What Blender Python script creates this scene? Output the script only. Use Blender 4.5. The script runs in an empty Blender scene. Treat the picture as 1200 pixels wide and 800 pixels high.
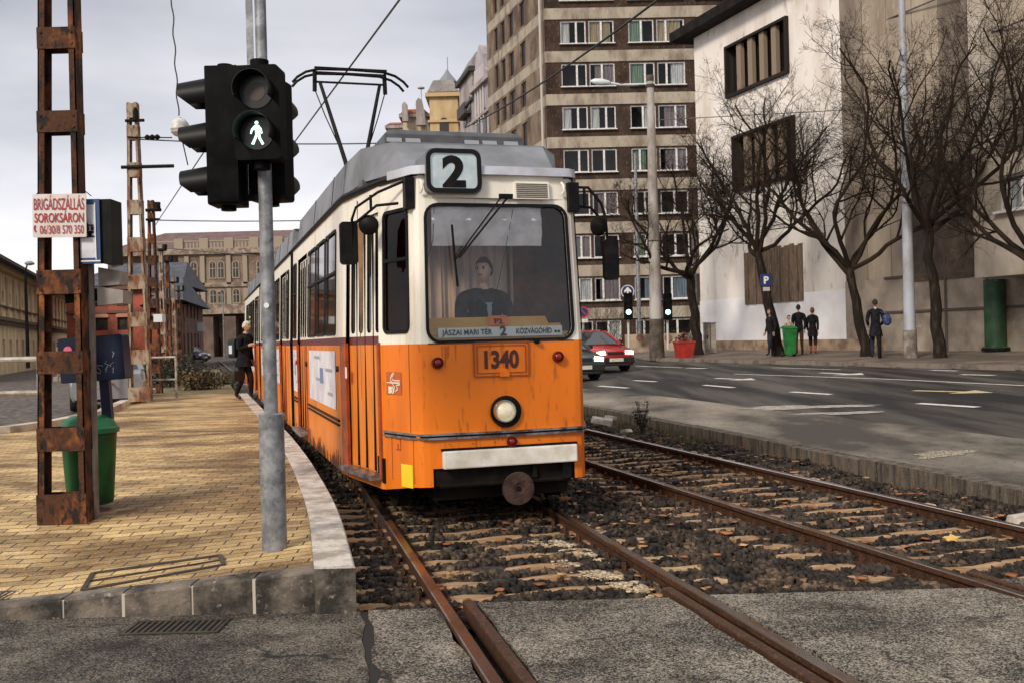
import bpy, bmesh, math, random
import numpy as np
from mathutils import Matrix, Vector
R = math.radians
rnd = random.Random(7)
C = bpy.context.scene.collection
EYE = 1.55
# ---------------------------------------------------------------- camera
F = 1200.0
roll, pitch = 0.026, 0.0034
right = Vector((math.cos(roll), 0, -math.sin(roll)))
fwd = Vector((0, math.cos(pitch), -math.sin(pitch)))
up = right.cross(fwd).normalized()
right = fwd.cross(up).normalized()
cam = bpy.data.objects.new('camera', bpy.data.cameras.new('camera'))
C.objects.link(cam)
cam.matrix_world = Matrix(((right.x, up.x, -fwd.x, 0), (right.y, up.y, -fwd.y, 0), (right.z, up.z, -fwd.z, EYE), (0, 0, 0, 1)))
cam.data.sensor_width = 36; cam.data.lens = 36
cam.data.clip_end = 3000; cam.data.clip_start = 0.1
cam.data.dof.use_dof = True; cam.data.dof.focus_distance = 8.5; cam.data.dof.aperture_fstop = 8
bpy.context.scene.camera = cam

def ray(px, py):
    return (right * ((px - 600) / F) + up * ((400 - py) / F) + fwd)
def PT(px, py, Y):
    """the point of the place seen at that photo pixel, Y metres ahead"""
    d = ray(px, py); k = Y / d.y
    return Vector((d.x * k, Y, EYE + d.z * k))
def PZ(px, py, z):
    d = ray(px, py); k = (z - EYE) / d.z
    return Vector((d.x * k, d.y * k, z))
def PG(px, py, hf, z=0.2):
    p = PZ(px, py, z)
    for _ in range(14):
        z = 0.5 * z + 0.5 * hf(p.x, p.y); p = PZ(px, py, z)
    return p

# ---------------------------------------------------------------- materials
MATS = {}
def nodes_of(m):
    m.use_nodes = True
    nt = m.node_tree; nt.nodes.clear()
    out = nt.nodes.new('ShaderNodeOutputMaterial')
    return nt, out
def mat(name, col, rough=0.7, metal=0.0, col2=None, nscale=3.0, lo=0.42, hi=0.62, detail=6, stretch=(1, 1, 1),
        bump=0.0, bscale=40.0, spec=0.5, col3=None, n3scale=30.0, lo3=0.55, hi3=0.7, em=None, emk=0.0, island=0.0, coat=0.0, ndist=0.0, rough2=None):
    if name in MATS: return MATS[name]
    m = bpy.data.materials.new(name); nt, out = nodes_of(m)
    N, L = nt.nodes, nt.links
    b = N.new('ShaderNodeBsdfPrincipled'); L.new(b.outputs[0], out.inputs[0])
    b.inputs['Roughness'].default_value = rough; b.inputs['Metallic'].default_value = metal
    b.inputs['Specular IOR Level'].default_value = spec
    b.inputs['Coat Weight'].default_value = coat
    b.inputs['Base Color'].default_value = (*col, 1)
    tc = N.new('ShaderNodeTexCoord'); mp = N.new('ShaderNodeMapping'); mp.inputs['Scale'].default_value = stretch
    L.new(tc.outputs['Object'], mp.inputs['Vector'])
    last = None
    def noise(sc, det, vec, dist=0):
        n = N.new('ShaderNodeTexNoise'); n.inputs['Scale'].default_value = sc; n.inputs['Detail'].default_value = det
        n.inputs['Roughness'].default_value = 0.6; n.inputs['Distortion'].default_value = dist
        L.new(vec, n.inputs['Vector']); return n.outputs['Fac']
    def ramp(f, lo, hi):
        r = N.new('ShaderNodeMapRange'); r.inputs['From Min'].default_value = lo; r.inputs['From Max'].default_value = hi
        L.new(f, r.inputs['Value']); return r.outputs['Result']
    def mix(fac, a, c):
        x = N.new('ShaderNodeMix'); x.data_type = 'RGBA'
        L.new(fac, x.inputs['Factor'])
        if isinstance(a, tuple): x.inputs[6].default_value = (*a, 1)
        else: L.new(a, x.inputs[6])
        if isinstance(c, tuple): x.inputs[7].default_value = (*c, 1)
        else: L.new(c, x.inputs[7])
        return x.outputs[2]
    if col2:
        f2 = ramp(noise(nscale, detail, mp.outputs[0], ndist), lo, hi)
        last = mix(f2, col, col2)
        if rough2 is not None:
            rr = N.new('ShaderNodeMapRange'); rr.inputs['To Min'].default_value = rough; rr.inputs['To Max'].default_value = rough2
            L.new(f2, rr.inputs['Value']); L.new(rr.outputs[0], b.inputs['Roughness'])
    if col3:
        last = mix(ramp(noise(n3scale, 5, mp.outputs[0]), lo3, hi3), last if last else col, col3)
    if island:
        g = N.new('ShaderNodeNewGeometry'); hs = N.new('ShaderNodeMapRange')
        hs.inputs['To Min'].default_value = 1 - island; hs.inputs['To Max'].default_value = 1 + island
        L.new(g.outputs['Random Per Island'], hs.inputs['Value'])
        v = N.new('ShaderNodeVectorMath'); v.operation = 'SCALE'
        if last is None:
            rgb = N.new('ShaderNodeRGB'); rgb.outputs[0].default_value = (*col, 1); last = rgb.outputs[0]
        L.new(last, v.inputs[0]); L.new(hs.outputs[0], v.inputs['Scale']); last = v.outputs[0]
    if last is not None: L.new(last, b.inputs['Base Color'])
    if bump:
        bn = N.new('ShaderNodeBump'); bn.inputs['Strength'].default_value = bump; bn.inputs['Distance'].default_value = 0.02
        L.new(noise(bscale, 6, tc.outputs['Object']), bn.inputs['Height']); L.new(bn.outputs[0], b.inputs['Normal'])
    if em:
        b.inputs['Emission Color'].default_value = (*em, 1); b.inputs['Emission Strength'].default_value = emk
    MATS[name] = m; return m

def glass_mat(name, tint, transp=0.75, rough=0.03, refl=.9):
    if name in MATS: return MATS[name]
    m = bpy.data.materials.new(name); nt, out = nodes_of(m); N, L = nt.nodes, nt.links
    t = N.new('ShaderNodeBsdfTransparent'); t.inputs[0].default_value = (*tint, 1)
    g = N.new('ShaderNodeBsdfGlossy'); g.inputs['Roughness'].default_value = rough
    fr = N.new('ShaderNodeFresnel'); fr.inputs[0].default_value = 1.5
    mr = N.new('ShaderNodeMath'); mr.operation = 'MULTIPLY_ADD'; mr.inputs[1].default_value = refl; mr.inputs[2].default_value = 1 - transp
    L.new(fr.outputs[0], mr.inputs[0])
    mx = N.new('ShaderNodeMixShader'); L.new(mr.outputs[0], mx.inputs[0]); L.new(t.outputs[0], mx.inputs[1]); L.new(g.outputs[0], mx.inputs[2])
    L.new(mx.outputs[0], out.inputs[0]); MATS[name] = m; return m

# ---------------------------------------------------------------- mesh builder
class MB:
    def __init__(s, M=None, fn=None):
        s.v = []; s.f = []; s.mi = []; s.M = M; s.fn = fn; s.cur = 0
    def add(s, vs, fs, mi=None):
        n = len(s.v)
        for p in vs:
            p = Vector(p)
            if s.fn: p = Vector(s.fn(p))
            if s.M: p = s.M @ p
            s.v.append(p)
        for f in fs:
            s.f.append([i + n for i in f]); s.mi.append(s.cur if mi is None else mi)
        return s
    def box(s, x0, x1, y0, y1, z0, z1, mi=None, T=None):
        vs = [Vector(p) for p in ((x0,y0,z0),(x1,y0,z0),(x1,y1,z0),(x0,y1,z0),(x0,y0,z1),(x1,y0,z1),(x1,y1,z1),(x0,y1,z1))]
        if T: vs = [T @ p for p in vs]
        return s.add(vs, [(0,3,2,1),(4,5,6,7),(0,1,5,4),(1,2,6,5),(2,3,7,6),(3,0,4,7)], mi)
    def beam(s, p, q, w, h, upv=(0,0,1), mi=None):
        p, q = Vector(p), Vector(q); d = (q - p).normalized(); u = Vector(upv)
        sd = d.cross(u)
        if sd.length < 1e-3: sd = d.cross(Vector((1,0,0)))
        sd.normalize(); u = sd.cross(d)
        a, b = sd * w/2, u * h/2
        vs = [p-a-b, p+a-b, p+a+b, p-a+b, q-a-b, q+a-b, q+a+b, q-a+b]
        return s.add(vs, [(0,1,2,3),(7,6,5,4),(0,4,5,1),(1,5,6,2),(2,6,7,3),(3,7,4,0)], mi)
    def tube(s, pts, rad, n=8, caps=True, mi=None):
        pts = [Vector(p) for p in pts]
        if not hasattr(rad, '__len__'): rad = [rad] * len(pts)
        vs = []; fs = []; prev = None
        for i, p in enumerate(pts):
            d = (pts[min(i+1, len(pts)-1)] - pts[max(i-1, 0)])
            if d.length < 1e-9: d = Vector((0,0,1))
            d.normalize()
            if prev is None:
                a = d.orthogonal().normalized()
            else:
                a = prev - d * prev.dot(d)
                a = a.normalized() if a.length > 1e-6 else d.orthogonal().normalized()
            prev = a; b = d.cross(a)
            for k in range(n):
                t = 2*math.pi*k/n
                vs.append(p + (a*math.cos(t) + b*math.sin(t)) * rad[i])
        for i in range(len(pts)-1):
            for k in range(n):
                k2 = (k+1) % n
                fs.append((i*n+k, i*n+k2, (i+1)*n+k2, (i+1)*n+k))
        if caps:
            fs.append(tuple(range(n-1, -1, -1))); m0 = (len(pts)-1)*n; fs.append(tuple(range(m0, m0+n)))
        return s.add(vs, fs, mi)
    def cyl(s, c, axis, r, h, n=20, r2=None, mi=None):
        c = Vector(c); ax = Vector(axis).normalized()
        return s.tube([c, c + ax*h], [r, r if r2 is None else r2], n, True, mi)
    def prism(s, pts, o, ux, uy, th, mi=None):
        """2D polygon extruded from its plane (origin o, axes ux, uy) by th along ux x uy"""
        o, ux, uy = Vector(o), Vector(ux), Vector(uy); nz = ux.cross(uy).normalized() * th
        a = [o + ux*p[0] + uy*p[1] for p in pts]; n = len(a)
        fs = [tuple(range(n-1,-1,-1)), tuple(range(n, 2*n))] + [(i, (i+1)%n, n+(i+1)%n, n+i) for i in range(n)]
        return s.add(a + [p + nz for p in a], fs, mi)
    def flat(s, pts, o, ux, uy, mi=None):
        o, ux, uy = Vector(o), Vector(ux), Vector(uy)
        return s.add([o + ux*p[0] + uy*p[1] for p in pts], [tuple(range(len(pts)))], mi)
    def lathe(s, prof, n=20, c=(0,0,0), ax=None, mi=None):
        vs = []; fs = []; c = Vector(c)
        Q = Vector((0,0,1)).rotation_difference(Vector(ax)).to_matrix() if ax else None
        for r, z in prof:
            for k in range(n):
                t = 2*math.pi*k/n; p = Vector((r*math.cos(t), r*math.sin(t), z))
                if Q: p = Q @ p
                vs.append(p + c)
        for i in range(len(prof)-1):
            for k in range(n):
                k2 = (k+1)%n; fs.append((i*n+k, i*n+k2, (i+1)*n+k2, (i+1)*n+k))
        fs.append(tuple(range(n-1,-1,-1))); m0 = (len(prof)-1)*n; fs.append(tuple(range(m0, m0+n)))
        return s.add(vs, fs, mi)
    def ring(s, outer, inner, o, ux, uy, dep=0.0, mi=None, midep=None):
        """flat ring between rectangle outer=(x0,x1,y0,y1) and rounded rectangle inner=(x0,x1,y0,y1,r); inner edge turned in by dep"""
        X0, X1, Y0, Y1 = outer; ip, cs = rrect(*inner, seg=4, corners=True)
        o, ux, uy = Vector(o), Vector(ux), Vector(uy); nz = ux.cross(uy).normalized()
        oc = [(X0,Y0),(X1,Y0),(X1,Y1),(X0,Y1)]; vs = [o+ux*p[0]+uy*p[1] for p in oc+ip]; fs = []
        k = len(ip)//4; n = len(ip)
        for c in range(4):
            base = 4 + c*k
            for j in range(k-1): fs.append((c, base+j+1, base+j))
            nb = 4 + ((c+1)%4)*k
            fs.append((c, (c+1)%4, nb, base+k-1))
        s.add(vs, fs, mi)
        if dep:
            a = [o+ux*p[0]+uy*p[1] for p in ip]; b = [p - nz*dep for p in a]
            s.add(a+b, [(i, (i+1)%n, n+(i+1)%n, n+i) for i in range(n)], midep if midep is not None else mi)
        return s
    def frame(s, r, w, o, ux, uy, th, mi=None, seg=5):
        """rounded frame strip of width w around rounded rect r, thickness th outwards"""
        a = rrect(*r, seg=seg); x0,x1,y0,y1,rad = r
        b = rrect(x0-w, x1+w, y0-w, y1+w, rad+w, seg=seg); n = len(a)
        o, ux, uy = Vector(o), Vector(ux), Vector(uy); nz = ux.cross(uy).normalized()*th
        P = lambda q: o+ux*q[0]+uy*q[1]
        vs = [P(q) for q in a]+[P(q) for q in b]+[P(q)+nz for q in a]+[P(q)+nz for q in b]; fs=[]
        for i in range(n):
            j=(i+1)%n
            fs += [(i,j,n+j,n+i)[::-1],(2*n+i,2*n+j,3*n+j,3*n+i)[::-1],(n+i,n+j,3*n+j,3*n+i),(i,2*n+i,2*n+j,j)]
        return s.add(vs, fs, mi)
    def build(s, name, mats, parent=None, smooth=False, bevel=0, fix=True, angle=None):
        me = bpy.data.meshes.new(name)
        me.from_pydata([tuple(p) for p in s.v], [], s.f)
        if not isinstance(mats, (list, tuple)): mats = [mats]
        for m in mats: me.materials.append(m)
        if len(mats) > 1: me.polygons.foreach_set('material_index', s.mi)
        if fix:
            bm = bmesh.new(); bm.from_mesh(me); bmesh.ops.recalc_face_normals(bm, faces=bm.faces); bm.to_mesh(me); bm.free()
        if smooth:
            me.polygons.foreach_set('use_smooth', [True]*len(me.polygons))
            try: me.set_sharp_from_angle(angle=R(angle or 40))
            except Exception: pass
        me.update()
        o = bpy.data.objects.new(name, me); C.objects.link(o)
        if parent: o.parent = parent
        if bevel:
            b = o.modifiers.new('bevel', 'BEVEL'); b.width = bevel; b.segments = 2; b.limit_method = 'ANGLE'
        return o
def _split(s):
    par = list(range(len(s.v)))
    def fd(a):
        while par[a] != a: par[a] = par[par[a]]; a = par[a]
        return a
    for f in s.f:
        r = fd(f[0])
        for i in f[1:]: par[fd(i)] = r
    gr = {}
    for k, f in enumerate(s.f): gr.setdefault(fd(f[0]), []).append(k)
    out = []
    for ks in gr.values():
        n = MB(); mp = {}
        for k in ks:
            ff = []
            for i in s.f[k]:
                if i not in mp: mp[i] = len(n.v); n.v.append(s.v[i])
                ff.append(mp[i])
            n.f.append(ff); n.mi.append(s.mi[k])
        out.append(n)
    return out
def build_each(s, name, mats, parent=None, **kw):
    """one object for each separate piece"""
    return [p.build(name, mats, parent, **kw) for p in _split(s)]
MB.build_each = build_each
def rrect(x0, x1, y0, y1, r, seg=4, corners=False):
    pts = []
    for cx, cy, a0 in ((x0+r,y0+r,180),(x1-r,y0+r,270),(x1-r,y1-r,0),(x0+r,y1-r,90)):
        for k in range(seg+1):
            t = R(a0 + 90*k/seg); pts.append((cx + r*math.cos(t), cy + r*math.sin(t)))
    return (pts, None) if corners else pts

def tag(o, label=None, cat=None, group=None, kind=None):
    if label: o['label'] = label
    if cat: o['category'] = cat
    if group: o['group'] = group
    if kind: o['kind'] = kind
    return o
def empty(name, loc=(0,0,0), rz=0, label=None, cat=None, group=None):
    o = bpy.data.objects.new(name, None); C.objects.link(o); o.location = loc; o.rotation_euler = (0,0,rz)
    o.empty_display_size = 0.2
    return tag(o, label, cat, group)
def copy_tree(o, parent=None):
    c = o.copy(); C.objects.link(c); c.parent = parent
    for ch in list(o.children): copy_tree(ch, c)
    return c
def text_geo(body, size=1.0, sx=1.0, bold=0.0, align='CENTER', space=1.0):
    cu = bpy.data.curves.new('t', 'FONT'); cu.body = body; cu.size = size; cu.align_x = align; cu.offset = bold; cu.space_character = space
    cu.resolution_u = 4
    ob = bpy.data.objects.new('t', cu); C.objects.link(ob)
    me = bpy.data.meshes.new_from_object(ob)
    vs = [(v.co.x*sx, v.co.y) for v in me.vertices]; fs = [tuple(p.vertices) for p in me.polygons]
    bpy.data.objects.remove(ob); bpy.data.curves.remove(cu); bpy.data.meshes.remove(me)
    return vs, fs
def put_text(mb, body, o, ux, uy, size, sx=1.0, bold=0.0, off=0.002, align='CENTER', mi=None, width=None):
    vs, fs = text_geo(body, size, sx, bold, align)
    o, ux, uy = Vector(o), Vector(ux).normalized(), Vector(uy).normalized(); nz = ux.cross(uy)
    if width:
        w = max(v[0] for v in vs) - min(v[0] for v in vs); vs = [(v[0]*width/w, v[1]) for v in vs]
    if align == 'CENTER':
        c = (max(v[0] for v in vs) + min(v[0] for v in vs))/2; vs = [(v[0]-c, v[1]) for v in vs]
    mb.add([o + ux*v[0] + uy*v[1] + nz*off for v in vs], fs, mi)
def hermite(pts):
    xs = np.array([p[0] for p in pts], float); ys = np.array([p[1] for p in pts], float)
    m = np.gradient(ys, xs)
    def f(x):
        i = int(np.clip(np.searchsorted(xs, x)-1, 0, len(xs)-2)); h = xs[i+1]-xs[i]; t = (x-xs[i])/h
        if t < 0: return ys[0] + m[0]*(x-xs[0])
        if t > 1: return ys[-1] + m[-1]*(x-xs[-1])
        return (2*t**3-3*t*t+1)*ys[i] + (t**3-2*t*t+t)*h*m[i] + (-2*t**3+3*t*t)*ys[i+1] + (t**3-t*t)*h*m[i+1]
    return f
def lin(pts):
    xs = [p[0] for p in pts]; ys = [p[1] for p in pts]
    return lambda x: float(np.interp(x, xs, ys))
# ---------------------------------------------------------------- sky and light
SUN_EL, SUN_AZ = R(33), R(-34)      # sun behind the camera to the left; azimuth measured from -Y
w = bpy.data.worlds.new("World"); bpy.context.scene.world = w; w.use_nodes = True
nt = w.node_tree; nt.nodes.clear(); N, L = nt.nodes, nt.links
wo = N.new('ShaderNodeOutputWorld'); bg = N.new('ShaderNodeBackground'); L.new(bg.outputs[0], wo.inputs[0])
bg.inputs['Strength'].default_value = 1.0
sunv = Vector((math.sin(SUN_AZ)*math.cos(SUN_EL), -math.cos(SUN_AZ)*math.cos(SUN_EL), math.sin(SUN_EL)))
sky = N.new('ShaderNodeTexSky'); sky.sky_type = 'NISHITA'; sky.sun_disc = False
sky.sun_elevation = SUN_EL; sky.sun_rotation = math.atan2(sunv.x, sunv.y)
tc = N.new('ShaderNodeTexCoord')
sep = N.new('ShaderNodeSeparateXYZ'); L.new(tc.outputs['Generated'], sep.inputs[0])
def wnoise(sc, sx, sz, det=5, off=0):
    mp = N.new('ShaderNodeMapping'); mp.inputs['Scale'].default_value = (sx, sx, sz); mp.inputs['Location'].default_value = (off, off*.3, 0)
    L.new(tc.outputs['Generated'], mp.inputs[0])
    n = N.new('ShaderNodeTexNoise'); n.inputs['Scale'].default_value = sc; n.inputs['Detail'].default_value = det; n.inputs['Roughness'].default_value = .5
    L.new(mp.outputs[0], n.inputs[0]); return n.outputs['Fac']
cl = N.new('ShaderNodeMapRange'); cl.inputs['From Min'].default_value = .38; cl.inputs['From Max'].default_value = .62
L.new(wnoise(2.2, 1, 3.2, 6, 3.1), cl.inputs[0])
elev = N.new('ShaderNodeValToRGB'); L.new(sep.outputs['Z'], elev.inputs[0])
e = elev.color_ramp.elements
e[0].position = 0.0; e[0].color = (.53, .51, .52, 1)
e[1].position = 1.0; e[1].color = (.50, .49, .49, 1)
for p, c in ((.12, (.47, .455, .47)), (.30, (.29, .288, .305)), (.45, (.40, .395, .40))):
    k = e.new(p); k.color = (*c, 1)
mixc = N.new('ShaderNodeMix'); mixc.data_type = 'RGBA'; mixc.blend_type = 'MULTIPLY'; mixc.inputs[0].default_value = 1
tint = N.new('ShaderNodeMix'); tint.data_type = 'RGBA'; L.new(cl.outputs[0], tint.inputs[0])
tint.inputs[6].default_value = (.74, .75, .78, 1); tint.inputs[7].default_value = (1.16, 1.14, 1.13, 1)
L.new(elev.outputs[0], mixc.inputs[6]); L.new(tint.outputs[2], mixc.inputs[7])
sks = N.new('ShaderNodeVectorMath'); sks.operation = 'SCALE'; sks.inputs['Scale'].default_value = 0.012; L.new(sky.outputs[0], sks.inputs[0])
addv = N.new('ShaderNodeVectorMath'); addv.operation = 'ADD'; L.new(mixc.outputs[2], addv.inputs[0]); L.new(sks.outputs[0], addv.inputs[1])
L.new(addv.outputs[0], bg.inputs['Color'])
ld = bpy.data.lights.new('sun', 'SUN'); ld.energy = 1.5; ld.angle = R(12); ld.color = (1, .90, .77)
lo = bpy.data.objects.new('sun', ld); C.objects.link(lo); lo.rotation_euler = sunv.to_track_quat('Z', 'Y').to_euler()
vs = bpy.context.scene.view_settings
vs.view_transform = 'Standard'; vs.look = 'None'; vs.exposure = 0.9; vs.gamma = 1; vs.use_curve_mapping = False

# ---------------------------------------------------------------- ground materials
def asphalt(name, dark, light, big=1.2, grain=90, contrast=None):
    m = bpy.data.materials.new(name); nt, out = nodes_of(m); N, L = nt.nodes, nt.links
    b = N.new('ShaderNodeBsdfPrincipled'); L.new(b.outputs[0], out.inputs[0]); b.inputs['Roughness'].default_value = .85; b.inputs['Specular IOR Level'].default_value = .35
    tc = N.new('ShaderNodeTexCoord')
    def noi(sc, lo, hi, det=5):
        n = N.new('ShaderNodeTexNoise'); n.inputs['Scale'].default_value = sc; n.inputs['Detail'].default_value = det; n.inputs['Roughness'].default_value = .65
        L.new(tc.outputs['Object'], n.inputs[0]); r = N.new('ShaderNodeMapRange'); r.inputs['From Min'].default_value = lo; r.inputs['From Max'].default_value = hi; L.new(n.outputs['Fac'], r.inputs[0]); return r.outputs[0]
    v = N.new('ShaderNodeTexVoronoi'); v.inputs['Scale'].default_value = grain; L.new(tc.outputs['Object'], v.inputs[0])
    sp = N.new('ShaderNodeSeparateColor'); L.new(v.outputs['Color'], sp.inputs[0])
    # share of pale stones follows the wear
    wear = noi(big, .32, .70, 7)
    ma = N.new('ShaderNodeMath'); ma.operation = 'MULTIPLY_ADD'; ma.inputs[1].default_value = .75; L.new(wear, ma.inputs[0]); 
    m2 = N.new('ShaderNodeMath'); m2.operation = 'MULTIPLY'; m2.inputs[1].default_value = .9; L.new(sp.outputs[0], m2.inputs[0]); L.new(m2.outputs[0], ma.inputs[2])
    r = N.new('ShaderNodeMapRange'); r.inputs['From Min'].default_value = .62; r.inputs['From Max'].default_value = 1.30; L.new(ma.outputs[0], r.inputs[0])
    x = N.new('ShaderNodeMix'); x.data_type = 'RGBA'; L.new(r.outputs[0], x.inputs[0]); x.inputs[6].default_value = (*dark,1); x.inputs[7].default_value = (*light,1)
    y = N.new('ShaderNodeMix'); y.data_type = 'RGBA'; y.blend_type = 'MULTIPLY'; L.new(noi(3.2, .52, .68, 8), y.inputs[0]); L.new(x.outputs[2], y.inputs[6]); y.inputs[7].default_value = (.42,.38,.34,1)
    vc = N.new('ShaderNodeTexVoronoi'); vc.feature = 'DISTANCE_TO_EDGE'; vc.inputs['Scale'].default_value = .62
    dn = N.new('ShaderNodeTexNoise'); dn.inputs['Scale'].default_value = 2.6; dn.inputs['Detail'].default_value = 7; L.new(tc.outputs['Object'], dn.inputs[0])
    dv_ = N.new('ShaderNodeVectorMath'); dv_.operation = 'MULTIPLY_ADD'; dv_.inputs[1].default_value = (.55,.55,0); L.new(dn.outputs['Color'], dv_.inputs[0]); L.new(tc.outputs['Object'], dv_.inputs[2]); L.new(dv_.outputs[0], vc.inputs[0])
    cr = N.new('ShaderNodeMapRange'); cr.inputs['From Min'].default_value = .0025; cr.inputs['From Max'].default_value = .008; cr.inputs['To Min'].default_value = .85; cr.inputs['To Max'].default_value = 0; L.new(vc.outputs['Distance'], cr.inputs[0])
    # only some stretches of the crack net are open
    cm = N.new('ShaderNodeMath'); cm.operation = 'MULTIPLY'; L.new(cr.outputs[0], cm.inputs[0]); L.new(noi(1.1, .48, .58), cm.inputs[1])
    z_ = N.new('ShaderNodeMix'); z_.data_type = 'RGBA'; L.new(cm.outputs[0], z_.inputs[0]); L.new(y.outputs[2], z_.inputs[6]); z_.inputs[7].default_value = (.006,.005,.0045,1)
    L.new(z_.outputs[2], b.inputs['Base Color'])
    bp = N.new('ShaderNodeBump'); bp.inputs['Strength'].default_value = .7; bp.inputs['Distance'].default_value = .006; L.new(sp.outputs[1], bp.inputs['Height']); L.new(bp.outputs[0], b.inputs['Normal'])
    return m
def asphalt_old(name, dark, light, big=1.2, grain=90, stretch=(1,1,1), contrast=(0.40,0.62), patch=None):
    m = mat(name, dark, .86, col2=tuple(c*1.55 for c in dark), nscale=big, lo=.35, hi=.7, stretch=stretch,
            col3=light, n3scale=grain, lo3=contrast[0]+.1, hi3=contrast[1]+.08, bump=.55, bscale=120)
    return m
M_asph_fore = asphalt('worn_asphalt', (.011,.009,.0075), (.25,.215,.17), 1.0, 140)
M_asph_light = asphalt('light_asphalt', (.015,.0125,.010), (.40,.35,.28), .9, 130, contrast=(.36,.58))
M_road = mat('road_asphalt', (.012,.0105,.010), .62, spec=.3, col2=(.11,.097,.082), nscale=.55, lo=.40, hi=.66, stretch=(2.6,.25,1), col3=(.15,.135,.12), n3scale=45, lo3=.55, hi3=.8, bump=.25, bscale=80)
M_verge = mat('verge_asphalt', (.06,.05,.04), .85, col2=(.33,.285,.225), nscale=.55, lo=.4, hi=.62, stretch=(1,.45,1), col3=(.035,.03,.025), n3scale=26, lo3=.55, hi3=.75, bump=.4, bscale=70)
M_walk = mat('pavement_slabs', (.10,.075,.058), .85, col2=(.20,.155,.12), nscale=.8, col3=(.05,.04,.032), n3scale=14, bump=.3)
M_soil = mat('dark_soil', (.035,.026,.019), .95, col2=(.085,.062,.042), nscale=2.0, col3=(.02,.015,.011), n3scale=18, bump=.8, bscale=22)
M_bed = mat('ballast_bed', (.035,.026,.02), .95, col2=(.085,.062,.045), nscale=9, col3=(.012,.01,.008), n3scale=45, lo3=.45, hi3=.6, bump=1.0, bscale=45)
M_stone = mat('ballast_stone', (.052,.038,.028), .8, spec=.3, col2=(.34,.22,.13), nscale=1.9, lo=.52, hi=.74, col3=(.013,.010,.008), n3scale=3.2, lo3=.42, hi3=.62, island=.75)
M_rust = mat('rail_rust', (.075,.032,.014), .7, metal=.25, col2=(.045,.020,.010), nscale=14, col3=(.19,.08,.03), n3scale=50, bump=.4)
M_railtop = mat('rail_head', (.30,.255,.225), .26, metal=1, col2=(.20,.095,.04), nscale=5, lo=.45, hi=.62, stretch=(1,.35,1), rough2=.5)
M_railtop2 = mat('rail_head_polished', (.62,.58,.60), .2, metal=1.0, col2=(.30,.19,.11), nscale=3, lo=.52, hi=.72, stretch=(1,.25,1), rough2=.45)
M_sleeper = mat('sleeper_wood', (.28,.155,.075), .85, spec=.25, col2=(.55,.40,.24), nscale=5, lo=.42, hi=.7, stretch=(1,3,1), col3=(.09,.055,.03), n3scale=30, lo3=.6, hi3=.75, bump=.6)
M_kerbtop = mat('kerb_granite', (.62,.57,.50), .8, col2=(.32,.28,.23), nscale=6, col3=(.13,.11,.09), n3scale=34, lo3=.58, hi3=.75, bump=.4)
M_kerbside = mat('kerb_concrete', (.19,.155,.12), .85, col2=(.022,.018,.014), nscale=3.2, lo=.42, hi=.6, col3=(.34,.30,.24), n3scale=22, lo3=.6, hi3=.75, bump=.7, bscale=30)
M_paint = mat('road_paint', (.74,.71,.66), .6, col2=(.35,.32,.29), nscale=7, lo=.5, hi=.75)
M_painty = mat('road_paint_yellow', (.58,.49,.27), .6, col2=(.3,.25,.15), nscale=7, lo=.5, hi=.75)
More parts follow.
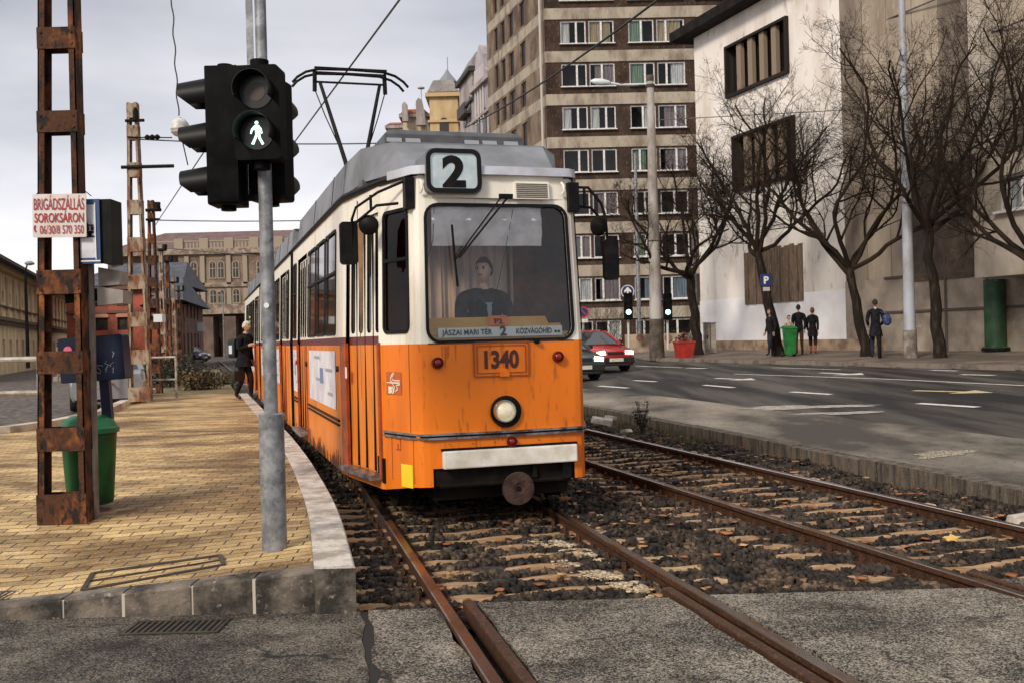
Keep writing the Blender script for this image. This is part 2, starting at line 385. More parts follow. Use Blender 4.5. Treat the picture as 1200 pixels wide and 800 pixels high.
def paver_mat():
    m = bpy.data.materials.new('yellow_pavers'); nt, out = nodes_of(m); N, L = nt.nodes, nt.links
    b = N.new('ShaderNodeBsdfPrincipled'); L.new(b.outputs[0], out.inputs[0]); b.inputs['Roughness'].default_value = .8
    tc = N.new('ShaderNodeTexCoord'); mp = N.new('ShaderNodeMapping'); mp.inputs['Rotation'].default_value = (0,0,R(-4))
    L.new(tc.outputs['Object'], mp.inputs[0])
    nz0 = N.new('ShaderNodeTexNoise'); nz0.inputs['Scale'].default_value = 1.3; L.new(tc.outputs['Object'], nz0.inputs[0])
    w0 = N.new('ShaderNodeVectorMath'); w0.operation = 'MULTIPLY_ADD'; w0.inputs[1].default_value = (.05,.05,0); L.new(nz0.outputs['Color'], w0.inputs[0]); L.new(mp.outputs[0], w0.inputs[2])
    br = N.new('ShaderNodeTexBrick'); L.new(w0.outputs[0], br.inputs[0])
    br.inputs['Scale'].default_value = 1.0; br.inputs['Brick Width'].default_value = .235; br.inputs['Row Height'].default_value = .118
    br.inputs['Mortar Size'].default_value = .007; br.inputs['Mortar Smooth'].default_value = .3; br.inputs['Bias'].default_value = -.05
    br.inputs['Color1'].default_value = (.82,.585,.275,1); br.inputs['Color2'].default_value = (.47,.315,.135,1); br.inputs['Mortar'].default_value = (.055,.035,.018,1)
    def noi(sc, lo, hi, det=6, vec=None):
        n = N.new('ShaderNodeTexNoise'); n.inputs['Scale'].default_value = sc; n.inputs['Detail'].default_value = det; n.inputs['Roughness'].default_value=.65
        L.new(vec or tc.outputs['Object'], n.inputs[0]); r = N.new('ShaderNodeMapRange'); r.inputs['From Min'].default_value = lo; r.inputs['From Max'].default_value = hi
        L.new(n.outputs['Fac'], r.inputs[0]); return r.outputs[0]
    def mul(a, fac, col):
        x = N.new('ShaderNodeMix'); x.data_type = 'RGBA'; x.blend_type = 'MULTIPLY'; L.new(fac, x.inputs[0]); L.new(a, x.inputs[6]); x.inputs[7].default_value = (*col,1); return x.outputs[2]
    def mixto(a, fac, col):
        x = N.new('ShaderNodeMix'); x.data_type = 'RGBA'; L.new(fac, x.inputs[0]); L.new(a, x.inputs[6]); x.inputs[7].default_value = (*col,1); return x.outputs[2]
    mp2 = N.new('ShaderNodeMapping'); mp2.inputs['Scale'].default_value = (.7,1.5,1); L.new(tc.outputs['Object'], mp2.inputs[0])
    c = mul(br.outputs[0], noi(.75, .42, .60, 8, vec=mp2.outputs[0]), (.30,.245,.19))
    c = mul(c, noi(5, .5, .7), (.66,.62,.58))
    c = mul(c, noi(85, .52, .66, 3), (.5,.47,.43))
    c = mixto(c, noi(60, .62, .74, 3), (.85,.66,.36))
    L.new(c, b.inputs['Base Color'])
    bp = N.new('ShaderNodeBump'); bp.inputs['Strength'].default_value = .5; bp.inputs['Distance'].default_value = .01
    ad = N.new('ShaderNodeMath'); ad.operation = 'SUBTRACT'; nn = noi(70, .3, .7); L.new(nn, ad.inputs[0]); L.new(br.outputs['Fac'], ad.inputs[1])
    L.new(ad.outputs[0], bp.inputs['Height']); L.new(bp.outputs[0], b.inputs['Normal'])
    return m
M_paver = paver_mat()
def cobble_mat():
    m = bpy.data.materials.new('cobbles'); nt, out = nodes_of(m); N, L = nt.nodes, nt.links
    b = N.new('ShaderNodeBsdfPrincipled'); L.new(b.outputs[0], out.inputs[0]); b.inputs['Roughness'].default_value = .75
    tc = N.new('ShaderNodeTexCoord'); v = N.new('ShaderNodeTexVoronoi'); v.inputs['Scale'].default_value = 5; L.new(tc.outputs['Object'], v.inputs[0])
    r = N.new('ShaderNodeValToRGB'); L.new(v.outputs['Distance'], r.inputs[0])
    r.color_ramp.elements[0].position=.2; r.color_ramp.elements[0].color = (.24,.19,.155,1); r.color_ramp.elements[1].position=.62; r.color_ramp.elements[1].color = (.06,.045,.035,1)
    n = N.new('ShaderNodeTexNoise'); n.inputs['Scale'].default_value=.6; n.inputs['Detail'].default_value=5; L.new(tc.outputs['Object'], n.inputs[0])
    x = N.new('ShaderNodeMix'); x.data_type='RGBA'; x.blend_type='MULTIPLY'; L.new(n.outputs['Fac'], x.inputs[0]); L.new(r.outputs[0], x.inputs[6]); x.inputs[7].default_value=(.5,.47,.43,1)
    L.new(x.outputs[2], b.inputs['Base Color']); return m
M_cobble = cobble_mat()

# ---------------------------------------------------------------- course of the tracks, platform and road (X as a function of Y)
c1 = hermite([(-4, 2.85), (2, 1.32), (4.5, .69), (5.95, .35), (9.4, -.46), (12.5, -1.2), (16, -2.2), (40, -9.5), (80, -21.66), (130, -36.9)])
def c2(Y): return 3.13 - .29*(Y-7.85) if Y < 20 else 3.13 - .29*12.15 - .302*(Y-20)
def off(cf, Y, d):
    """X at Y of the line running d metres to the right of a track's centre"""
    s = (cf(Y+.05) - cf(Y-.05))/.1
    return cf(Y) + d*math.sqrt(1+s*s)
kerbK = hermite([(5.93, -.94), (7.86, -1.36), (10.1, -1.93), (14.05, -3.03), (20, -4.85), (27.5, -7.13), (34, -9.1)])
def nearK(Y): return 4.6-.2394*(Y-9.23) if Y < 20.3 else 1.95-.31*(Y-20.3)
def farK(Y): return 8-.354*(Y-37) if Y < 60 else -.14-.33*(Y-60)
def zR(X, Y):
    n, f = nearK(Y), farK(Y); t = (X-n)/max(f-n, 1)
    if t <= 0: return .08
    if t <= 1: return .08 + .36*(1-(1-t)**1.6)
    return .56 + min(.2, (X-f)*.03)
def zP(X, Y):
    a = min(1, max(0, (-X-.95)/2.25)); k = min(1, max(0, (10.2-Y)/4.2))
    k = k*k*(3-2*k)
    return .25 - .2*a**.85*k
def strip(name, fl, fr, y0, y1, z, mats, ny=40, nx=2, thick=0, zf=None, label=None, kind='structure'):
    mb = MB(); vs = []; fs = []
    for i in range(ny+1):
        Y = y0 + (y1-y0)*(i/ny)**(1.0 if y1 < 35 else 1.7)
        a, b = fl(Y), fr(Y)
        for j in range(nx+1):
            X = a + (b-a)*j/nx
            vs.append((X, Y, zf(X, Y) if zf else z))
    for i in range(ny):
        for j in range(nx):
            q = i*(nx+1)+j; fs.append((q, q+1, q+nx+2, q+nx+1))
    mb.add(vs, fs)
    if thick:
        n0 = len(mb.v); edge = [i*(nx+1) for i in range(ny+1)]; e2 = [i*(nx+1)+nx for i in range(ny+1)]
        for ed in (edge, e2, list(range(nx+1)), [ny*(nx+1)+j for j in range(nx+1)]):
            b0 = len(mb.v)
            for k in ed: mb.v.append(mb.v[k] - Vector((0,0,thick)))
            for k in range(len(ed)-1): mb.f.append([ed[k], ed[k+1], b0+k+1, b0+k]); mb.mi.append(0)
    o = mb.build(name, mats, fix=not zf)
    tag(o, kind=kind); return o

# broad ground sheet to the horizon
g = MB(); g.add([(-700,-60,-.16),(700,-60,-.16),(700,1400,-.16),(-700,1400,-.16)], [(0,1,2,3)])
tag(g.build('ground', M_soil), kind='structure')
# bed of the two tracks
def bedz(X, Y): return -.118 + .012*math.sin(X*7+Y*3)+.01*math.sin(Y*11-X*5) + (.03 if X > off(c2, Y, 1.0) else 0)*math.sin(X*9)
strip('ballast_bed', lambda Y: kerbK(Y)+.0 if Y < 34 else -9.1-.3*(Y-34), lambda Y: nearK(Y)-.02, 5.9, 110, 0, M_bed, 120, 24, zf=bedz)
# foreground crossing of worn asphalt, in the pieces the rails cut
Y0 = 6.05
gap = .055
def wig(a, s): return lambda Y: s(Y) + a*math.sin(Y*9)+a*.6*math.sin(Y*23)
def jL(Y): return -.915+(5.97-Y)*.17+.010*math.sin(Y*31)+.008*math.sin(Y*53)
strip('crossing_asphalt', lambda Y: -16, lambda Y: jL(Y)-.005, 1.2, 6.05, -.024, M_asph_fore, 30, 4, .12)
strip('crossing_asphalt_panel', lambda Y: jL(Y)+.045+.012*math.sin(Y*17)+.008*math.sin(Y*71), wig(.012, lambda Y: off(c1, Y, -.80)), 1.2, 6.0, -.02, M_asph_light, 30, 2, .12)
strip('crossing_asphalt_between_rails', wig(.012, lambda Y: off(c1, Y, -.545)), wig(.006, lambda Y: off(c1, Y, .565)), 1.2, 6.09, -.016, M_asph_light, 30, 2, .12)
strip('crossing_asphalt_between_tracks', wig(.014, lambda Y: off(c1, Y, .83)), wig(.012, lambda Y: off(c2, Y, -.80)), 1.2, 6.14, -.018, M_asph_light, 30, 4, .12)
strip('crossing_asphalt_second_track', wig(.012, lambda Y: off(c2, Y, -.56)), wig(.012, lambda Y: off(c2, Y, .58)), 1.2, 6.35, -.02, M_asph_light, 30, 2, .12)
strip('crossing_asphalt_right', wig(.012, lambda Y: off(c2, Y, .8)), lambda Y: 16, 1.2, 6.6, -.02, M_asph_fore, 30, 4, .12)
strip('crossing_joint', lambda Y: jL(Y)-.03, lambda Y: jL(Y)+.09, 1.2, 6.0, -.030, mat('tar_joint', (.010,.009,.008), .7), 30, 2, .1)

# rails
def rail_obj(cf, d, y0, y1, headmat, label, guard=False, group='running rails of the two tracks'):
    hw = .034; prof = [(-hw,-.004),(-hw*.8,0),(hw*.8,0),(hw,-.004),(hw,-.035),(.009,-.05),(.009,-.125),(.06,-.137),(.06,-.148),(-.06,-.148),(-.06,-.137),(-.009,-.125),(-.009,-.05),(-hw,-.035)]
    if guard: prof = [(-.03,-.012),(-.026,-.006),(.026,-.006),(.03,-.012),(.03,-.10),(-.03,-.10)]
    n = len(prof); ys = []; Y = y0
    while Y < y1: ys.append(Y); Y += .25 if Y < 20 else 1.0
    ys.append(y1)
    vs = []; fs = []; mi = []
    for Y in ys:
        s = (cf(Y+.05)-cf(Y-.05))/.1; nx = Vector((1, -s, 0)).normalized(); cX = off(cf, Y, d)
        for u, z in prof: vs.append(Vector((cX, Y, z)) + nx*u)
    mb = MB()
    for i in range(len(ys)-1):
        for k in range(n):
            k2 = (k+1) % n
            mb.f.append([i*n+k, i*n+k2, (i+1)*n+k2, (i+1)*n+k]); mb.mi.append(1 if k in (0,1,2) else 0)
    mb.v = vs
    mb.f.append(list(range(n))[::-1]); mb.mi.append(0); mb.f.append([(len(ys)-1)*n+k for k in range(n)]); mb.mi.append(0)
    o = mb.build('guard_rail' if guard else 'rail', [M_rust, headmat])
    tag(o, label, 'rail', 'guard rails set in the crossing' if guard else group); return o
rail_obj(c1, -.7525, 1.2, 110, M_railtop, 'rusty brown rail under the left wheels of the orange tram')
rail_obj(c1, .7525, 1.2, 110, M_railtop, 'rusty rail running out from under the right wheels of the orange tram')
rail_obj(c2, -.7525, 1.2, 110, M_railtop, 'rusty near rail of the empty track right of the tram')
rail_obj(c2, .7525, 1.2, 110, M_railtop2, 'shiny far rail of the empty track, beside the concrete edging')
rail_obj(c1, -.60, 1.2, 6.12, M_rust, 'short brown guard rail beside the left rail in front of the tram', True)
rail_obj(c1, .63, 1.2, 6.3, M_rust, 'brown guard rail inside the right rail in front of the tram', True)
rail_obj(c2, -.62, 1.2, 6.5, M_rust, 'brown guard rail inside the near rail of the empty track', True)
# sleepers with rail clips
def sleeper_proto(lab, grp):
    mb = MB(); T = []
    xs = np.linspace(-1.25, 1.25, 15)
    for i, x in enumerate(xs):
        w = .080 + .007*math.sin(i*2.1); zt = -.106 + .009*math.sin(i*1.7+1); yb=.014*math.sin(i*.9)
        T += [(x,yb-w,-.2),(x,yb-w*.93,zt-.012),(x,yb-w*.7,zt),(x,yb+w*.7,zt),(x,yb+w*.93,zt-.012),(x,yb+w,-.2)]
    fs = []
    for i in range(14):
        for k in range(5): fs.append((i*6+k, i*6+k+1, (i+1)*6+k+1, (i+1)*6+k))
    fs.append(tuple(range(5,-1,-1))); fs.append(tuple(14*6+k for k in range(6)))
    mb.add(T, fs); o = mb.build('sleeper', M_sleeper, bevel=0); tag(o, lab, 'sleeper', grp)
    for s in (-1, 1):
        for q in (-1, 1):
            c = MB(); x = s*.7525+q*.085
            c.box(x-.035, x+.035, -.055, .055, -.12, -.098); c.cyl((x,0,-.1), (0,0,1), .02, .04, 6); c.cyl((x,0,-.062), (0,0,1), .012, .018, 6)
            c.build('rail_clip', M_rust, parent=o)
    return o
slp = {}
for cf, nm, grp, ya, yb in ((c1, 'wooden sleeper in the dark stones under and in front of the tram', 'sleepers of the tram track', 6.3, 30), (c2, 'wooden sleeper of the empty track right of the tram', 'sleepers of the empty track', 6.75, 50)):
    Y = ya; first = sleeper_proto(nm, grp); i = 0
    while Y < yb:
        if cf is c1 and 12.5 < Y: break
        o = first if i == 0 else copy_tree(first)
        s = (cf(Y+.05)-cf(Y-.05))/.1
        o.location = (cf(Y), Y, rnd.uniform(-.004, .004)); o.rotation_euler = (0, 0, math.atan(-s) + rnd.uniform(-.025,.025))
        Y += .365 if Y < 25 else .6; i += 1
# ballast stones (uncountable)
def stones(n, seed, pick, smin, smax, name, material, zoff=0, flat=1.0):
    rg = np.random.default_rng(seed)
    base = np.array([[-1,-1,-1],[1,-1,-1],[1,1,-1],[-1,1,-1],[-1,-1,1],[1,-1,1],[1,1,1],[-1,1,1]], float)
    fq = np.array([(0,3,2,1),(4,5,6,7),(0,1,5,4),(1,2,6,5),(2,3,7,6),(3,0,4,7)])
    P = []
    while len(P) < n:
        q = pick(rg)
        if q is not None: P.append(q)
    P = np.array(P); n = len(P)
    V = base[None]*(1 + rg.uniform(-.45,.35,(n,8,3)))
    sc = rg.uniform(smin, smax, (n,1,1))*(0.7+.6*rg.random((n,1,3)))*.5
    V = V*sc; V[:,:,2] *= flat
    a = rg.uniform(0, 2*np.pi, n); b_ = rg.uniform(-.7,.7,n)*flat
    ca, sa, cb, sb = np.cos(a), np.sin(a), np.cos(b_), np.sin(b_)
    x = V[:,:,0]*cb[:,None]-V[:,:,2]*sb[:,None]; z = V[:,:,0]*sb[:,None]+V[:,:,2]*cb[:,None]; y = V[:,:,1]
    X = x*ca[:,None]-y*sa[:,None]; Yy = x*sa[:,None]+y*ca[:,None]
    VV = np.stack([X+P[:,0:1], Yy+P[:,1:2], z+P[:,2:3]], -1).reshape(-1,3)
    FF = (fq[None]+ (np.arange(n)*8)[:,None,None]).reshape(-1,4)
    me = bpy.data.meshes.new(name); me.vertices.add(len(VV)); me.vertices.foreach_set('co', VV.ravel())
    me.loops.add(FF.size); me.loops.foreach_set('vertex_index', FF.ravel().astype(np.int32))
    me.polygons.add(len(FF)); me.polygons.foreach_set('loop_start', (np.arange(len(FF))*4).astype(np.int32)); me.polygons.foreach_set('loop_total', np.full(len(FF),4,np.int32))
    me.update(calc_edges=True); me.materials.append(material)
    o = bpy.data.objects.new(name, me); C.objects.link(o); return o
def near_rail(X, Y):
    return any(abs(X-off(cf, Y, d)) < .045 for cf in (c1, c2) for d in (-.7525, .7525))
def on_sleeper(X, Y, cf):
    return abs(X-cf(Y)) < 1.25
def pk(rg):
    Y = 6.06 + 22*rg.random()**2.2
    a = kerbK(Y)+.02 if Y < 34 else -10; b = nearK(Y)-.05
    X = a + (b-a)*rg.random()
    if near_rail(X, Y): return None
    z = bedz(X, Y)
    # stones leave most of each sleeper's top bare
    for cf, ya, ye in ((c1, 6.3, 12.5), (c2, 6.75, 25)):
        dx = X-cf(Y)
        if abs(dx) < 1.27 and ya-.1 < Y < ye:
            s = -(cf(Y+.05)-cf(Y-.05))/.1
            yy = Y - dx*s*1.0       # the sleeper is turned by atan(-s)
            k = ((yy-ya+.1825) % .365)-.1825
            if abs(k) < .078 and rg.random() < (.99 if abs(dx) < 1.0 else .9): return None
            z -= .004
    return (X, Y, z + rg.uniform(-.008, .02))
st = stones(52000, 3, pk, .017, .048, 'ballast', M_stone); tag(st, 'dark brown and grey crushed stone between the rails', 'ballast', kind='stuff')
# dead leaves
def pkl(rg):
    Y = 6.1 + 12*rg.random()**1.5; a = kerbK(Y)+.05; b = nearK(Y)-.05; X = b - (b-a)*rg.random()**1.6
    return None if near_rail(X, Y) else (X, Y, -.085 + rg.uniform(0, .02))
lv = stones(420, 9, pkl, .03, .075, 'dead_leaves', mat('dead_leaf', (.30,.10,.035), .8, col2=(.42,.24,.10), nscale=1.3, island=.5), flat=.12)
tag(lv, 'dry brown leaves scattered on the stones', 'dead leaves', kind='stuff')
# single bright leaves
for k,(px, py, z, lab) in enumerate(((1115, 630, -.07, 'yellow fallen leaf lying between the rails of the empty track'), (662, 584, -.07, 'reddish fallen leaf lying right of the tram coupler'))):
    p = PZ(px, py, z); m = MB(); pts = []
    for i in range(14):
        t = 2*math.pi*i/14; r = .055*(1+.35*math.cos(5*t)); pts.append((r*math.cos(t), r*math.sin(t)*.8))
    m.prism(pts, p, (1,0,.12), (0,1,.3), .004); m.beam(p, p+Vector((.03,-.07,.005)), .005, .004)
    tag(m.build('fallen_leaf', mat('leaf_yellow' if k == 0 else 'leaf_red', (.62,.40,.10) if k == 0 else (.38,.13,.06), .7)), lab, 'leaf')
# pale sand spilled along the rail in front of the tram
def pks(rg):
    Y = 6.4 + 1.9*rg.random(); d = .62 - abs(rg.normal(0, .16))*(0.4+.8*(Y-6.3)/3)
    X = off(c1, Y, d); 
    if math.sin(Y*9+X*14) < -.1 or math.sin(Y*17.2) < -.3: return None
    return (X, Y, -.092+rg.uniform(-.01,.012))
sd = stones(5200, 12, pks, .007, .028, 'spilled_sand', mat('sand', (.46,.37,.25), .9, island=.35), flat=.35); tag(sd, 'pale sand spilled on the sleepers beside the right rail', 'sand', kind='stuff')

# ---------------------------------------------------------------- platform
def platL(Y):
    return float(np.interp(Y, [5.9, 15.1, 15.6, 16, 17.5, 20, 29.4, 34], [-15, -15, -9.5, -8.05, -7.75, -7.95, -10.3, -11.6]))
PE = 27.6
strip('platform_paving', lambda Y: platL(Y)+.0, lambda Y: kerbK(Y)-.235, 6.16, PE, 0, M_paver, 90, 40, zf=zP)
# granite kerb along the tram side: blocks with joints
mb = MB(); Y = 5.95; KL = .62
while Y < PE:
    Y2 = min(Y+KL, PE)-.008
    P = [Vector((kerbK(y)-d, y, 0)) for y in (Y, Y2) for d in (0, .24)]
    zt = .254
    a0, a1, b0, b1 = P[0], P[1], P[2], P[3]; j = rnd.uniform(-.003,.003)
    tp = [(a1.x, a1.y, zt+j), (a0.x-.012, a0.y, zt+j), (b0.x-.012, b0.y, zt+j), (b1.x, b1.y, zt+j)]
    bt = [(a1.x, a1.y, -.13), (a0.x, a0.y, -.13), (b0.x, b0.y, -.13), (b1.x, b1.y, -.13)]
    md = [(a1.x, a1.y, zt-.015), (a0.x, a0.y, zt-.015), (b0.x, b0.y, zt-.015), (b1.x, b1.y, zt-.015)]
    mb.add(tp+md+bt, [(0,1,2,3)] + [(i,(i+1)%4,4+(i+1)%4,4+i) for i in range(4)] , 0)
    mb.add(md+bt, [(i,(i+1)%4,4+(i+1)%4,4+i) for i in range(4)] + [(7,6,5,4)], 1)
    Y = Y2+.008
tag(mb.build('platform_kerb', [M_kerbtop, M_kerbside], fix=True), kind='structure')
# end kerb stones, facing the camera
mb = MB(); X = kerbK(5.98)-.243; i = 0
while X > -15:
    wv = .36 if i in (0,3) else .42 + rnd.uniform(-.05,.12); X2 = X-wv+.014
    za, zb = zP(X, 6.05), zP(X2, 6.05); f = rnd.uniform(-.012,.012)
    y0, y1 = 6.0+f, 6.165
    top = [(X, y0+.015, za+.002), (X, y1, zP(X, y1)+.002), (X2, y1, zP(X2, y1)+.002), (X2, y0+.015, zb+.002)]
    md = [(X, y0, za-.015), (X, y1, za-.015), (X2, y1, zb-.015), (X2, y0, zb-.015)]
    bt = [(X, y0, -.13), (X, y1, -.13), (X2, y1, -.13), (X2, y0, -.13)]
    mb.add(top+md+bt, [(0,1,2,3)] + [(i_,(i_+1)%4,4+(i_+1)%4,4+i_) for i_ in range(4)] + [(4+i_,4+(i_+1)%4,8+(i_+1)%4,8+i_) for i_ in range(4)])
    mb.box(X2-.018, X2+.004, y0+.002, y1-.01, -.13, min(za, zb)-.010, 0)
    mb.mi[-6:] = [1]*6
    X = X2-.014; i += 1
tag(mb.build('platform_end_kerb', [M_kerbside, mat('mortar', (.48,.42,.34), .9)]), kind='structure')
# kerb along the left street
mb = MB(); ys = list(np.linspace(15.1, 30, 40))
prev = None
for y in ys:
    x = platL(y); s = Vector((-1, .2, 0)); cur = [Vector((x, y, .24)), Vector((x, y, .36)), Vector((x-.22, y+.05, .36)), Vector((x-.22, y+.05, -.1))]
    if prev:
        mb.add(prev+cur, [(0,1,5,4),(1,2,6,5),(2,3,7,6)])
    prev = cur
tag(mb.build('street_kerb', mat('pale_kerb', (.60,.53,.43), .8, col2=(.3,.25,.19), nscale=2)), kind='structure')
strip('street', lambda Y: -90 - Y, lambda Y: (platL(Y) if Y < 30 else -9-.32*(Y-28))-.1, 14, 170, .08, M_cobble, 40, 6)
# track verge beyond the platform end
strip('verge', lambda Y: -11-.31*(Y-27.6), lambda Y: -7.4-.302*(Y-27.6), 27.6, 60, .16, mat('dry_verge', (.10,.075,.035), .95, col2=(.20,.15,.07), nscale=3, bump=.6), 12, 2)

# ---------------------------------------------------------------- road to the right
tf = .17
strip('verge_pavement', lambda Y: nearK(Y), lambda Y: nearK(Y)+(farK(Y)-nearK(Y))*tf+.25*math.sin(Y*.6)*.3, 5, 110, 0, M_verge, 90, 8, zf=lambda X, Y: zR(X, Y)+.004)
strip('road', lambda Y: nearK(Y)+(farK(Y)-nearK(Y))*(tf-.04), lambda Y: farK(Y), 5, 150, 0, M_road, 90, 20, zf=zR)
def tR(t): return lambda Y: nearK(Y)+(farK(Y)-nearK(Y))*t
# concrete edging wall by the track
mb = MB(); Y = 5.2
while Y < 70:
    Y2 = Y+ (1.6 if Y < 30 else 4)
    a, b_ = nearK(Y), nearK(Y2-.02); dz = rnd.uniform(-.012,.012)
    vs_ = [(a-.14, Y, -.17), (a+.04, Y, -.17), (b_+.04, Y2-.02, -.17), (b_-.14, Y2-.02, -.17), (a-.14, Y, .082+dz), (a+.04, Y, .092+dz), (b_+.04, Y2-.02, .092+dz), (b_-.14, Y2-.02, .082+dz)]
    mb.add(vs_, [(0,3,2,1),(4,5,6,7),(0,1,5,4),(1,2,6,5),(2,3,7,6),(3,0,4,7)])
    Y = Y2
tag(mb.build('track_kerb', mat('kerb_dark_concrete', (.14,.11,.08), .9, col2=(.035,.028,.022), nscale=2.6, stretch=(4,4,.6), col3=(.30,.25,.19), n3scale=15, lo3=.58, hi3=.75, bump=.6, bscale=30)), kind='structure')
# far kerb and pavement
mb = MB(); Y = 5.0
while Y < 100:
    Y2 = Y+2; a, b_ = farK(Y), farK(Y2-.03)
    za, zb = zR(a-.01, Y), zR(b_-.01, Y2)
    vs_ = [(a, Y, za-.1), (a+.16, Y, za-.1), (b_+.16, Y2-.03, zb-.1), (b_, Y2-.03, zb-.1), (a+.01, Y, .565), (a+.16, Y, .572), (b_+.16, Y2-.03, .572), (b_+.01, Y2-.03, .565)]
    mb.add(vs_, [(4,5,6,7),(0,1,5,4),(1,2,6,5),(2,3,7,6),(3,0,4,7)])
    Y = Y2
tag(mb.build('pavement_kerb', mat('far_kerb', (.20,.16,.13), .8, col2=(.1,.08,.06), nscale=3)), kind='structure')
strip('pavement', lambda Y: farK(Y)+.15, lambda Y: farK(Y)+16, 5, 110, 0, M_walk, 40, 16, zf=lambda X, Y: .56+min(.2, (X-farK(Y))*.03))
# painted marks: centre line points from their ground position
def mark(px0, px1, py0, py1, wdt, material=M_paint, name='lane_dash', arrow=False):
    a, b_ = PG(px0, py0, zR), PG(px1, py1, zR); d = (b_-a); d.z = 0; L_ = d.length; d.normalize(); s = Vector((d.y, -d.x, 0))
    mb = MB(); n = max(2, int(L_/.5))
    def q(t, u):
        p = a + d*t + s*u; return (p.x, p.y, zR(p.x, p.y)+.007)
    Lb = L_*.62 if arrow else L_
    for i in range(n):
        t0, t1 = Lb*i/n, Lb*(i+1)/n; mb.add([q(t0,-wdt/2), q(t1,-wdt/2), q(t1,wdt/2), q(t0,wdt/2)], [(0,1,2,3)])
    if arrow: mb.add([q(Lb,-wdt*2.2), q(L_,0), q(Lb,wdt*2.2)], [(0,1,2)])
    o = mb.build(name, material, fix=False); tag(o, kind='structure'); return o
mark(702,736,452,454.5,.16); mark(743,769,445.5,447,.15); mark(825,860,451,454,.15); mark(927,974,459,462,.16); mark(1076,1146,472.5,477,.17)
mark(838,886,443,445,.16,name='lane_arrow',arrow=True); mark(961,1013,436.5,439,.2,name='lane_arrow',arrow=True); mark(1070,1165,457.5,460,.18,M_painty,'lane_arrow',True)
mark(805,827,430.8,431.6,.2); mark(1091,1122,433.5,434.4,.2); mark(1126,1165,438.6,439.6,.2); mark(860,1040,438,444.0,.10,name='lane_line'); mark(1040,1260,444.0,454.5,.10,name='lane_line')
mark(745,800,428.6,430.6,.12,name='lane_line'); mark(905,985,430.5,433.0,.12,name='lane_line')
# pale patches where the verge asphalt is worn through
def blob(name, px, py, rx, ry, material, rot=0, seed=1, zadd=.009):
    c = PG(px, py, zR); r2 = random.Random(seed); n = 36; mb = MB(); ph = [r2.uniform(0,6.28) for _ in range(5)]
    vs_ = [(c.x, c.y, zR(c.x, c.y)+zadd)]
    for i in range(n):
        t = 2*math.pi*i/n; k = 1+.18*math.sin(3*t+ph[0])+.14*math.sin(5*t+ph[1])+.1*math.sin(9*t+ph[2])+.08*math.sin(14*t+ph[3])
        x, y = rx*k*math.cos(t), ry*k*math.sin(t); X, Y_ = c.x+x*math.cos(rot)-y*math.sin(rot), c.y+x*math.sin(rot)+y*math.cos(rot)
        vs_.append((X, Y_, zR(X, Y_)+zadd))
    mb.add(vs_, [(0, 1+i, 1+(i+1)%n) for i in range(n)]); tag(mb.build(name, material, fix=False), kind='structure')
M_patch = mat('worn_patch', (.42,.38,.33), .9, col2=(.20,.17,.15), nscale=8, col3=(.7,.66,.6), n3scale=30)
blob('worn_patch', 940, 477, .32, 1.15, M_patch, R(62), 2); blob('worn_patch', 985, 484, .2, .7, M_patch, R(66), 5)
blob('repaired_patch', 1105, 532, .36, .22, mat('gravel_patch', (.10,.085,.06), .9, col2=(.62,.54,.40), nscale=60, lo=.5, hi=.56), R(20), 9)
# ---------------------------------------------------------------- the tram (local frame: x right as seen from the front, y towards the rear, z up)
TH = math.atan(.304)
tram = empty('tram', (-.085, 8.9, 0), TH, 'orange and cream tram number 1340 on line 2, standing at the platform', 'tram')
def shell(p):
    u, a, z = p; h = max(0.0, z-1.52)
    return (u*(1-.028*h), a + .065*h*max(0.0, 1-a/1.2), z)
GR = (.03,.02,.014)
M_or = mat('orange_paint', (.80,.19,.008), .42, col2=(.55,.11,.008), nscale=1.3, lo=.5, hi=.78, stretch=(1.6,1.6,.35), col3=(.26,.06,.012), n3scale=13, lo3=.59, hi3=.80, coat=.08, spec=.35, bump=.12, bscale=2.2)
M_orside = mat('orange_paint_grimy', (.80,.225,.02), .45, col2=(.36,.10,.015), nscale=1.8, lo=.48, hi=.74, stretch=(1,1.6,.25), col3=(.12,.04,.012), n3scale=11, lo3=.60, hi3=.78, coat=.05, spec=.35)
M_cream = mat('cream_paint', (.84,.79,.68), .45, col2=(.50,.38,.24), nscale=1.9, lo=.52, hi=.82, stretch=(2.5,2.5,.3), col3=(.22,.14,.08), n3scale=17, lo3=.63, hi3=.82, coat=.05, bump=.03, bscale=4)
M_maroon = mat('maroon_paint', (.13,.018,.012), .45)
M_dor = mat('dark_orange_pillar', (.40,.065,.008), .5, col2=(.2,.04,.01), nscale=6)
M_rub = mat('black_rubber', (.006,.0055,.0055), .6, spec=.2)
M_blk = mat('black_metal', (.005,.005,.0055), .5, spec=.12, col2=(.014,.011,.009), nscale=8)
M_under = mat('underframe', (.006,.005,.0045), .85, spec=.15, col2=(.016,.011,.008), nscale=6)
M_glass = glass_mat('windscreen_glass', (.98,.98,.98), .972)
M_dglass = mat('tram_side_glass', (.010,.008,.006), .05, spec=.5, col2=(.05,.04,.03), nscale=1.2)
M_roof = mat('roof_cover', (.23,.24,.265), .55, spec=.3, col2=(.15,.155,.17), nscale=1.5, col3=(.15,.14,.14), n3scale=14, lo3=.62, hi3=.8)
M_roofd = mat('roof_dark', (.05,.053,.06), .55, col2=(.085,.085,.09), nscale=3)
M_alu = mat('aluminium', (.42,.42,.43), .38, metal=.9, col2=(.12,.10,.09), nscale=8)
M_chrome = mat('chrome', (.75,.75,.74), .15, metal=1)
M_white = mat('white_panel', (.80,.77,.70), .5, col2=(.6,.55,.45), nscale=5)
M_int = mat('tram_interior', (.06,.04,.028), .7)
M_yell = mat('yellow_panel', (.80,.50,.13), .6, col2=(.66,.4,.1), nscale=5)
def TB(): return MB(fn=shell)
HW = 1.15
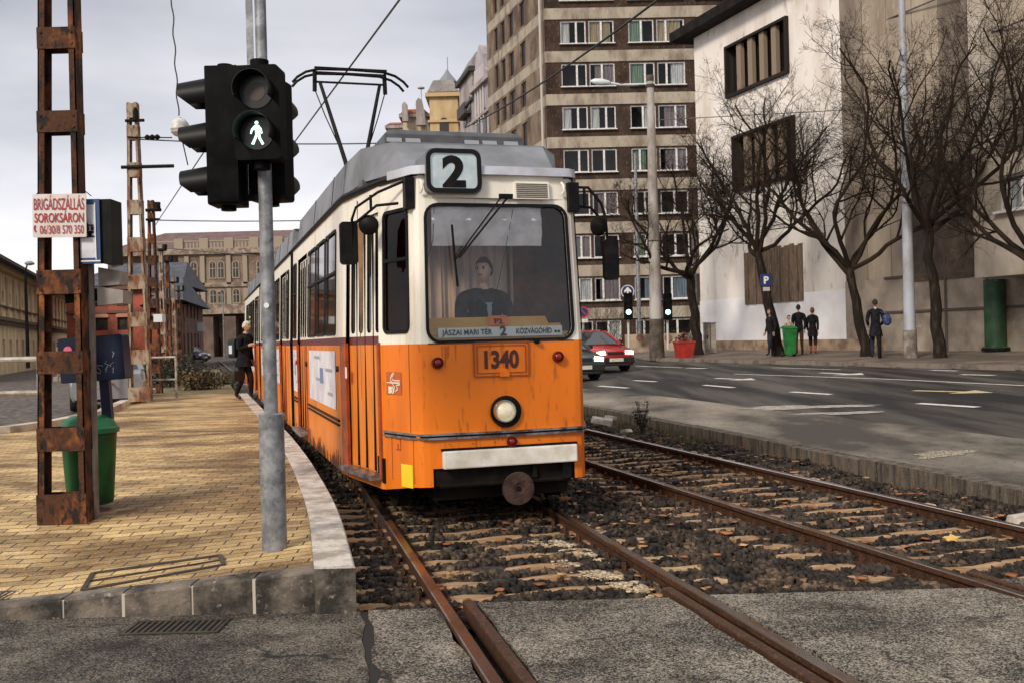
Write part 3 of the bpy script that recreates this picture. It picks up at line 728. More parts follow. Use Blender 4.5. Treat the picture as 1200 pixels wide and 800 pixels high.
outL = [(-.66,0), (-.715,.012), (-.752,.045), (-.775,.10), (-.95,.62), (-.97,.66), (-1.13,1.66), (-1.145,1.80), (-HW,2.0)]
def skirt_z(a): return .30 if a < .02 else (.30 - min(1, a/.5)*.03 if a < .62 else .22)
ZT = 2.97
def wallseg(mb, p, q, z0, z1, mi): mb.add([(p[0],p[1],z0),(q[0],q[1],z0),(q[0],q[1],z1),(p[0],p[1],z1)], [(0,1,2,3)], mi)
M_SHELL = [M_or, M_cream, M_maroon, M_dor, M_orside, M_rub]
def seg_axes(p, q, z):
    d = Vector((q[0]-p[0], q[1]-p[1], 0)); Ls = d.length; return Vector((p[0], p[1], z)), d.normalized(), Ls
# --- front section shell
mb = TB()
# nose: flat front
def fa(u): return -.035*(1-(u/.66)**2)       # slight bow of the front
us = np.linspace(-.66, .66, 9)
for i in range(8):
    u0, u1 = us[i], us[i+1]
    mb.add([(u0,fa(u0),.455),(u1,fa(u1),.455),(u1,fa(u1),1.52),(u0,fa(u0),1.52)], [(0,1,2,3)], 0)
    mb.add([(u0,fa(u0),ZT-.20),(u1,fa(u1),ZT-.20),(u1,fa(u1),ZT),(u0,fa(u0),ZT)], [(0,1,2,3)], 1)
mb.ring((-.66,.66,1.52,ZT-.20), (-.648,.648,1.545,2.70,.10), (0,0,0), (1,0,0), (0,0,1), .05, 1, 5)
for s in (-1, 1):
    P_ = [(s*abs(p[0]), p[1]) for p in outL]
    for i in range(len(P_)-1):
        p, q = P_[i], P_[i+1]
        zb0, zb1 = skirt_z(p[1]), skirt_z(q[1])
        low = 0 if i < 4 else 4
        door = (s == -1 and 0.6 < p[1] < 1.0 and q[1] > 1.0)
        if not door:
            mb.add([(p[0],p[1],zb0),(q[0],q[1],zb1),(q[0],q[1],1.52),(p[0],p[1],1.52)], [(0,1,2,3)], low if not (i in (6,7) and s == -1) else 3)
            if i >= 3:
                wallseg(mb, p, q, 1.52, 1.60, 2) if i > 4 else wallseg(mb, p, q, 1.52, 1.60, 1)
            else: wallseg(mb, p, q, 1.52, 1.60, 1)
            if i == 3:
                o_, ux, Ls = seg_axes(p, q, 0)
                if s == 1: mb.ring((0,Ls,1.6,2.74), (.05,Ls-.04,1.62,2.70,.07), o_, ux, (0,0,1), 0, 1)
                else: mb.ring((0,Ls,1.6,2.74), (.05,Ls-.04,1.60+.02,2.70,.07), o_, ux, (0,0,1), 0, 1)
            else: wallseg(mb, p, q, 1.6, 2.74, 1)
            wallseg(mb, p, q, 2.74, ZT, 1)
        else:
            wallseg(mb, p, q, 2.72, ZT, 1); wallseg(mb, p, q, .22, .33, 4)
# small side returns of the opening under the white bar
for s in (-1, 1):
    mb.add([(s*.66,0,.30),(s*.64,0,.30),(s*.64,0,.455),(s*.66,0,.455)], [(0,1,2,3)], 0)
A1 = 7.55
def side_holes(mb, s, a0, a1, wins, doors, x=HW):
    """straight side from a0 to a1; windows [(a,b)] get rounded openings, doors [(a,b)] stay open"""
    cuts = sorted([(a,b,'w') for a,b in wins] + [(a,b,'d') for a,b in doors]); cur = a0
    def solid(a, b, zlo=1.6, zhi=2.76):
        if b-a > 1e-4: wallseg(mb, (s*x,a), (s*x,b), zlo, zhi, 1)
    edges = []
    for a, b, k in cuts:
        m = .035
        solid(cur, a-m if k == 'w' else a)
        if k == 'w':
            if s < 0: mb.ring((0, b-a+2*m, 1.6, 2.76), (m, b-a+m, 1.635, 2.735, .06), (s*x, b+m, 0), (0,-1,0), (0,0,1), .0, 1)
            else: mb.ring((0, b-a+2*m, 1.6, 2.76), (m, b-a+m, 1.635, 2.735, .06), (s*x, a-m, 0), (0,1,0), (0,0,1), .0, 1)
            cur = b+m
        else:
            cur = b
    solid(cur, a1)
    cur = a0
    for a, b in sorted(doors)+[(a1, a1)]:
        if a-cur > 1e-4:
            wallseg(mb, (s*x,cur), (s*x,a), .22, 1.52, 4); wallseg(mb, (s*x,cur), (s*x,a), 1.52, 1.6, 2)
        if b > a: wallseg(mb, (s*x,a), (s*x,b), .22, .33, 4)
        cur = b
    wallseg(mb, (s*x,a0), (s*x,a1), 2.76, ZT, 1)
W_A = [(2.28,3.22),(3.27,4.21),(4.26,5.20),(6.9,7.4)]; D_A = [(5.42,6.72)]
side_holes(mb, -1, 2.0, A1, W_A, D_A); side_holes(mb, 1, 2.0, A1, [(2.28,3.22),(3.27,4.21),(4.26,5.20),(5.3,6.2),(6.4,7.35)], [])
# inner roof skin and rear bulkhead
def roofskin(mb, a0, a1, front=False):
    us_ = [(-1.13,ZT),(-1.0,ZT+.07),(-.6,ZT+.12),(.6,ZT+.12),(1.0,ZT+.07),(1.13,ZT)]
    mb.add([(u,a0,z) for u,z in us_]+[(u,a1,z) for u,z in us_], [(i,i+1,7+i,6+i) for i in range(5)], 1)
roofskin(mb, 1.6, A1)
cap = [(-.66,0),(-.752,.045),(-.95,.62),(-1.12,1.62),(1.12,1.62),(.95,.62),(.752,.045),(.66,0)]
mb.add([(u,a,ZT) for u,a in cap]+[(u*.8,max(a,.12),ZT+.09) for u,a in cap], [(i,(i+1)%8,8+(i+1)%8,8+i) for i in range(8)]+[tuple(range(8,16))], 1)
mb.add([(-HW,A1,.3),(HW,A1,.3),(HW,A1,ZT),(-HW,A1,ZT)], [(0,1,2,3)], 5)
front_body = mb.build('body', M_SHELL, tram, fix=False)
# --- glass and frames
wf = TB(); wf.frame((-.648,.648,1.545,2.70,.10), .026, (0,-.004,0), (1,0,0), (0,0,1), .014)
fr = wf.build('windscreen_frame', M_rub, tram, smooth=True)
g_ = TB(); g_.flat(rrect(-.648,.648,1.545,2.70,.10,6), (0,.016,0), (1,0,0), (0,0,1)); g_.build('windscreen', M_glass, tram, fix=False)
def tram_window(s, a, b, z0=1.635, z1=2.735, x=HW, rail=True, p=None, q=None, glass=None, m=0, name='window', sill=False):
    f, gl = TB(), TB()
    if p is None:
        o_ = Vector((s*x, b if s < 0 else a, 0)); ux = Vector((0, -1 if s < 0 else 1, 0)); Lw = b-a
    else:
        o_, ux, Lw = seg_axes(p, q, 0); o_ = o_ + ux*a; Lw = b-a
    nrm = ux.cross(Vector((0,0,1)))
    f.frame((.022, Lw-.022, z0+.022, z1-.022, .045), .03, o_+nrm*.004, ux, (0,0,1), .010)
    if rail:
        zr = z0+(z1-z0)*.58; f.box(0,1,0,1,0,1,T=Matrix.Translation(o_-nrm*.012)@Matrix(((ux.x*Lw,nrm.x*.03,0,0),(ux.y*Lw,nrm.y*.03,0,0),(0,0,.028,zr),(0,0,0,1))))
    w_ = f.build(name, M_rub, tram, fix=True)
    gl.flat(rrect(0, Lw, z0, z1, .06), o_-nrm*.008, ux, (0,0,1)); gl.build('pane', glass or M_dglass, w_, fix=False)
    return w_
for a, b in W_A: tram_window(-1, a, b)
for a, b in [(2.28,3.22),(3.27,4.21),(4.26,5.20),(5.3,6.2),(6.4,7.35)]: tram_window(1, a, b)
P3, P4 = (-.775,.10), (-.95,.62); Ls = math.hypot(.175,.52)
M_cabglass = glass_mat('cab_side_glass', (.55,.38,.25), .995, refl=.35)
tram_window(-1, .05, Ls-.04, 1.62, 2.70, p=P4, q=P3, glass=M_cabglass, name='cab_window')
tram_window(1, .04, Ls-.05, 1.62, 2.70, p=(.775,.10), q=(.95,.62), glass=M_cabglass, name='cab_window')
# --- folding doors
def door(p, q, leaves, ztop=2.72, wtop=2.62, label=None):
    o_, ux, Lw = seg_axes(p, q, 0); nrm = ux.cross(Vector((0,0,1)))
    if nrm.x > 0: o_, ux = Vector((q[0],q[1],0)), -ux; nrm = -nrm
    d_ = TB(); gp = TB(); inset = -.035
    lw = Lw/leaves
    for k in range(leaves):
        a, b = k*lw+.012, (k+1)*lw-.012; oo = o_+nrm*inset
        P = lambda x, z, e=0: oo+ux*x+nrm*e+Vector((0,0,z))
        d_.add([P(a,.34),P(b,.34),P(b,1.52),P(a,1.52)], [(0,1,2,3)], 0)
        d_.add([P(a,1.52),P(b,1.52),P(b,1.60),P(a,1.60)], [(0,1,2,3)], 2)
        d_.ring((a,b,1.60,ztop), (a+.045,b-.045,1.63,wtop,.05), oo, ux, (0,0,1), .015, 1, 3)
        gp.flat(rrect(a+.045,b-.045,1.63,wtop,.05), oo-nrm*.014, ux, (0,0,1))
        d_.beam(P(a-.012,.36,.008), P(a-.012,ztop-.02,.008), .02, .02, nrm, 3)
        if k % 2 == 0: d_.beam(P(b+.012,.36,.004), P(b+.012,ztop-.02,.004), .012, .012, nrm, 4)
    P0, P1 = o_+nrm*.05, o_+ux*Lw+nrm*.05
    dd = d_.build('door', [M_orside, M_cream, M_maroon, M_rub, M_white], tram, fix=False)
    gp.build('pane', M_dglass, dd, fix=False)
    st_ = TB(); st_.beam(P0+Vector((0,0,.325)), P1+Vector((0,0,.325)), .12, .045, (0,0,1)); st_.build('door_step', M_alu, dd)
    for x in (0, Lw):
        jb = TB(); jb.beam(o_+ux*x+nrm*.0+Vector((0,0,.3)), o_+ux*x+Vector((0,0,1.54)), .05, .03, nrm); jb.build('door_post', M_dor, dd)
    return dd
fd = door((-.97,.66), (-1.13,1.66), 4)
# little square notice on the door
nb = TB(); nb.box(-1.155,-1.148,1.50,1.58,1.20,1.31, T=None); nb.build('notice', mat('notice_white',(.8,.78,.74),.6), fd)
door((-HW,5.42), (-HW,6.72), 4)
# posters along the side
def poster(s, a, b, z0=.84, z1=1.46):
    m = TB(); x = s*(HW+.006); m.add([(x,a,z0),(x,b,z0),(x,b,z1),(x,a,z1)], [(0,1,2,3)], 0)
    xx = s*(HW+.009); w_ = b-a; rr = random.Random(int(a*100))
    for k in range(4):
        z = z1-.10-.13*k; l = rr.uniform(.15,.3)*w_; c0 = a+w_*(.1 if k%2 else .55)
        m.add([(xx,c0,z),(xx,c0+l,z),(xx,c0+l,z+.035),(xx,c0,z+.035)], [(0,1,2,3)], 1)
    m.add([(xx,a+w_*.42,z0+.24),(xx,a+w_*.54,z0+.24),(xx,a+w_*.54,z0+.42),(xx,a+w_*.42,z0+.42)], [(0,1,2,3)], 2)
    m.build('advert_panel', [mat('poster_white', (.78,.75,.78), .5, col2=(.55,.53,.6), nscale=3), mat('poster_grey', (.35,.34,.40), .6), mat('poster_blue', (.16,.24,.42), .6)], tram, fix=True)
poster(-1, 2.35, 5.05)
poster(-1, 6.85, 7.45)
# side trim lines under the poster
tl = TB()
for a, b in ((2.1,5.3),(6.8,7.5)):
    tl.box(-HW-.022, -HW, a, b, .735, .755); tl.box(-HW-.022, -HW, a, b, .69, .705)
tl.build_each('side_trim', M_blk, tram)
# door buttons
for a in (5.36, 2.12, 6.80):
    k = TB(); k.cyl((-HW-.03, a, 1.28), (1,0,0), .032, .03, 12); k.build('door_button', mat('button_black' if a != 6.80 else 'button_red', (.02,.02,.02) if a != 6.80 else (.4,.02,.01), .4), tram)
# --- rear sections
def section(a0, a1, wins, doors, last=False):
    mb = TB()
    for s in (-1, 1): side_holes(mb, s, a0, a1, wins if s < 0 else [(a0+.2+i*1.05, a0+1.13+i*1.05) for i in range(int((a1-a0-.2)/1.05))], doors if s < 0 else [])
    roofskin(mb, a0, a1)
    for a in (a0, a1): mb.add([(-HW,a,.3),(HW,a,.3),(HW,a,ZT),(-HW,a,ZT)], [(0,1,2,3)], 5)
    mb.build('rear_body', M_SHELL, tram, fix=False)
    for a, b in wins: tram_window(-1, a, b)
    for i in range(int((a1-a0-.2)/1.05)): tram_window(1, a0+.2+i*1.05, a0+1.13+i*1.05)
    for a, b in doors: door((-HW,a), (-HW,b), 4)
section(8.05, 16.6, [(8.25,8.75),(10.35,11.28),(11.34,12.27),(12.33,13.26),(15.1,16.0)], [(8.95,10.2),(13.5,14.8)])
for a, b in ((10.4,13.2),(15.1,16.1)): poster(-1, a, b)
section(17.1, 25.6, [(17.3,17.8),(19.45,20.4),(20.45,21.4),(21.45,22.4),(22.45,23.2)], [(18.0,19.3),(23.4,24.6)])
poster(-1, 19.5, 22.8)
bl = TB()
for a0, a1 in ((A1,8.05),(16.6,17.1)):
    n = 6
    for i in range(n):
        t0, t1 = a0+(a1-a0)*i/n, a0+(a1-a0)*(i+1)/n; tm = (t0+t1)/2
        for (x0,x1) in ((t0,tm),(tm,t1)):
            u0, u1 = (1.06, .99) if x0 == t0 else (.99, 1.06)
            bl.add([(-u0,x0,.4),(-u1,x1,.4),(-u1,x1,2.93),(-u0,x0,2.93)], [(0,1,2,3)]); bl.add([(u0,x0,.4),(u1,x1,.4),(u1,x1,2.93),(u0,x0,2.93)], [(0,1,2,3)])
            bl.add([(-u0,x0,2.93),(u0,x0,2.93),(u1,x1,2.93),(-u1,x1,2.93)], [(0,1,2,3)])
    bb = bl.build('bellows', M_blk, tram); bl = TB()
# --- gutter / rain strip
gt = TB()
edge = [(-.66,-.0),(-.752,.03),(-.95,.60),(-1.15,1.66),(-1.165,2.0),(-1.165,A1)]
gt.tube([(u,a,ZT+.015) for u,a in edge[:1]+edge], [.02,.02,.026,.036,.036,.03,.024], 8); gt.tube([(-u,a,ZT+.01) for u,a in edge], .022, 6)
for a0,a1 in ((8.05,16.6),(17.1,25.6)):
    for s in (-1,1): gt.tube([(s*1.165,a0,ZT+.01),(s*1.165,a1,ZT+.01)], .022, 6)
gt.build_each('rain_gutter', M_blk, tram, smooth=True)
# white-grey lip over the windscreen
lp = TB(); ls = [(-.93,.42),(-.78,.02),(-.70,-.035),(0,-.07),(.70,-.035),(.78,.02),(.93,.42)]
lp.add([(u,a-.03,ZT-.0) for u,a in ls]+[(u*1.0,a-.02,ZT+.075) for u,a in ls]+[(u*.9,a+.22,ZT+.11) for u,a in ls], [(i,i+1,8+i,7+i) for i in range(6)]+[(7+i,8+i,15+i,14+i) for i in range(6)]+[(i+1,i,i-0+0,i+1) for i in []])
lp.add([(u,a-.03,ZT) for u,a in ls]+[(u*.9,a+.22,ZT) for u,a in ls], [(i+1,i,7+i,8+i) for i in range(6)])
lp.build('roof_lip', mat('roof_lip_paint', (.50,.53,.60), .5, col2=(.4,.4,.42), nscale=4), tram, smooth=True)
# --- sloping roof shrouds
def shroud(a0, a1, front=False):
    m = TB(); zb, zt = ZT+.13, ZT+.42
    n_ = 3 if not front else 4
    if front:
        bot = [(-1.10,2.1),(-1.02,1.2),(-.74,.34),(.70,.34),(1.02,1.2),(1.10,2.1)]
        top = [(-1.07,2.1),(-1.04,1.3),(-.78,.85),(.76,.85),(1.04,1.3),(1.07,2.1)]
        zb2 = [zb]*6; 
        m.add([(u,a,ZT+.10) for u,a in bot]+[(u,a,zt) for u,a in top], [(i,i+1,7+i,6+i) for i in range(5)])
        m.add([(u,a,zt) for u,a in top], [tuple(range(6))]); aa = 2.1
    else: aa = a0
    for s in (-1, 1):
        m.add([(s*1.10,aa,ZT+.10),(s*1.10,a1,ZT+.10),(s*1.07,a1-.05,zt),(s*1.07,aa+.05 if not front else 2.1,zt)], [(0,1,2,3)])
    m.add([(-1.07,aa,zt),(1.07,aa,zt),(1.07,a1-.05,zt),(-1.07,a1-.05,zt)], [(0,1,2,3)])
    if not front: m.add([(-1.1,aa,ZT+.1),(1.1,aa,ZT+.1),(1.07,aa+.05,zt),(-1.07,aa+.05,zt)], [(0,1,2,3)])
    m.add([(-1.1,a1,ZT+.1),(1.1,a1,ZT+.1),(1.07,a1-.05,zt),(-1.07,a1-.05,zt)], [(0,1,2,3)])
    o = m.build('roof_shroud', M_roof, tram)
    o.modifiers.new('solid', 'SOLIDIFY').thickness = .012
    # seam strips
    sm = TB()
    for k in range(int((a1-aa)/1.9)):
        a = aa+.9+k*1.9
        for s in (-1,1): sm.beam((s*1.106,a,ZT+.11),(s*1.076,a,zt+.004),.03,.012,(0,1,0))
    sm.build_each('shroud_seam', M_roofd, o); return o
shroud(.3, 7.2, True); shroud(8.2, 12.2); shroud(12.5, 16.3); shroud(17.3, 25.0)
# dark base under the shroud and raised equipment cases with louvres
db = TB()
for a0, a1 in ((1.2,7.4),(8.1,16.5),(17.2,25.4)): db.box(-1.04,1.04,a0,a1,ZT+.02,ZT+.12)
db.build('roof_base', M_roofd, tram)
def case(a0, a1, hw=.76, z0=ZT+.42, z1=ZT+.68):
    m = TB(); m.box(-hw,hw,a0,a1,z0,z1-.05); m.add([(-hw,a0,z1-.05),(hw,a0,z1-.05),(hw-.05,a0+.05,z1),(-hw+.05,a0+.05,z1),(-hw,a1,z1-.05),(hw,a1,z1-.05),(hw-.05,a1-.05,z1),(-hw+.05,a1-.05,z1)], [(0,1,2,3),(1,5,6,2),(5,4,7,6),(4,0,3,7),(3,2,6,7)])
    o = m.build('roof_case', mat('roof_case', (.085,.088,.095), .5, col2=(.05,.05,.055), nscale=4), tram)
    lv = TB()
    for u in (-.66,-.46,.18,.38,.62):
        for k in range(2):
            z = z0+.05+k*.075
            lv.add([(u-.08,a0-.002,z),(u+.08,a0-.002,z),(u+.08,a0-.03,z+.0),(u-.08,a0-.03,z),(u-.08,a0-.002,z+.045),(u+.08,a0-.002,z+.045)], [(0,1,2,3),(3,2,5,4),(0,3,4),(1,5,2)])
    lv.build_each('louvre', mat('louvre_metal', (.30,.31,.33), .4, metal=.5), o); return o
case(1.5, 3.9); case(9.5, 12.0); case(19.0, 22)
# --- pantograph
pg = empty('pantograph', (0,0,0)); pg.parent = tram
PA = 8.65
def pm(name, f, parent=pg, m=M_blk, **k):
    b_ = MB(); f(b_); return b_.build(name, m, parent, smooth=True, **k)
zh = 6.02
hd = [(-.96,zh-.20),(-.88,zh-.11),(-.74,zh-.02),(-.54,zh+.035),(0,zh+.05),(.54,zh+.035),(.74,zh-.02),(.88,zh-.11),(.96,zh-.20)]
pm('collector_bar', lambda b_: (b_.tube([(u,PA-.14,z) for u,z in hd], .024, 6), b_.beam((-.6,PA-.14,zh+.06),(.6,PA-.14,zh+.06),.04,.03)))
pm('collector_bar', lambda b_: (b_.tube([(u*.98,PA+.16,z) for u,z in hd], .024, 6), b_.beam((-.6,PA+.16,zh+.06),(.6,PA+.16,zh+.06),.04,.03)))
pm('head_frame', lambda b_: (b_.tube([(-.62,PA,zh-.14),(.62,PA,zh-.14)], .018, 6), [b_.tube([(s*.58,PA-.14,zh+.03),(s*.58,PA+.16,zh+.03)], .016, 6) for s in (-1,1)], [b_.tube([(s*.58,PA,zh+.03),(s*.59,PA,zh-.30)], .036, 6) for s in (-1,1)]))
for s in (-1, 1):
    pm('upper_arm', lambda b_: (b_.tube([(s*.50,PA,zh-.14),(s*.16,PA-.35,4.5),(s*.10,PA-.45,4.1)], [.028,.036,.040], 6), b_.tube([(s*.59,PA,zh-.26),(s*.44,PA-.1,5.3),(s*.2,PA-.3,4.65)], .010, 5)))
    pm('lower_arm', lambda b_: b_.tube([(s*.10,PA-.45,4.1),(s*.30,PA+.9,3.5)], [.034,.04], 6))
pm('knee_tube', lambda b_: b_.tube([(-.26,PA-.45,4.1),(.26,PA-.45,4.1)], .024, 6))
pm('base_frame', lambda b_: (b_.box(-.55,.55,PA-.6,PA-.52,3.40,3.46), b_.box(-.55,.55,PA+.95,PA+1.03,3.40,3.46), b_.box(-.5,-.44,PA-.6,PA+1.0,3.40,3.46), b_.box(.44,.5,PA-.6,PA+1.0,3.40,3.46)))
# --- line number box on the roof edge
c0 = Vector((-.41, -.055, 0)); zc0, zc1 = 2.80, 3.185; bw = .255
def nbx(r, y0, y1, m, name, par, fixm=True):
    b_ = MB(fn=shell); b_.prism(rrect(c0.x-r, c0.x+r, zc0+(.255-r), zc1-(.255-r), .055, 5), (0,y1,0), (1,0,0), (0,0,1), y1-y0)
    return b_.build(name, m, par, smooth=True)
num = nbx(.255, -.10, .38, mat('number_box_grey', (.16,.165,.175), .5), 'number_box', tram)
b_ = MB(fn=shell); b_.frame((c0.x-.215,c0.x+.215,zc0+.04,zc1-.04,.05), .038, (0,-.101,0), (1,0,0), (0,0,1), .022); b_.build('box_frame', M_rub, num, smooth=True)
b_ = MB(fn=shell); b_.flat(rrect(c0.x-.217,c0.x+.217,zc0+.038,zc1-.038,.05), (0,-.104,0), (1,0,0), (0,0,1)); b_.build('number_glass', mat('number_glass', (.40,.46,.47), .3, col2=(.27,.32,.33), nscale=6, em=(.55,.66,.68), emk=.12), num, fix=False)
b_ = MB(fn=shell); put_text(b_, '2', (c0.x+.0, -.108, zc0+.062), (1,0,0), (0,0,1), .36, 1.15, .016); b_.build('line_number', M_blk, num, fix=False)
# --- vent grille
b_ = MB(fn=shell); b_.box(.165,.495,-.058,-.03,2.765,2.92); gr = b_.build('vent_grille', M_cream, tram)
b_ = MB(fn=shell)
for k in range(8): b_.box(.18,.48,-.066,-.056,2.778+k*.0165,2.778+k*.0165+.007)
b_.build('grille_slots', mat('slot_dark', (.10,.08,.06), .7), gr)
# corner loops beside the number box
for u in (-.705,.63):
    b_ = MB(fn=shell); b_.tube([(u,-.03,2.92),(u+.01,-.06,2.89),(u+.01,-.065,2.84),(u,-.03,2.81)], .012, 6); b_.build('hook', M_cream, tram, smooth=True)
# --- number panel 1340
b_ = TB(); b_.frame((-.262,.222,1.232,1.512,.004), .010, (0,-.034,0), (1,0,0), (0,0,1), .012); b_.frame((-.235,.195,1.258,1.486,.003), .005, (0,-.034,0), (1,0,0), (0,0,1), .008)
npn = b_.build('number_panel', mat('panel_edge', (.30,.07,.01), .5), tram)
b_ = TB(); put_text(b_, '1340', (-.02, -.036, 1.30), (1,0,0), (0,0,1), .205, .86, .008, off=.004, width=.31); b_.build('fleet_number', mat('number_maroon', (.06,.012,.01), .5), npn, fix=False)
b_ = TB(); b_.box(-.045,.035,-.075,-.035,1.222,1.268); b_.build('panel_latch', M_or, npn)
# --- lamps
def lamp(u, z, r, name, ringm, lensm, dpt=.05):
    y = fa(u) if abs(u) < .66 else 0.0
    m = TB(); m.lathe([(r*1.18,0),(r*1.22,dpt*.6),(r*1.08,dpt),(r*.98,dpt),(r*.96,dpt*.6)], 28, (u,y,z), (0,-1,0)); o = m.build(name, ringm, tram, smooth=True)
    m = TB(); m.lathe([(r*.98,dpt*.5),(r*.9,dpt*.75),(r*.6,dpt*1.0),(r*.25,dpt*1.12),(.002,dpt*1.15)], 24, (u,y,z), (0,-1,0)); m.build('lens', lensm, o, smooth=True)
    return o
M_redl = mat('red_lens', (.28,.008,.006), .25, col2=(.12,.004,.004), nscale=40)
lamp(-.585, 1.355, .042, 'marker_lamp', mat('red_lamp_rim', (.10,.01,.008), .5), M_redl, .045)
lamp(.50, 1.375, .042, 'marker_lamp', MATS['red_lamp_rim'], M_redl, .045)
lamp(.05, .655, .038, 'marker_lamp', MATS['red_lamp_rim'], M_redl, .04)
hl = lamp(-.015, .925, .088, 'headlight', M_chrome, mat('headlight_lens', (.85,.80,.62), .12, col2=(.55,.42,.2), nscale=9, em=(1,.85,.5), emk=.08), .07)
m = TB(); m.lathe([(.135,0),(.138,.03),(.12,.032)], 28, (0,-.036,.92), (0,-1,0)); m.build('headlight_seat', M_blk, tram, smooth=True)
m = TB(); m.cyl((.30,-.075,1.515),(0,1,0),.022,.05,12); m.build('washer_knob', M_blk, tram)
# --- bumper trim
m = TB(); path = [(-.95,.60),(-.79,.12),(-.72,.0),(-.66,-.02)]+[(u,fa(u)-.018) for u in np.linspace(-.6,.6,7)]+[(.66,-.02),(.72,.0),(.79,.12),(.95,.60)]
for z0, z1, e_, mi_ in ((.705,.722,.014,0),(.722,.738,.0,1),(.738,.755,.014,0)):
    pts0 = [(u*(1+e_), a-e_) for u,a in path]
    m.add([(u,a,z0) for u,a in pts0]+[(u,a,z1) for u,a in pts0]+[(u*.97,a+.05,z0) for u,a in path]+[(u*.97,a+.05,z1) for u,a in path],
          [(i,i+1,len(path)+i+1,len(path)+i) for i in range(len(path)-1)]+[(i,i+1,2*len(path)+i+1,2*len(path)+i) for i in range(len(path)-1)]+[(len(path)+i,len(path)+i+1,3*len(path)+i+1,3*len(path)+i) for i in range(len(path)-1)], mi_)
m.build('bumper_trim', [M_alu, M_blk], tram)
# --- white bar over the coupling pocket
m = TB(); m.box(-.565,.645,-.075,-.01,.452,.605); wb = m.build('bumper_bar', M_white, tram, bevel=.012)
m = TB(); m.box(-.575,.655,-.045,-.02,.605,.625); m.build('bar_edge', M_blk, wb)
# pocket, underframe
m = TB(); m.box(-.64,.66,.02,.5,.30,.46); m.box(-.60,.62,.15,1.4,.16,.31); m.tube([(-.58,.02,.30),(.60,.02,.30)], .022, 8); m.build('front_pocket', M_under, tram)
m = TB(); m.box(.52,.60,-.02,.02,.305,.45); m.box(.24,.28,-.02,.02,.33,.45); m.build_each('pocket_bracket', M_blk, tram)
m = TB(); m.lathe([(.135,0),(.142,.012),(.138,.03),(.05,.034),(.045,.028),(.018,.024),(.002,.024)], 30, (.045,-.20,.272), (0,-1,0)); cp = m.build('coupler', mat('coupler_rust', (.085,.048,.035), .6, metal=.5, col2=(.04,.022,.018), nscale=12, bump=.4), tram, smooth=True)
m = TB(); m.cyl((.045,-.20,.272),(0,1,0),.045,.5,12); m.build('drawbar', M_under, cp)
m = TB(); m.cyl((.045,-.236,.272),(0,1,0),.022,.01,10); m.build('coupler_pin', M_blk, cp)
# yellow patch, flap and emblem on the front corner
def side_pt(t, z, e=.004):      # t metres back along the corner panel
    p, q = Vector((-.775,.10,0)), Vector((-.95,.62,0)); d = (q-p).normalized(); n_ = Vector((d.y,-d.x,0)); n_ = n_ if n_.x < 0 else -n_
    return p + d*t + n_*e + Vector((0,0,z)), -d, n_
o_, ux, nr = side_pt(.15, 0, .005)
m = TB(); o2, ux, nr = side_pt(.24, .28); m.add([o2+ux*0+Vector((0,0,0)), o2+ux*.2, o2+ux*.2+Vector((0,0,.20)), o2+Vector((0,0,.20))], [(0,1,2,3)]); m.build('yellow_patch', mat('yellow_sticker', (.85,.62,.02), .5), tram, fix=False)
o2, ux, nr = side_pt(.47, 1.08, .005)
m = TB(); m.add([o2, o2+ux*.27, o2+ux*.27+Vector((0,0,.20)), o2+Vector((0,0,.20))], [(0,1,2,3)]); em_ = m.build('emblem', mat('emblem_ground', (.50,.10,.02), .5), tram, fix=False)
m = TB(); q = o2+nr*.004; Z = Vector((0,0,1))
def ln(pts, w_): 
    for i in range(len(pts)-1):
        a, b = q+ux*pts[i][0]+Z*pts[i][1], q+ux*pts[i+1][0]+Z*pts[i+1][1]; d = (b-a).normalized(); s_ = nr.cross(d)*w_/2; e_ = d*w_*.35
        m.add([a-s_-e_, b-s_+e_, b+s_+e_, a+s_-e_], [(0,1,2,3)])
ln([(.13,.19),(.085,.15),(.085,.12),(.12,.105),(.25,.105)], .012); ln([(.155,.19),(.11,.15),(.115,.135),(.15,.125),(.25,.125)], .010)
ln([(.02,.105),(.10,.105),(.13,.09),(.15,.07)], .010); ln([(.25,.09),(.19,.085),(.21,.05),(.17,.03)], .011)
put_text(m, 'BKV', q+ux*.105+Z*.015, ux, Z, .075, .8, .006, off=.001); m.build('emblem_lines', mat('emblem_cream', (.80,.70,.55), .5), em_, fix=False)
o2, ux, nr = side_pt(.32, .60, .006)
m = TB(); m.add([o2+Z*0, o2+ux*.08, o2+ux*.08+Z*.09, o2+Z*.09], [(0,1,2,3)]); m.build('fuel_flap', M_or, tram, fix=False)
m = TB(); m.beam(o2-nr*0, o2+ux*.08, .006,.006); m.beam(o2+ux*.04+Z*.0, o2+ux*.04+Z*.05,.012,.012); m.beam(o2+Z*.09, o2+ux*.08+Z*.09,.006,.006); m.build('flap_edge', mat('panel_edge',(0,0,0)), tram)
# panel seams of the corner
m = TB()
for t in (.02, .40): a, _, n_ = side_pt(t, .32, .002); m.beam(a, a+Z*.38, .006, .004, n_); 
for t in (.06,): a, _, n_ = side_pt(t, .76, .002); m.beam(a, a+Z*.76, .006, .004, n_)
m.build_each('panel_seam', mat('panel_edge',(0,0,0)), tram)
m = TB(); pth = [(u, fa(u)-.003) for u in np.linspace(-.66,.66,9)]
for i in range(8): m.add([(pth[i][0],pth[i][1],1.512),(pth[i+1][0],pth[i+1][1],1.512),(pth[i+1][0],pth[i+1][1],1.522),(pth[i][0],pth[i][1],1.522)], [(0,1,2,3)])
m.build('belt_seam', mat('belt_line', (.10,.03,.01), .6), tram, fix=False)
def rivets(pts, nrm):
    m = MB(fn=shell)
    for p in pts: m.cyl(p, nrm, .007, .004, 6)
    m.build('rivets', MATS['panel_edge'], tram)
rivets([(u, -.036, .66) for u in (-.5,-.3,-.1,.1,.3,.5)], (0,-1,0))
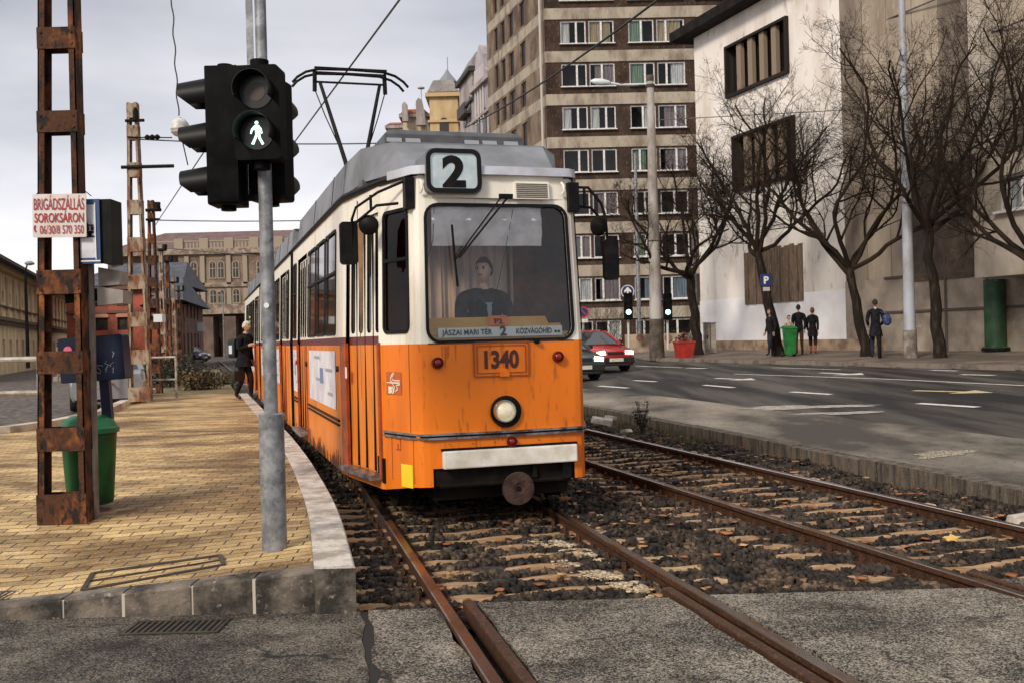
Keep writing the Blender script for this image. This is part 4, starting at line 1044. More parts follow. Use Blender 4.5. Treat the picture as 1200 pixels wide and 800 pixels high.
# run-off stains under trims (dirt with a shape of its own)
rs = random.Random(8); m = TB()
for i in range(14):
    u = rs.uniform(-.62,.62); z1 = rs.choice((1.50,1.50,.70,.84)); L_ = rs.uniform(.05,.22); w_ = rs.uniform(.004,.012)
    y_ = fa(u)-.0035
    m.add([(u-w_,y_,z1),(u+w_,y_,z1),(u+w_*.3,y_,z1-L_),(u-w_*.3,y_,z1-L_)], [(0,1,2,3)])
sk_ = TB()
for i in range(70):
    a_ = rs.uniform(2.05, 7.4); a_ = a_ if not 5.35 < a_ < 6.8 else 2.1+rs.uniform(0,3.1); h_ = rs.uniform(.04,.24)*(.5+.5*abs(math.sin(a_*2.1))); w_ = rs.uniform(.015,.06)
    sk_.add([(-HW-.0035,a_-w_,.222),(-HW-.0035,a_+w_,.222),(-HW-.0035,a_+w_*.25,.222+h_),(-HW-.0035,a_-w_*.3,.222+h_*.9)], [(0,1,2,3)])
sko = sk_.build('soot_drips', mat('soot_brown', (.075,.028,.010), .85, col2=(.26,.07,.012), nscale=14), tram, fix=False); sko['kind'] = 'stuff'
so = m.build('rust_streaks', mat('streak_brown', (.40,.09,.012), .7, col2=(.62,.15,.012), nscale=30), tram, fix=False); so['kind'] = 'stuff'
# --- wiper
m = MB(); m.tube([(.06,-.075,2.76),(-.37,-.015,2.245)], .009, 6); m.tube([(.0,-.075,2.76),(-.41,-.015,2.225)], .007, 6); m.beam((-.02,-.09,2.77),(.10,-.09,2.77),.035,.035); m.tube([(-.425,-.01,2.53),(-.41,-.018,2.25),(-.39,-.02,2.0)], .010, 6)
wp = m.build('wiper', M_blk, tram, smooth=True)
# antenna cable lines inside the screen
m = MB(); m.tube([(-.55,.10,2.7),(-.57,.1,2.4),(-.66,.1,2.15)], .003, 4); m.tube([(.16,.1,2.68),(.05,.1,2.2),(-.06,.1,1.75)], .003, 4); m.build('cable', M_blk, tram)
# --- mirrors
def rbox(b_, x0,x1,y0,y1,z0,z1,r): b_.prism(rrect(x0,x1,z0,z1,r,4), (0,y1,0), (1,0,0), (0,0,1), y1-y0)
def mirror(arm, bx, rd, side):
    m = MB(); 
    for a in arm: m.tube(a, .013, 6)
    o = m.build('mirror_arm', M_blk, tram, smooth=True)
    m = MB(); rbox(m, *bx, .035); m.build('mirror', M_blk, o, smooth=True)
    m = MB(); m.lathe([(.012,-.03),(.06,-.02),(.088,.0),(.09,.02),(.01,.022)], 20, rd, (side*.35,1,.1)); m.build('round_mirror', M_blk, o, smooth=True)
    m = MB(); x0,x1,y0,y1,z0,z1 = bx; m.flat(rrect(-x1+.02,-x0-.02,z0+.02,z1-.02,.02), (0,y1+.003,0), (-1,0,0), (0,0,1)); m.build('mirror_glass', M_chrome, o, fix=False)
mirror([[(-.78,.18,2.93),(-.98,.42,2.86),(-1.16,.55,2.74),(-1.19,.6,2.64),(-1.19,.62,2.2)], [(-.84,.24,2.74),(-1.0,.4,2.74),(-1.17,.55,2.60)], [(-1.04,.46,2.84),(-1.04,.46,2.7)]],
       (-1.30,-1.14,.60,.66,2.24,2.62), (-1.06,.50,2.58), 1)
mirror([[(.70,.06,2.88),(.86,.06,2.88),(.98,.06,2.74),(1.02,.06,2.62),(1.04,.06,2.3)], [(.70,.06,2.72),(.88,.06,2.70),(.99,.06,2.58)], [(.82,.06,2.88),(.82,.06,2.72)]],
       (.99,1.13,.03,.09,2.05,2.42), (.94,.02,2.53), -1)
m = MB(); m.box(.66,.76,.03,.12,2.66,2.92); m.box(-.80,-.72,.1,.22,2.68,2.95); m.build_each('mirror_bracket', M_blk, tram)
# --- cab interior
m = TB(); m.box(-.62,.62,.15,1.0,.84,.88); m.box(-.9,.9,1.0,1.8,.84,.88); m.box(-1.08,1.08,1.8,7.4,.84,.88); m.build('cab_floor', M_int, tram)
m = MB(); cw = 60; vs_=[]; fs_=[]
for i in range(cw+1):
    u = -.64+1.05*i/cw; y = .98+.025*math.sin(i*.9)+.012*math.sin(i*2.3)
    vs_ += [(u,y,1.0),(u,y+.01,2.84)]
for i in range(cw): fs_.append((2*i,2*i+2,2*i+3,2*i+1))
m.add(vs_, fs_); m.build('curtain', mat('grey_curtain', (.74,.70,.68), .9, col2=(.52,.49,.47), nscale=3, stretch=(1,1,.3)), tram, smooth=True, fix=False)
m = MB(); m.add([(.36,.98,1.0),(.70,1.12,1.0),(1.04,1.12,1.0),(1.04,1.12,2.9),(.70,1.12,2.9),(.36,.98,2.9)], [(0,1,4,5),(1,2,3,4)]); m.add([(-.64,.98,1.0),(-.80,1.14,1.0),(-1.04,1.3,1.0),(-1.04,1.3,2.9),(-.80,1.14,2.9),(-.64,.98,2.9)], [(0,1,4,5),(1,2,3,4)]); m.build_each('cab_partition', mat('partition_brown', (.26,.13,.045), .5, col2=(.05,.028,.014), nscale=2), tram, fix=False)
m = MB(); vs_=[]; fs_=[]
for i in range(13):
    for j in range(7):
        u = -.58+1.0*i/12; z = 2.36+.34*j/6; vs_.append((u, .10+.012*math.sin(i*1.7+j*1.1)+.01*math.sin(j*2.6), z))
for i in range(12):
    for j in range(6): fs_.append((i*7+j,(i+1)*7+j,(i+1)*7+j+1,i*7+j+1))
m.add(vs_, fs_); m.build('sun_shade', mat('shade_cloth', (.75,.74,.75), .8, col2=(.55,.54,.54), nscale=5), tram, smooth=True, fix=False)
m = MB(); m.add([(-.62,.09,1.59),(.50,.09,1.59),(.48,.24,1.74),(-.60,.24,1.74)], [(0,1,2,3)]); m.box(-.75,.75,.1,.55,1.1,1.60); m.add([(-.72,.5,1.45),(.72,.5,1.45),(.72,.5,1.68),(-.72,.5,1.68)], [(0,1,2,3)]); m.build('dashboard', M_yell, tram)
m = MB(); o_ = Vector((-.555,.05,1.565)); m.add([o_, o_+Vector((1.13,0,0)), o_+Vector((1.13,.01,.085)), o_+Vector((0,.01,.085))], [(0,1,2,3)])
bd = m.build('destination_board', mat('board_white', (.72,.80,.78), .5), tram, fix=False)
m = MB(); put_text(m, 'JÁSZAI MARI TÉR', (-.30,.045,1.586), (1,0,0), (0,.1,1), .066, .8, .0012, width=.45); put_text(m, 'KÖZVÁGÓHÍD', (.31,.045,1.586), (1,0,0), (0,.1,1), .066, .8, .0012, width=.33); put_text(m, '2', (.025,.044,1.575), (1,0,0), (0,.1,1), .11, 1.1, .004)
m.box(.50,.52,.043,.046,1.59,1.61); m.box(.53,.55,.043,.046,1.59,1.61)
m.build('board_lettering', M_blk, bd, fix=False)
m = MB(); o_ = Vector((-.075,.115,1.665)); m.add([o_, o_+Vector((.17,0,0)), o_+Vector((.17,.06,.085)), o_+Vector((0,.06,.085))], [(0,1,2,3)]); fb = m.build('service_card', mat('card_orange', (.85,.20,.04), .6), tram, fix=False)
m = MB(); put_text(m, 'F2', (.01,.118,1.678), (1,0,0), (0,.57,.8), .075, 1.1, .003); m.build('card_lettering', M_blk, fb, fix=False)
m = MB(); m.prism(rrect(-.20,.20,1.3,1.80,.08), (.06,.92,0), (1,0,0), (0,0,1), .10); m.build('driver_seat', M_blk, tram, smooth=True)
# --- bogies
for a in (1.9, 7.8, 16.85, 23.6):
    for d in (-.9, .9):
        for s in (-1, 1):
            m = MB(); m.lathe([(.33,-.06),(.33,.06),(.30,.065),(.28,.03),(.08,.03),(.07,.09),(.01,.09)], 24, (s*.75,a+d,.33), (s,0,0)); m.build('wheel', M_under, tram, smooth=True)
    m = MB(); 
    for s in (-1, 1): m.box(s*.92-.05,s*.92+.05,a-1.3,a+1.3,.28,.5)
    m.box(-.9,.9,a-.2,a+.2,.25,.6); m.build_each('bogie_frame', M_under, tram)
m = MB(); m.box(-.6,.6,.3,1.7,.45,.84); m.box(-1.0,1.0,1.9,25.2,.45,.84); 
for a in (4.2, 5.4, 11, 13, 20): m.box(-.95,.95,a,a+.9,.2,.5)
m.build('underframe', M_under, tram)
# ---------------------------------------------------------------- posts and signals on the platform
M_galv = mat('galvanised', (.16,.165,.175), .55, metal=.35, col2=(.32,.33,.34), nscale=9, col3=(.10,.095,.09), n3scale=22, lo3=.6, hi3=.75, bump=.15)
M_mast = mat('rusty_mast', (.075,.028,.012), .8, spec=.3, col2=(.26,.085,.022), nscale=6.5, lo=.50, hi=.66, stretch=(1,1,.5), col3=(.018,.012,.009), n3scale=12, lo3=.48, hi3=.60, bump=.7, bscale=30)
M_mastbr = mat('rusty_mast_pale', (.32,.25,.175), .8, col2=(.17,.058,.022), nscale=5, lo=.45, hi=.6, stretch=(1,1,.4), col3=(.05,.03,.02), n3scale=14, lo3=.52, hi3=.66)
M_sigb = mat('signal_black', (.0025,.0025,.003), .6, spec=.06, col2=(.008,.008,.008), nscale=6)
M_visor = mat('signal_visor', (.004,.004,.0045), .45, spec=.16)
def walker(mb, o, ux, uy, h, mi=None):
    """walking figure pictogram, h high"""
    k = h
    def pl(p): mb.flat([(a*k, b*k) for a, b in p], o, ux, uy, mi)
    pl([(.0+.075*math.cos(t), .90+.075*math.sin(t)) for t in np.linspace(0, 2*math.pi, 14)[:-1]])
    pl([(-.09,.80),(.10,.80),(.13,.50),(-.06,.47)])
    pl([(-.06,.50),(.13,.50),(.10,.40),(-.02,.38)])
    pl([(-.03,.47),(.07,.45),(-.13,.0),(-.24,.03),(-.12,.25)])
    pl([(.01,.46),(.13,.47),(.17,.25),(.30,.02),(.21,-.02),(.07,.24)])
    pl([(-.08,.80),(-.04,.66),(-.17,.58),(-.22,.44),(-.28,.46),(-.23,.64)])
    pl([(.09,.80),(.20,.66),(.24,.46),(.18,.44),(.14,.60),(.08,.68)])
pb = PG(322, 643, zP); PX, PY, Pz = pb.x, pb.y, zP(pb.x, pb.y)
sp = empty('signal_post', (PX, PY, Pz), label='grey galvanised post carrying the pedestrian signal at the end of the platform', cat='post')
m = MB(); m.lathe([(.082,-.02),(.083,.9),(.078,.905),(.05,.91)], 24); m.build('sleeve', M_galv, sp, smooth=True)
m = MB(); m.tube([(0,0,.85),(0,0,3.02)], .046, 18); m.tube([(0,0,3.0),(0,0,4.6)], .038, 16); m.build('pole', M_galv, sp, smooth=True)
m = MB(); m.cyl((0,0,3.08),(0,0,1),.052,.03,16); m.box(-.06,.06,-.052,-.03,3.08,3.11); m.beam((-.075,0,3.095),(-.075,0,3.9),.045,.008,(0,1,0)); m.build('strap', M_galv, sp)
m = MB(); m.cyl((0,-.048,1.62),(0,-1,0),.018,.003,12); m.build('sticker', mat('sticker_white',(.7,.7,.66),.5), sp)
# pedestrian signal head, facing the camera, in front of the post
def P6(px, py, dy=0): return PT(px, py, PY+dy)
def signal_housing(mb, x0, x1, y0, y1, z0, z1, r=.03): mb.prism(rrect(x0,x1,z0,z1,r,3), (0,y1,0), (1,0,0), (0,0,1), y1-y0)
c = P6(304, 134, -.17); S = (PY-.17)/1200
ph = empty('pedestrian_signal', (c.x, c.y, c.z), rz=R(-3), label='black pedestrian signal showing a lit green walking figure', cat='traffic light')
hw, hh = 27*S, 55*S
m = MB(); signal_housing(m, -hw, hw, -.06, .10, -hh, hh); m.cyl((0,.03,hh),(0,0,1),.06,.05,16); m.cyl((0,.03,-hh-.05),(0,0,1),.055,.05,16); m.beam((-hw*.5,.16,-hh*.8),(-hw*.5,.16,hh*.8),.05,.14); m.build('housing', M_sigb, ph, smooth=True)
for dz, lit in ((.13, False), (-.135, True)):
    m = MB(); n = 18; vs_ = []; 
    for i in range(n+1):
        t = R(-25) + R(230)*i/n
        for yy, rr in ((-.06,.118),(-.19,.120),(-.19,.115),(-.06,.112)): vs_.append((rr*math.cos(t), yy - (0 if yy>-.1 else .0), dz+rr*math.sin(t)))
    m.add(vs_, [(i*4+k, i*4+(k+1)%4, (i+1)*4+(k+1)%4, (i+1)*4+k) for i in range(n) for k in range(4)])
    m.build('visor', M_visor, ph, smooth=True)
    m = MB(); m.cyl((0,-.058,dz),(0,-1,0),.108,.008,28); ln_ = m.build('lens', mat('signal_lens_dark', (.010,.009,.009), .25), ph)
    if lit:
        m = MB(); walker(m, (0,-.07,dz-.075), (1,0,0), (0,0,1), .155); m.build('walking_figure', mat('lit_green', (.5,.9,.7), .5, em=(.60,1.0,.80), emk=1.6), ln_, fix=False)
    else:
        m = MB(); m.cyl((0,-.067,dz),(0,-1,0),.06,.002,20); m.build('red_figure_unlit', mat('unlit_red', (.03,.006,.004), .4), ln_)
# three lamp heads either side of the post (facing left and right)
def vehicle_head(pxc, pyc, hwpx, hhpx, side, dy, label, body='housing'):
    c = P6(pxc, pyc, dy); S_ = (PY+dy)/1200
    r_ = empty('traffic_light', (c.x, c.y, c.z), rz=0, label=label, cat='traffic light', group='three lamp traffic lights on the platform post')
    hw, hh = hwpx*S_, hhpx*S_
    m = MB(); m.prism(rrect(-.13,.13,-hh,hh,.02,3), (-side*hw*-1 if False else -hw, 0, 0), (0,1,0), (0,0,1), hw*2); m.cyl((0,0,hh),(0,0,1),.05,.03,14); m.cyl((0,0,-hh-.03),(0,0,1),.05,.03,14)
    m.build('housing', M_sigb, r_, smooth=True)
    for k, col in enumerate(((.05,.005,.004),(.05,.03,.003),(.003,.03,.012))):
        z = hh*.62 - k*hh*.64
        m = MB(); m.cyl((side*hw,0,z),(side,0,0),.10,.012,22); ln_ = m.build('lens', mat('veh_lens%d' % k, col, .3), r_)
        m = MB(); n = 16; vs_ = []; Ld = .205
        for i in range(n+1):
            t = R(-35)+R(250)*i/n
            sl = math.sin(t); ext = Ld*(1-.62*max(0,-sl-.05))*(.93+.07*sl)
            for xx, rr in ((hw,.118),(hw+ext,.098),(hw+ext,.093),(hw,.112)):
                droop = -.012 if xx > hw+.01 else 0
                vs_.append((side*xx, rr*math.cos(t), z+rr*sl+droop))
        m.add(vs_, [(i*4+k2, i*4+(k2+1)%4, (i+1)*4+(k2+1)%4, (i+1)*4+k2) for i in range(n) for k2 in range(4)])
        m.build('visor', M_visor, r_, smooth=True)
    return r_
t1 = vehicle_head(266, 162, 18, 80, -1, -.02, 'black three lamp traffic light with its hooded lamps facing left')
t2 = vehicle_head(317, 167, 14, 70, 1, .15, 'black three lamp traffic light half hidden behind the pedestrian signal, lamps facing right')
t2.rotation_euler = (0,0,R(80))
m = MB(); 
for z in (-.40,.40): m.beam((.05,.0,z),(PX-t1.location.x-.03,.02,z),.04,.04)
m.build('bracket', M_sigb, t1)

# rusty lattice masts
def lattice_mast(base, wb, wt, H, battens, label, material=M_mast, depth=.12, rz=0, group='rusty lattice masts along the platform', bh=.2, lean=0, name='lattice_mast'):
    r_ = empty(name, base, rz, label, 'mast', group)
    for s in (-1, 1):
        m = MB(); x0, x1 = s*(wb/2), s*(wt/2)
        t = .010; fw = .085
        def pr(z):
            f = z/H; return x0+(x1-x0)*f + lean*f
        # channel: web plate outside and two flanges turned inwards
        zs = [0, H]
        for (a0, a1, b0, b1) in ((0,t,-depth/2,depth/2), (0,fw*.62,-depth/2,-depth/2+t), (0,fw*.62,depth/2-t,depth/2)):
            vs_ = []
            for z in zs:
                X = pr(z)
                for (aa, bb) in ((a0,b0),(a1,b0),(a1,b1),(a0,b1)): vs_.append((X - s*aa, bb, z))
            m.add(vs_, [(0,1,5,4),(1,2,6,5),(2,3,7,6),(3,0,4,7),(4,5,6,7),(3,2,1,0)])
        m.build('channel', material, r_)
    for z0, z1 in battens:
        m = MB(); zc = (z0+z1)/2; f = zc/H; w_ = (wb+(wt-wb)*f)/2+.004; cx = lean*f
        for yy in (-depth/2-.008, depth/2): m.box(cx-w_, cx+w_, yy, yy+.008, z0, z1)
        if w_ > .1:
            for yy in (-depth/2-.016,):
                for sx in (-1,1):
                    for zz in (z0+.04, z1-.04): m.cyl((cx+sx*(w_-.03), yy, zz), (0,1,0), .012, .01, 8)
        m.build_each('batten', material, r_)
    return r_
mb_ = PG(77, 612, zP); MX, MY = mb_.x, mb_.y; Mz = zP(MX, MY)
def zat(py, px=77, Y=None): return PT(px, py, Y or MY).z - Mz
bats = [(0, zat(577)), (zat(527), zat(500)), (zat(437), zat(411)), (zat(345), zat(317)), (zat(157), zat(132)), (zat(60), zat(35)), (zat(-60), zat(-85)), (zat(-190), zat(-215))]
Hm = zat(-330); topx = PT(70, 0, MY).x - PT(77, 612, MY).x
S8 = MY/1200
lattice_mast((MX, MY, Mz), 57*S8, 34*S8, Hm, bats, 'tall rusty lattice mast nearest the camera, carrying the red lettered board', depth=.14, lean=(.10))
# board on the mast
c = PT(70, 253, MY-.10); w_, h_ = 31*S8, 25*S8
m = MB(); m.prism(rrect(-w_, w_, -h_, h_, .008, 2), (0,0,0), (1,0,0), (0,0,1), .008); bo = m.build('notice_board', mat('board_enamel', (.66,.62,.60), .45, col2=(.6,.5,.45), nscale=5))
bo.location = (c.x, c.y, c.z); bo.rotation_euler = (0, R(.8), 0); tag(bo, 'white board with red Hungarian lettering fixed to the near rusty mast', 'sign')
m = MB(); put_text(m, 'BRIGÁDSZÁLLÁS', (0,-.012,h_-.125), (1,0,0), (0,0,1), .13, .6, .001, width=2*w_*.94); put_text(m, 'SOROKSÁRON', (0,-.012,h_-.225), (1,0,0), (0,0,1), .105, .8, .0015, width=2*w_*.92); put_text(m, '06/30/8 570 350', (.02,-.012,-h_+.028), (1,0,0), (0,0,1), .095, .8, .0005, width=2*w_*.82)
m.tube([(-w_*.9,-.012,-h_+.095),(-w_*.93,-.012,-h_+.07),(-w_*.88,-.012,-h_+.045)], .006, 5)
m.build('lettering', mat('red_letter', (.33,.008,.010), .5), bo, fix=False)
m = MB(); 
for s in (-1,1): m.tube([(s*w_*.85,-.004,h_),(s*w_*.85,.05,h_+.03),(s*w_*.8,.2,h_+.01)], .004, 5)
m.build('wire_tie', M_blk, bo)
# tram stop sign post with sign case
sx = PG(110, 607, zP); 
stp = empty('stop_sign', (sx.x, sx.y, zP(sx.x, sx.y)), label='grey post with the blue framed tram stop sign beside the near rusty mast', cat='stop sign')
SY = sx.y; S9 = SY/1200
def lz(py, px=110): return PT(px, py, SY).z - stp.location.z
def lx(px, py=300): return PT(px, py, SY).x - stp.location.x
m = MB(); m.tube([(0,0,0),(lx(104),0,lz(240))], .043, 14); m.build('pole', mat('old_grey_paint', (.20,.17,.14), .6, col2=(.07,.05,.04), nscale=7, stretch=(1,1,.4)), stp, smooth=True)
x0, x1, z0, z1 = lx(99,275), lx(127,275), lz(311,110), lz(237,110)
m = MB(); m.prism([(x0,z0),(x1,z0),(x1,z1),(x0,z1)], (0,.03,0), (1,0,0), (0,0,1), .18); T_ = None
m2 = MB(); m2.box(x0, x1, -.16, -.12, z0, z1); m2.box(x1, lx(139,275), -.15, .08, z0+.0, z1-.0); case_ = m2.build('sign_case', M_blk, stp)
m = MB(); m.box(x0+.0, x1, -.172, -.160, z0, z1); m.build('sign_border', mat('stop_blue', (.015,.05,.16), .45), case_)
m = MB(); m.box(x0+.0, x1-.03, -.176, -.172, z0+.045, z1-.045); pan = m.build('sign_panel', mat('stop_white', (.62,.64,.68), .45, col2=(.45,.46,.5), nscale=6), case_)
m = MB(); m.box(x1-.036, x1-.030, -.179, -.16, z0+.03, z1-.03); m.box(x0,x1,-.179,-.16,z0+.015,z0+.025); m.build('white_line', M_white, case_)
m = MB(); cx_, cz_ = (x0+x1)/2-.02, z0+.21; 
m.box(cx_-.075,cx_+.075,-.182,-.177,cz_,cz_+.012); m.box(cx_-.07,cx_+.07,-.182,-.177,cz_+.03,cz_+.05)
for k in range(4): m.box(cx_-.062+k*.037,cx_-.040+k*.037,-.182,-.177,cz_+.055,cz_+.085)
m.box(cx_-.07,cx_+.07,-.182,-.177,cz_+.09,cz_+.10); m.tube([(cx_-.03,-.18,cz_+.10),(cx_,-.18,cz_+.13),(cx_+.03,-.18,cz_+.10)], .005, 4)
for k in (-1,1): m.cyl((cx_+k*.04,-.182,cz_+.02),(0,1,0),.016,.004,10)
m.build('tram_pictogram', M_blk, pan)
# grey signal hoods and blue timetable case under the sign
m = MB()
def hood(b_, px0, px1, py0, py1, y0, y1):
    a = lx(px0,(py0+py1)/2); b2 = lx(px1,(py0+py1)/2); zz0, zz1 = lz(py1,px0), lz(py0,px0)
    b_.add([(a,y0,zz0),(b2,y0,zz0+.015),(b2,y0,zz1-.035),(a,y0,zz1),(a,y1,zz0),(b2,y1,zz0+.015),(b2,y1,zz1-.035),(a,y1,zz1)], [(0,1,2,3),(7,6,5,4),(0,4,5,1),(1,5,6,2),(2,6,7,3),(3,7,4,0)])
hood(m, 114, 139, 313, 336, .02, .2); hood(m, 114, 144, 336, 358, .0, .2)
m.build('loudspeaker', mat('hood_grey', (.32,.28,.25), .6, col2=(.2,.17,.15), nscale=4), stp)
m = MB(); hood(m, 76, 112, 334, 356, .0, .2); m.build('loudspeaker_back', M_blk, stp)
tt = empty('timetable_case', (0,0,0), label='tilted navy blue timetable case with scratched graffiti behind the near mast', cat='case')
a = PT(112, 420, SY+.35); tt.location = (a.x, a.y, a.z); St = (SY+.35)/1200; tt.rotation_euler = (0, R(-3), 0)
m = MB(); m.prism(rrect(-38*St, 37*St, -26*St, 26*St, .02, 3), (0,.08,0), (1,0,0), (0,0,1), .16); m.build('case_body', mat('navy_paint', (.004,.008,.028), .45, spec=.25, col2=(.008,.013,.036), nscale=5), tt, smooth=True)
m = MB()
rr = random.Random(4)
for k in range(9):
    x, z = .10+rr.uniform(-.07,.09), -.02+rr.uniform(-.1,.12); m.tube([(x,-.083,z),(x+rr.uniform(-.03,.03),-.083,z+rr.uniform(-.05,.05)),(x+rr.uniform(-.05,.05),-.083,z+rr.uniform(-.05,.05))], .0022, 4)
m.build('scratches', mat('scratch_grey', (.25,.28,.34), .6), tt)
m = MB(); m.cyl((lx(82)-lx(112)+.02,-.10,.085),(0,1,0),.035,.03,14); m.build('pink_sticker', mat('pink', (.65,.12,.22), .5), tt)
m = MB(); m.box(.03,.11,-.04,.02,-.16-.36,-.16); m.build('case_post', MATS['navy_paint'], tt)
m = MB(); 
hood(m, 118, 127, 445, 500, 0, .1)
# green litter bins
def bin_(px0, px1, pyt, pyb, dy, label):
    Yb = SY+dy; a = PT((px0+px1)/2, pyb, Yb); S_ = Yb/1200; r_ = (px1-px0)/2*S_; hh = (pyb-pyt)*S_
    e_ = empty('litter_bin', (a.x, a.y, a.z), label=label, cat='bin')
    m = MB(); pf = [(r_*.60,0),(r_*.76,.01),(r_*.80,.05),(r_*.95,hh*.90)]; m.lathe(pf, 24); m.build('bin_body', mat('bin_green', (.005,.085,.022), .42, spec=.3, col2=(.003,.035,.01), nscale=4), e_, smooth=True)
    m = MB(); m.lathe([(r_*.9,hh*.90),(r_*1.04,hh*.91),(r_*1.05,hh*.97),(r_*.95,hh),(r_*.85,hh+.05),(r_*.6,hh+.085),(r_*.2,hh+.10),(.01,hh+.10)], 24); m.build('bin_lid', mat('bin_green_light', (.008,.12,.04), .4, spec=.35), e_, smooth=True)
    return e_
bin_(74, 139, 498, 590, .30, 'wide green litter bin with a domed lid half hidden behind the near rusty mast')

# further masts down the line
def far_mast(px, pyb, pyt, wpx, Yd, label, battens=9, material=M_mastbr, arms=(), solid=False):
    b = PT(px, pyb, Yd); S_ = Yd/1200; H = (pyb-pyt)*S_; wb = wpx*S_
    bt = [(H*i/battens, H*i/battens+.28) for i in range(battens)] + [(H-.3, H-.02)]
    r_ = lattice_mast((b.x, b.y, b.z), wb, wb*.42, H, bt, label, material, depth=.14 , lean=-.026*H*0)
    for (ax0, ax1, ay) in arms:
        m = MB(); z = (pyb-ay)*S_; m.tube([((ax0-px)*S_,-.1,z),((ax1-px)*S_,-.1,z)], .035, 8); m.build('arm', M_blk, r_)
    return r_, S_, b
r_, S_, b = far_mast(165, 470, 121, 26, 20.0, 'second rusty lattice mast from the camera, with pale peeling paint', 8, arms=((152, 213, 197),))
m = MB(); 
def L2(px, py): return ((px-165)*S_, -.1, (470-py)*S_)
m.tube([L2(158,143), L2(180,143)], .03, 6); m.tube([L2(170,143), L2(170,131)], .05, 8, True); m.tube([L2(170,131), L2(170,128)], .03, 8); m.build('insulator', M_blk, r_)
m = MB(); m.tube([L2(160,162),(L2(176,163))], .015, 5); m.lathe([(.02,-.2),(.06,-.15),(.03,-.1),(.06,-.05),(.03,0),(.06,.05),(.02,.1)], 10, L2(192,163), (1,0,0)); m.tube([L2(176,163),L2(212,164)], .012, 5); m.build('strain_insulator', M_blk, r_)
r3, S3, b3 = far_mast(183, 462, 235, 15, 31, 'third rusty lattice mast along the line', 9, M_mast)
m = MB()
def L3(px, py): return ((px-183)*S3, -.1, (462-py)*S3)
m.tube([L3(178,247), L3(196,247)], .05, 6); m.tube([L3(192,247), L3(192,238)], .09, 8); m.tube([L3(178,258), L3(194,258)], .04, 6); m.build('insulator', M_blk, r3)
m = MB(); m.box(L3(189,0)[0], L3(199,0)[0], -.5,-.2, L3(0,378)[2], L3(0,369)[2]); m.build('control_box', mat('box_white',(.6,.62,.65),.5), r3)
for k,(px, pyb, pyt, Yd) in enumerate(((193,455,287,40),(200,450,300,50),(206,445,325,60),(212,440,335,72),(217,436,350,85))):
    q, Sq, bq = far_mast(px, pyb, pyt, 8.5-k, Yd, 'dark lattice mast, number %s in the receding row behind the second mast' % ('three','four','five','six','seven')[k], 8, M_mast if k%2 else M_mastbr)
    q['label'] = ('thin dark mast just right of the third rusty mast','slim mast in front of the slate roofed red building, topped by a short arm','narrow mast before the right wing of the red building','short distant mast left of the bright square signs','last and shortest mast of the receding row')[k]
    m = MB(); m.tube([(-3*Sq,-.1,(pyb-pyt-6)*Sq),(7*Sq,-.1,(pyb-pyt-6)*Sq)], .06, 5); m.tube([(6*Sq,-.1,(pyb-pyt-6)*Sq),(6*Sq,-.1,(pyb-pyt)*Sq)], .09, 6); m.build('insulator', M_blk, q)
# control cabinet and small street things down the line
# railings
def railing(pts, label, hts=(.55,1.0), post_every=1, mtl=None, rr=.028):
    r_ = empty('railing', pts[0], label=label, cat='railing'); p0 = Vector(pts[0]); mtl = mtl or mat('rail_paint', (.40,.38,.34), .5, col2=(.2,.16,.12), nscale=6)
    m = MB()
    for h in hts: m.tube([Vector(p)-p0+Vector((0,0,h)) for p in pts], rr, 8)
    m.build('handrail', mtl, r_, smooth=True)
    for p in pts: 
        m = MB(); q = Vector(p)-p0; m.tube([q, q+Vector((0,0,max(hts)))], rr*1.05, 8); m.build('post', mtl, r_, smooth=True)
    return r_
yl = 13.6
def atz(px, Y, z): q = PT(px, 500, Y); return (q.x, Y, z)
railing([atz(-330,13.4,.22), atz(-140,13.4,.22), atz(48,13.4,.22)], 'grey two bar railing running out of the picture at the left', (.78,1.22), rr=.035)
railing([(-9.6,25.5,.2),(-9.15,25.2,.2),(-7.9,25.2,.2)] and [atz(128,23.5,.3), atz(160,25.2,.3), atz(208,25.2,.3)], 'pale railing closing the left side of the platform behind the second mast', (.45,1.0))
railing([atz(107,19.5,.3), atz(120,21.5,.3), atz(131,23.4,.3)], 'short grey railing on the platform edge behind the green bins', (.45,1.0), rr=.02)
# hanging lantern on its wire
def wire(name, pts, r_, label, m_=None):
    m = MB(); m.tube(pts, r_, 5); o = m.build(name, m_ or mat('wire_dark', (.02,.018,.018), .6), smooth=True); tag(o, label, 'wire'); return o
LY = 19.5
tp = PT(198, -60, LY); lb = PT(209, 136, LY)
wp_ = []; 
for i in range(30):
    f = i/29; p = PT(198+11*f+math.sin(f*34)*1.1, -60+196*f, LY); wp_.append(p)
wire('hanging_wire', wp_, .014, 'kinked dark wire that the white lantern hangs from')
le = empty('hanging_lantern', PT(211, 152, LY), label='white lantern hanging on a wire between the second mast and the traffic light', cat='lantern'); SL = LY/1200
m = MB(); m.lathe([(9*SL,-3*SL),(11*SL,0),(10*SL,7*SL),(7*SL,11*SL),(3*SL,13*SL)], 20); m.build('lantern_cap', mat('lantern_cap', (.60,.60,.58), .5, col2=(.35,.33,.3), nscale=5), le, smooth=True)
m = MB(); m.lathe([(2*SL,-9*SL),(7*SL,-7*SL),(10.5*SL,-3.5*SL),(10.5*SL,-3*SL)], 20); m.build('lantern_bowl', mat('lantern_bowl', (.55,.53,.48), .3), le, smooth=True)
m = MB(); m.tube([(1*SL,0,14*SL),(2*SL,0,0),(2*SL,-.0,-12*SL),(8*SL,0,-42*SL)], .012, 5); m.build('lantern_cable', M_blk, le)
